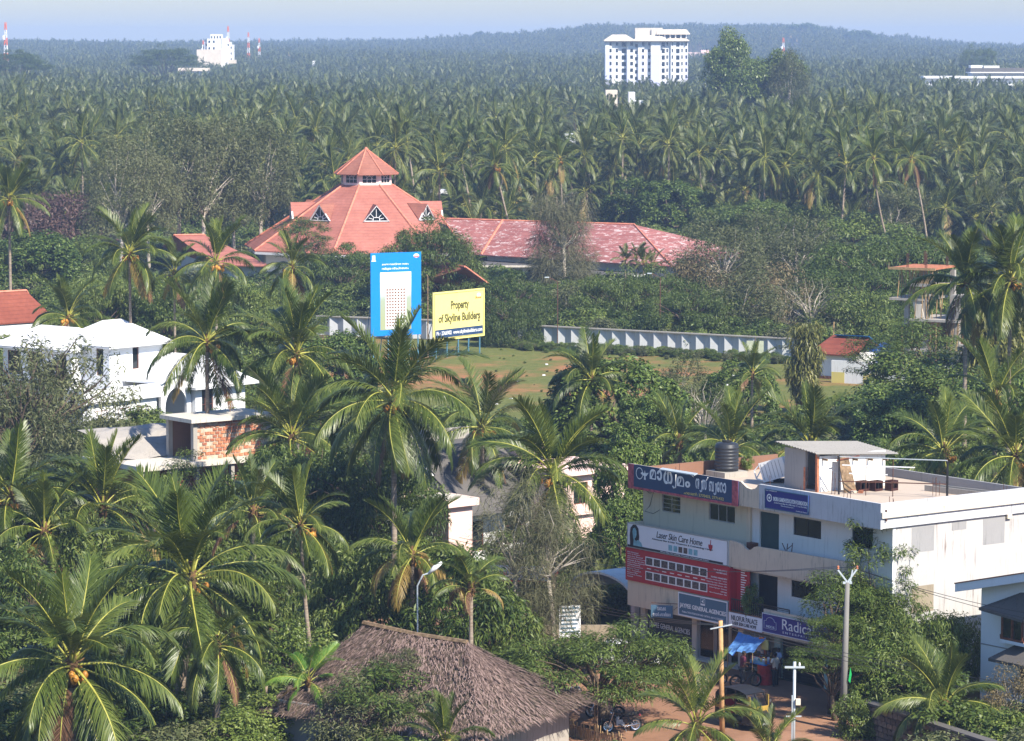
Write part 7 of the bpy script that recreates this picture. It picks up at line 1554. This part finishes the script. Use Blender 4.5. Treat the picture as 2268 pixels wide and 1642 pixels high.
def motorcycle(pos, rz, label, body='black', lean=R(9), group=None):
    e = empty('motorcycle', pos, rz, label, 'motorcycle', group); e.rotation_euler = (lean, 0, rz)
    wheel(e, .64, 0, .30, .30, .10); wheel(e, -.62, 0, .30, .30, .12)
    m = MB(); m.tube([(.28, 0, .86), (.42, 0, .80), (.30, 0, .45), (-.1, 0, .34), (-.45, 0, .42)], .028, 6); m.tube([(.38, 0, .82), (-.1, 0, .66), (-.55, 0, .70)], .026, 6)
    for s in (-.07, .07): m.tube([(-.3, s, .62), (-.62, s, .30)], .018, 5)
    m.put('frame', M['black'], e)
    for s in (-.08, .08): MB().tube([(.36, s, .92), (.64, s, .30)], .025, 6).put('fork', M['chrome'], e)
    m = MB(); m.tube([(.40, 0, .80), (.30, 0, .86), (.12, 0, .86), (-.04, 0, .76)], [.05, .12, .14, .08], 10); m.put('fuel_tank', M[body], e, True)
    m = MB(); m.prism([(-.02, -.12, .74), (-.02, .12, .74), (-.35, .13, .72), (-.78, .09, .80), (-.78, -.09, .80), (-.35, -.13, .72)], (0, 0, .08)); m.put('seat', M['rubber'], e)
    m = MB(); m.box(-.02, .28, -.12, .12, .30, .55); m.lathe([(.09, -.15), (.11, 0), (.09, .15)], 12, Matrix.Translation((.0, 0, .36)) @ Matrix.Rotation(PI / 2, 4, 'X')); m.tube([(.22, 0, .55), (.16, 0, .68)], [.09, .08], 8); m.put('engine', M['steel'], e)
    m = MB(); m.tube([(.2, .14, .36), (-.1, .16, .26), (-.75, .17, .34)], [.025, .03, .05], 8); m.put('exhaust', M['chrome'], e, True)
    m = MB(); m.tube([(.28, -.36, .98), (.36, -.22, 1.0), (.38, 0, .95), (.36, .22, 1.0), (.28, .36, .98)], .016, 6); m.put('handlebar', M['chrome'], e)
    for s in (-.3, .3): m = MB(); m.tube([(.32, s, 1.0), (.30, s * 1.15, 1.16)], .008, 4); m.lathe([(.05, 0), (.05, .012)], 8, Matrix.Translation((.30, s * 1.15, 1.18)) @ Matrix.Rotation(PI / 2, 4, 'Y')); m.put('mirror', M['black'], e)
    m = MB(); m.lathe([(.02, -.06), (.09, -.02), (.09, .05)], 12, Matrix.Translation((.48, 0, .86)) @ Matrix.Rotation(PI / 2, 4, 'Y')); m.put('headlight', M['chrome'], e, True)
    for (x, a0, a1) in ((.64, .3, 2.6), (-.62, .2, 2.4)):
        m = MB(); pr = None
        for j in range(7):
            a = a0 + (a1 - a0) * j / 6; p = (x + .35 * math.cos(a), .30 + .35 * math.sin(a))
            if pr: m.prism([(pr[0], -.06, pr[1]), (p[0], -.06, p[1]), (p[0], .06, p[1]), (pr[0], .06, pr[1])], (0, 0, .012))
            pr = p
        m.put('mudguard', M[body], e)
    MB().box(-.86, -.80, -.06, .06, .68, .76).put('tail_light', M['ink_r'], e); m = MB(); m.bar((-.05, .1, .3), (-.12, .26, .02), .022); m.put('side_stand', M['steel'], e)
    return e
motorcycle(gp(1283, 1570, 0), R(150), 'black motorcycle parked nearest the hut eave with its red tail lamp out'); motorcycle(gp(1340, 1592, 0), R(165), 'dark motorcycle parked in the middle of the row under the umbrella tree', 'ink_navy'); motorcycle(gp(1378, 1622, 0), R(195), 'black motorcycle parked by the bamboo fence at the end of the row'); motorcycle(gp(1600, 1520, 0) + Vector((-.6, 0, 0)), SROT + R(80), 'black motorcycle half hidden behind the young street palm', 'autoblk')
def car(pos, rz, label, paint, z=0.0):
    e = empty('parked_car', pos, rz, label, 'car'); st = [(-1.85, .50, .62, .55), (-1.75, .32, .80, .68), (-1.2, .24, .92, .76), (-.2, .22, .95, .78), (.75, .24, .92, .77), (1.3, .28, .80, .74), (1.75, .34, .68, .64), (1.85, .45, .60, .52)]
    V = []; m = MB(); n = 12
    for (x, z0, z1, w) in st:
        for k in range(n): a = 2 * PI * k / n + PI / n; c, s = math.cos(a), math.sin(a); f = max(abs(c), abs(s)); g = .55 + .45 / f * .8; V.append((x, w * c * min(1.25, 1 / f) * .93, (z0 + z1) / 2 + (z1 - z0) / 2 * s * min(1.25, 1 / f) * .93))
    F = [(i * n + k, i * n + (k + 1) % n, (i + 1) * n + (k + 1) % n, (i + 1) * n + k) for i in range(len(st) - 1) for k in range(n)] + [tuple(range(n))[::-1], tuple(range((len(st) - 1) * n, len(st) * n))]
    m.add(V, F); m.put('body', M[paint], e, True)
    gr = [(-1.55, .90, .66), (-1.05, 1.36, .56), (.25, 1.40, .57), (.95, .92, .68)]; m = MB(); V = []
    for (x, zt, w) in gr: V += [(x, -w, min(zt, 1.36) if zt < 1 else zt - .04), (x, w, min(zt, 1.36) if zt < 1 else zt - .04)]
    b = [(-1.55, -.70, .86), (.95, -.72, .86), (.95, .72, .86), (-1.55, .70, .86)]
    m = MB(); m.add([(-1.0, -.55, 1.38), (.2, -.56, 1.40), (.2, .56, 1.40), (-1.0, .55, 1.38), (-.9, -.45, 1.43), (.1, -.46, 1.45), (.1, .46, 1.45), (-.9, .45, 1.43)], [(0, 1, 5, 4), (1, 2, 6, 5), (2, 3, 7, 6), (3, 0, 4, 7), (4, 5, 6, 7)])
    for s in (-1, 1):
        for (a, c) in (((-1.5, s * .72, .9), (-1.0, s * .55, 1.38)), ((.9, s * .73, .9), (.2, s * .56, 1.40)), ((-.35, s * .75, .9), (-.38, s * .57, 1.4))): m.bar(a, c, .07)
    m.put('roof', M[paint], e, True)
    for s in (-1, 1):
        for (a, b_, c, d) in (((-1.42, .9), (-.42, .9), (-.42, 1.36), (-.98, 1.34)), ((-.32, .9), (.80, .9), (.2, 1.36), (-.34, 1.37))): MB().poly([(p[0], s * (.735 - (p[1] - .9) * .38), p[1]) for p in (a, b_, c, d)]).put('side_window', M['glass'], e)
    MB().poly([(.93, -.68, .92), (.93, .68, .92), (.24, .53, 1.37), (.24, -.53, 1.37)]).put('windscreen', M['glass'], e); MB().poly([(-1.52, .66, .92), (-1.52, -.66, .92), (-1.03, -.52, 1.35), (-1.03, .52, 1.35)]).put('rear_window', M['glass'], e)
    for x in (-1.15, 1.15):
        for s in (-1, 1): wheel(e, x, s * .70, .29, .29, .18)
    for s in (-1, 1): MB().box(1.76, 1.83, s * .5 - .14, s * .5 + .14, .56, .68).put('headlight', M['chrome'], e)
    for s in (-1, 1): MB().box(-1.86, -1.80, s * .55 - .1, s * .55 + .1, .60, .76).put('tail_light', M['ink_r'], e)
    MB().box(1.78, 1.90, -.66, .66, .28, .42).put('bumper', M['rubber'], e)
    return e
car(gp(1385, 1486, 0), SROT + R(20), 'white car parked beside the roller shutter behind the umbrella tree', 'carwhite')
car(sp(-12.4, 2.9, .05), SROT, 'silver car on show behind the glass shopfront', 'carsilver')
def rickshaw():
    e = empty('auto_rickshaw', gp(1646, 1612, 0), R(-52), 'black and yellow auto-rickshaw standing on the earth street behind the young palm', 'rickshaw')
    # faces +X
    wheel(e, 1.15, 0, .22, .22, .11); wheel(e, -.75, -.52, .22, .22, .11); wheel(e, -.75, .52, .22, .22, .11)
    m = MB(); m.prism([(.95, -.45, .30), (-1.15, -.62, .30), (-1.2, -.62, .85), (-.3, -.62, .85), (-.25, -.6, .42), (.55, -.58, .42), (.62, -.55, .95), (.98, -.42, .95)], (0, .03, 0)); m.prism([(.95, .42, .30), (-1.15, .59, .30), (-1.2, .59, .85), (-.3, .59, .85), (-.25, .57, .42), (.55, .55, .42), (.62, .52, .95), (.98, .39, .95)], (0, .03, 0)); m.box(-1.2, .9, -.55, .55, .30, .36); m.box(-1.22, -1.18, -.6, .6, .3, .95); m.put('body', M['autoblk'], e)
    m = MB(); m.add([(.95, -.5, .95), (.95, .5, .95), (1.28, .34, .80), (1.28, -.34, .80), (1.42, -.2, .34), (1.42, .2, .34), (.95, .48, .30), (.95, -.48, .30)], [(0, 3, 2, 1), (3, 4, 5, 2), (0, 7, 4, 3), (1, 2, 5, 6), (4, 7, 6, 5)]); m.put('nose', M['autoblk'], e)
    m = MB(); m.prism([(1.0, -.54, .78), (1.0, .54, .78), (1.02, .54, 1.12), (1.02, -.54, 1.12)], (.04, 0, 0)); m.box(.9, 1.06, -.57, -.53, 1.1, 1.6); m.box(.9, 1.06, .53, .57, 1.1, 1.6); m.put('yellow_band', M['autoyel'], e)
    m = MB(); m.box(-1.2, -.3, -.64, -.625, .86, 1.0); m.box(-1.2, -.3, .625, .64, .86, 1.0); m.put('side_band', M['autoyel'], e)
    m = MB()
    for y in (-.54, .54, 0): m.bar((1.02, y, 1.1), (.74, y * .96, 1.66), .05)
    m.bar((1.02, -.54, 1.11), (1.02, .54, 1.11), .05); m.bar((.74, -.52, 1.66), (.74, .52, 1.66), .06); ws = m.put('windscreen_frame', M['autoblk'], e)
    MB().quad((1.0, -.5, 1.13), (1.0, .5, 1.13), (.76, .48, 1.63), (.76, -.48, 1.63)).put('pane', M['shopglass'], ws)
    m = MB(); n = 8; pr = [(.78, 1.66), (.4, 1.76), (-.3, 1.80), (-.9, 1.74), (-1.18, 1.5), (-1.22, .95)]
    for i in range(len(pr) - 1): a, b = pr[i], pr[i + 1]; m.prism([(a[0], -.58, a[1]), (b[0], -.6, b[1]), (b[0], .6, b[1]), (a[0], .58, a[1])], (.02, 0, .025))
    for s in (-1, 1): m.prism([(-1.2, s * .6, .95), (-.55, s * .6, .95), (-.45, s * .6, 1.76), (-.9, s * .6, 1.73), (-1.17, s * .6, 1.48)], (0, s * .02, 0)); m.bar((.1, s * .58, .9), (.1, s * .58, 1.76), .03)
    m.put('hood', M['autoblk'], e)
    MB().box(-1.1, -.5, -.5, .5, .60, .72).put('seat', M['ink_r'], e); MB().box(-1.15, -1.05, -.5, .5, .72, 1.3).put('backrest', M['ink_r'], e); MB().box(.2, .5, -.3, .3, .60, .7).put('driver_seat', M['rubber'], e)
    m = MB(); m.tube([(1.0, 0, .8), (.82, 0, 1.05)], .025, 6); m.tube([(.78, -.28, 1.05), (.84, 0, 1.08), (.78, .28, 1.05)], .016, 5); m.put('handlebar', M['black'], e)
    m = MB(); m.lathe([(.02, -.03), (.085, .0), (.085, .04)], 12, Matrix.Translation((1.36, 0, .62)) @ Matrix.Rotation(PI / 2, 4, 'Y')); m.put('headlight', M['chrome'], e, True)
    m = MB(); m.box(1.43, 1.44, -.16, .16, .36, .46); m.put('number_plate', M['ink_w'], e)
    for s in (-.62, .62): m = MB(); m.bar((.98, s * .85, 1.2), (1.05, s * 1.05, 1.3), .02); m.box(1.04, 1.06, s * 1.05 - .06, s * 1.05 + .06, 1.25, 1.38); m.put('mirror', M['chrome'], e)
    m = MB(); m.prism([(1.0, -.09, .48), (1.38, -.09, .42), (1.38, .09, .42), (1.0, .09, .48)], (0, 0, .03)); m.put('front_mudguard', M['autoyel'], e)
rickshaw()
def bicycle():
    e = empty('bicycle', sp(-7.05, -2.0, 0), SROT + R(75), 'black bicycle leaning beside the man in the maroon shirt', 'bicycle')
    wheel(e, .52, 0, .33, .33, .04); wheel(e, -.52, 0, .33, .33, .04); m = MB()
    for a, b in (((.52, 0, .33), (.40, 0, .86)), ((.40, 0, .80), (-.12, 0, .76)), ((.40, 0, .74), (-.02, 0, .30)), ((-.02, 0, .30), (-.18, 0, .84)), ((-.02, 0, .30), (-.52, 0, .33)), ((-.14, 0, .74), (-.52, 0, .33))): m.tube([a, b], .016, 6)
    m.put('frame', M['black'], e); m = MB(); m.tube([(.34, -.28, .98), (.40, -.1, .94), (.40, .1, .94), (.34, .28, .98)], .012, 6); m.put('handlebar', M['chrome'], e); m = MB(); m.prism([(-.05, -.03, .86), (-.05, .03, .86), (-.32, .1, .86), (-.32, -.1, .86)], (0, 0, .05)); m.put('saddle', M['rubber'], e)
bicycle()
# ---------------------------------------------------------------- poles and wires
def polee():
    p3 = gp(1866, 1620, 0); e = empty('concrete_pole', p3, 0, 'tall grey concrete power pole with a forked steel top before the street tree', 'pole')
    top = tl(e, dp(1877, 1290, p3.y)); MB().tube([(0, 0, -.2), (top.x * .5, 0, top.z * .5), (top.x, 0, top.z)], [.17, .14, .10], 8).put('shaft', wallpaint('pole_concrete', (.20, .19, .175), (.14, .12, .1), .8, scale=3), e, True)
    m = MB(); m.bar(top, (top.x - .42, 0, top.z + .55), .07); m.bar(top, (top.x + .42, 0, top.z + .6), .07); m.bar((top.x + .12, 0, top.z), (top.x + .22, 0, top.z + .55), .06); m.bar((top.x - .2, 0, top.z - .02), (top.x + .2, 0, top.z - .02), .1); m.put('fork', M['galv'], e)
    for x in (-.42, .42): MB().lathe([(.03, .0), (.06, .05), (.04, .1), (.06, .14), (.02, .18)], 8, Matrix.Translation((top.x + x, 0, top.z + .56))).put('insulator', M['laterite'], e)
    m = MB(); m.prism([(.22, -.2, 2.3), (.3, -.2, 2.9), (.36, -.2, 2.6), (.3, -.2, 2.2)], (0, .01, 0)); m.put('ribbon', plain('green_ribbon', (.02, .40, .10), .5), e)
    p2 = gp(1757, 1690, 0); e2 = empty('metal_pole', p2, 0, 'short silver metal street pole with a small crossarm and meter box', 'pole')
    t2 = tl(e2, dp(1760, 1466, p2.y)); MB().tube([(0, 0, 0), (t2.x, 0, t2.z)], .065, 8).put('shaft', M['galv'], e2, True); z = t2.z - .22; m = MB(); m.bar((t2.x - .42, -.08, z), (t2.x + .42, -.08, z), .08); m.put('crossarm', M['galv'], e2); MB().lathe([(.03, 0), (.05, .06), (.03, .16)], 8, Matrix.Translation((t2.x + .2, -.08, z + .04))).put('insulator', M['whiteclean'], e2); MB().box(t2.x + .05, t2.x + .25, -.2, 0, z - 1.6, z - 1.35).put('meter_box', M['creamroof'], e2); MB().bar((t2.x - .35, -.07, z - 2.1), (t2.x + .3, -.07, z - 2.1), .05).put('lower_arm', M['galv'], e2)
    m = MB(); m.tube([(t2.x - .1, -.07, .2), (t2.x - .1, -.07, z - 1.2)], .03, 6); m.put('conduit', M['galv'], e2)
    p1 = gp(1600, 1640, 0); e1 = empty('timber_pole', p1, 0, 'plain orange-brown timber pole standing in front of the glass shopfront', 'pole'); t1 = tl(e1, dp(1596, 1375, p1.y)); MB().tube([(0, 0, 0), (t1.x, 0, t1.z)], [.12, .095], 8).put('shaft', plain('timber_orange', (.45, .26, .12), .8, .2, .25, 3), e1, True); MB().bar((t1.x - .45, -.1, t1.z - .35), (t1.x + .5, -.1, t1.z - .15), .05).put('crossarm', M['galv'], e1)
    tops = [p1 + t1, p2 + t2, p3 + top]
    left = dp(1100, 1300, 165); far = dp(2400, 1560, 150)
    def wire(a, b, sag, label, r=.012):
        pts = [a.lerp(b, i / 12) - Vector((0, 0, sag * 4 * (i / 12) * (1 - i / 12))) for i in range(13)]; c = pts[6]; m = MB(); m.tube([p - pts[0] for p in pts], r, 4); o = m.put('overhead_wire', M['black']); o.location = pts[0]; return tag(o, label, 'wire', 'overhead wires along the street')
    for i, dx in enumerate((-.42, .42)): wire(p3 + top + Vector((dx, 0, .7)), dp(1000, 1190, 185) + Vector((dx, 0, 0)), .9, 'thin overhead wire running from the forked pole past the signboards')
    for dz in (0, .25, -.25): wire(p1 + t1 + Vector((dz, 0, -.2)), dp(1120, 1290, 168) + Vector((0, 0, dz)), .4, 'thin black wire strung from the timber pole to the gardens')
    for dz in (0, .3, .55): wire(p1 + t1 + Vector((0, 0, -.25 + dz * .3)), dp(2330, 1560 - dz * 60, 139), .25, 'black service wire slanting across the street tree and pale blue house')
    for dz in (0, .35): wire(p3 + top + Vector((.4, 0, .6)), dp(2340, 1370 + dz * 40, 138), .2, 'thin wire from the forked pole over the white side wall')
    # lamp standard at the pink house
    q = dp(925, 1500, 150); q.z = 0; e = empty('street_lamp', q, 0, 'street lamp with a white head on an arm by the yellowed palm', 'lamp'); b = dp(968, 1260, q.y) - q; m = MB(); m.tube([(0, 0, 0), (0, 0, b.z - .8), (.25, 0, b.z - .3), (b.x * .6, 0, b.z - .2)], .04, 6); m.put('arm', M['galv'], e); m = MB(); m.tube([(b.x * .55, 0, b.z - .25), (b.x * .9, 0, b.z + .05), (b.x * 1.25, 0, b.z + .3)], [.05, .13, .06], 8); m.put('lamp_head', M['whiteclean'], e, True)
    for (px, py, h, lab) in [(1462, 690, 7.2, 'thin lamp pole behind the panel wall'), (1235, 690, 6.8, 'thin pole beside the casuarina')]:
        g = dp(px, 700, 330); g.z = 0; e = empty('lamp_pole', g, 0, lab, 'pole'); m = MB(); m.tube([(0, 0, 0), (0, 0, h), (-.9, 0, h + .45)], .05, 6); m.put('shaft', M['iron'], e); m = MB(); m.box(-1.3, -.85, -.1, .1, h + .4, h + .5); m.put('lamp_head', M['galv'], e)
polee()
# ---------------------------------------------------------------- stone wall, fence, gate wall, notice board
def stonewall():
    a, b = gp(1908, 1632, 0), gp(2260, 1752, 0); L = (b - a).length; rz = math.atan2(b.y - a.y, b.x - a.x); e = empty('stone_wall', a, rz, 'rough dark stone boundary wall behind the street pole', 'wall'); e['kind'] = 'thing'; rr = random.Random(4)
    MB().box(0, L, .06, .42, -.3, 1.5).put('mortar_bed', plain('dark_mortar', (.10, .085, .07), .95, .1), e)
    cols = [plain('rubble_stone_%d' % i, c, .9, .15, .35, 6) for i, c in enumerate(((.13, .105, .085), (.17, .14, .115), (.10, .08, .065), (.20, .15, .11)))]; ms = []
    for k in range(8):
        m = MB(); w, h = rr.uniform(.30, .46), rr.uniform(.19, .25); pts = [(0, .02), (.03, h - .02), (w * .4, h), (w - .03, h - .015), (w, .03), (w * .6, 0)]; m.prism([(x + rr.uniform(-.01, .01), 0, z + rr.uniform(-.01, .01)) for x, z in pts], (0, .1, 0)); ms.append((m.mesh('stone', cols[k % 4]), w))
    z = 0.0
    for r_ in range(6):
        x = rr.uniform(-.1, .15)
        while x < L - .3: me, w = ms[rr.randrange(8)]; put('stone', me, e, (x, rr.uniform(-.015, .02), z)); x += w + .025
        z += .25
    MB().box(-.05, L, -.02, .46, 1.5, 1.6).put('coping', M['concdark'], e)
stonewall()
def gatewall():
    a, b = gp(1105, 1440, 0), gp(1300, 1440, 0); L = (b - a).length; e = empty('garden_wall', a, math.atan2(b.y - a.y, b.x - a.x), 'pale pink garden wall with a capped gate pillar near the notice board', 'wall'); e['kind'] = 'thing'
    MB().box(0, L * .22, 0, .2, 0, 1.3).put('wall', M['pinkwall'], e); MB().box(L * .5, L + 1.5, 0, .2, 0, 1.25).put('wall', M['tanplaster'], e); x = L * .22
    MB().box(x, x + .55, -.15, .4, 0, 1.75).put('pillar', M['pinkwall'], e); m = MB(); m.prism([(x - .06, -.2, 1.75), (x + .61, -.2, 1.75), (x + .5, -.2, 1.95), (x + .05, -.2, 1.95)], (0, .66, 0)); m.put('pillar_cap', M['pinkwall'], e)
    q = gp(1262, 1452, 0); t = empty('notice_board', q, R(12), 'white notice board with grey lettering on posts by the garden wall', 'sign'); MB().box(-.55, .55, 0, .05, .9, 2.5).put('board', M['signface'], t)
    for i in range(7): MB().box(-.48, .48 - .08 * (i % 3), -.01, -.002, 2.34 - i * .2, 2.42 - i * .2).put('lettering', M['ink_slate'], t)
    for x in (-.5, .45): MB().bar((x, .03, 0), (x, .03, .9), .05).put('post', M['steel'], t)
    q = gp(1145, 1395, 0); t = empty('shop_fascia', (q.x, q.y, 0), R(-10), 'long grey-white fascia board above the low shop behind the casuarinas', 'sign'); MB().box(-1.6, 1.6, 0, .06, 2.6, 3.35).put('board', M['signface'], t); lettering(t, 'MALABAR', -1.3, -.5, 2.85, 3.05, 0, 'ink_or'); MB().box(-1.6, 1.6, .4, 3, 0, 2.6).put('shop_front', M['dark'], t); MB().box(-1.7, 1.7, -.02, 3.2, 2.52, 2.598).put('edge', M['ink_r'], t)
    # bamboo paling in front of the motorcycles
    a, b = gp(1262, 1632, 0), gp(1385, 1664, 0); L = (b - a).length; e = empty('bamboo_fence', a, math.atan2(b.y - a.y, b.x - a.x), 'rickety bamboo paling fence in front of the parked motorcycles', 'fence'); rr = random.Random(5); n = int(L / .11)
    for i in range(n): MB().bar((i * .11, 0, 0), (i * .11 + rr.uniform(-.06, .06), 0, rr.uniform(.5, .85)), .035).put('paling', M['bamboo'], e)
    MB().bar((0, .03, .5), (L, .03, .55), .035).put('rail', M['oldwood'], e)
    for i, (px, py) in enumerate([(1318, 1642), (1322, 1648)]):
        q = gp(px, py, 0); t = empty('stay_pole', q, 0, 'thin stay pole rising from the bamboo fence', 'pole', 'stay poles at the fence'); MB().tube([(0, 0, 0), (.08 * (i - .5), 0, 3.0)], .03, 5).put('shaft', M['oldwood'], t)
gatewall()
# ---------------------------------------------------------------- on the shop roof
def roof_things():
    z = 8.455
    e = empty('water_tank', sp(-17.3, 5.4, 8.72), SROT, 'black ribbed plastic water tank on the shop roof', 'tank'); pr = [(.60, .0)]
    for i in range(7): zz = .12 + i * .17; pr += [(.60, zz), (.625, zz + .03), (.625, zz + .06), (.60, zz + .09)]
    pr += [(.60, 1.30), (.52, 1.40), (.25, 1.46)]; MB().lathe(pr, 28).put('drum', plain('black_polythene', (.022, .024, .03), .45, .4), e, True); MB().lathe([(.24, 1.44), (.24, 1.53), (.05, 1.55)], 16).put('lid', M['rubber'], e, True); MB().box(-.75, .75, -.75, .75, -.27, -.002).put('base', M['concrete'], e)
    e = empty('discarded_cabinet', sp(-13.7, 5.6, z), SROT + R(25), 'white steel cabinet tipped over against the stair cabin', 'cabinet'); q = Matrix.Translation((0, 0, .18)) @ Matrix.Rotation(R(-18), 4, 'Y'); MB().box(-.6, .75, -.25, .25, .0, 1.0, q).put('body', M['whiteclean'], e); m = MB()
    for i in range(6): m.box(-.5 + i * .2, -.48 + i * .2, -.262, -.25, .08, .92, q)
    tag(m.put('door_ribs', M['plaster'], e), kind='stuff'); m = MB()
    for a, b in (((-.62, -.2, .1), (-.95, -.2, .3)), ((-.62, -.2, .9), (-.95, -.2, .7)), ((-.95, -.2, .3), (-.95, -.2, .7)), ((-.95, -.2, .3), (-.62, -.2, .6))): m.bar(q @ Vector(a), q @ Vector(b), .05)
    m.put('bracket', M['whiteclean'], e)
    MB().box(-.2, .3, .1, .5, 0, .18).put('foot', M['rubber'], e)
    for i, (x, y) in enumerate(((-8.9, 7.0), (-8.55, 7.6), (-8.2, 8.3))):
        e = empty('bottle_crate', sp(x, y, z), SROT + R(90 + i * 5), 'dark open crate standing in the row by the stair cabin', 'crate', 'crates by the stair cabin'); m = MB(); m.box(-.28, .28, -.2, .2, 0, .03); m.box(-.28, -.24, -.2, .2, .03, .5); m.box(.24, .28, -.2, .2, .03, .5); m.box(-.24, .24, -.2, -.17, .42, .5); m.box(-.24, .24, .17, .2, .03, .5); m.box(-.24, .24, -.2, -.17, .03, .12); m.put('frame', plain('dark_crate_%d' % i, (.05, .018, .016), .6, .3), e); MB().box(-.02, .02, -.16, .16, .03, .45).put('divider', M['rubber'], e)
    e = empty('old_door', sp(-9.35, 6.2, z), SROT + R(90), 'weathered wooden door leaning on the stair cabin wall', 'door'); m = MB(); m.prism([(-.35, -.45, 0), (.35, -.55, 0), (.32, .05, 1.7), (-.3, .1, 1.75)], (0, .06, .0)); m.put('leaf', M['oldwood'], e); MB().bar((-.5, .0, 1.55), (.9, -.1, 1.7), .05).put('batten', M['wood'], e)
    e = empty('steel_frame', sp(-8.6, 5.2, z), SROT, 'thin black and white steel pipe frame standing on the shop roof', 'frame')
    A, B = Vector((0, 0, 0)), tl(e, sp(-4.4, 8.4, z)); P = []
    for nm, a, b, w, mt in (('post', A, A + Vector((0, 0, 1.9)), .06, 'black'), ('post', B, B + Vector((0, 0, 1.8)), .08, 'black'), ('rail', A + Vector((0, 0, 1.85)), B + Vector((0, 0, 1.85)), .04, 'galv'), ('rail', A + Vector((0, 0, .65)), B + Vector((0, 0, .7)), .05, 'iron'), ('rail', A + Vector((.1, .1, 1.45)), A.lerp(B, .7) + Vector((0, 0, 1.45)), .05, 'whiteclean'), ('rail', A + Vector((.4, .3, 1.05)), A.lerp(B, .45) + Vector((0, 0, 1.05)), .05, 'whiteclean'), ('upright', A.lerp(B, .25), A.lerp(B, .25) + Vector((0, 0, 1.85)), .03, 'iron'), ('upright', A.lerp(B, .5), A.lerp(B, .5) + Vector((0, 0, 1.85)), .03, 'iron')): MB().bar(a, b, w).put(nm, M[mt], e)
    e = empty('concrete_trough', sp(-4.6, 10.2, z), SROT + R(8), 'long shallow concrete trough lying on the shop roof', 'trough'); m = MB(); m.box(-2.6, 2.6, -.35, .35, 0, .06); m.box(-2.6, 2.6, -.35, -.28, .06, .28); m.box(-2.6, 2.6, .28, .35, .06, .28); m.box(2.53, 2.6, -.28, .28, .06, .28); m.put('trough', M['concrete'], e)
    for i, (x, y, c) in enumerate(((-8.9, 6.3, 'laterite'), (-8.6, 6.1, 'mortar'), (-8.4, 6.45, 'laterite'))):
        e = empty('broken_brick', sp(x, y, z), .7 * i, 'broken brick lying by the leaning old door', 'brick', 'broken bricks on the roof'); m = MB(); m.prism([(-.18, -.1, 0), (.16, -.12, 0), (.2, .08, 0), (-.1, .12, 0)], (.02, 0, .12)); m.put('brick', M[c], e)
    e = empty('rebar_bundle', sp(-6.9, .3, 6.35), SROT, 'bent reinforcement rods poking over the balcony wall', 'rods'); m = MB(); m.bar((0, 0, 0), (-.35, .1, .3), .03); m.bar((.1, 0, 0), (.15, 0, .35), .03); m.bar((.15, 0, .1), (.45, 0, .3), .03); m.bar((.45, 0, .0), (.5, 0, .42), .03); m.put('rods', M['iron'], e)
    e = tree('shrub', 0, 0, 1.0, .9, 'potted yellow-green plant on the first-floor balcony', 1.3, pos=sp(-9.3, .25, 0), seed=2, name='balcony_plant'); e.location.z = 2.6
    e = tree('shrub', 0, 0, .4, .6, 'leafy weed growing on the brick parapet of the shop roof', .7, pos=sp(-18.0, 7.4, 0), seed=1, name='parapet_weed'); e.location.z = 8.5
roof_things()
# litter on the plot
rr = random.Random(77)
for i in range(14):
    q = gp(rr.uniform(1080, 1760), rr.uniform(800, 900), .03); e = empty('paper_scrap', q, rr.uniform(0, 3), 'scrap of white litter lying on the grassy plot', 'litter', 'white litter on the plot'); m = MB(); m.prism([(-.14, -.08, 0), (.12, -.1, 0), (.16, .07, .02), (-.1, .1, .03)], (.01, .02, .06)); m.put('scrap', M['whiteclean'], e)
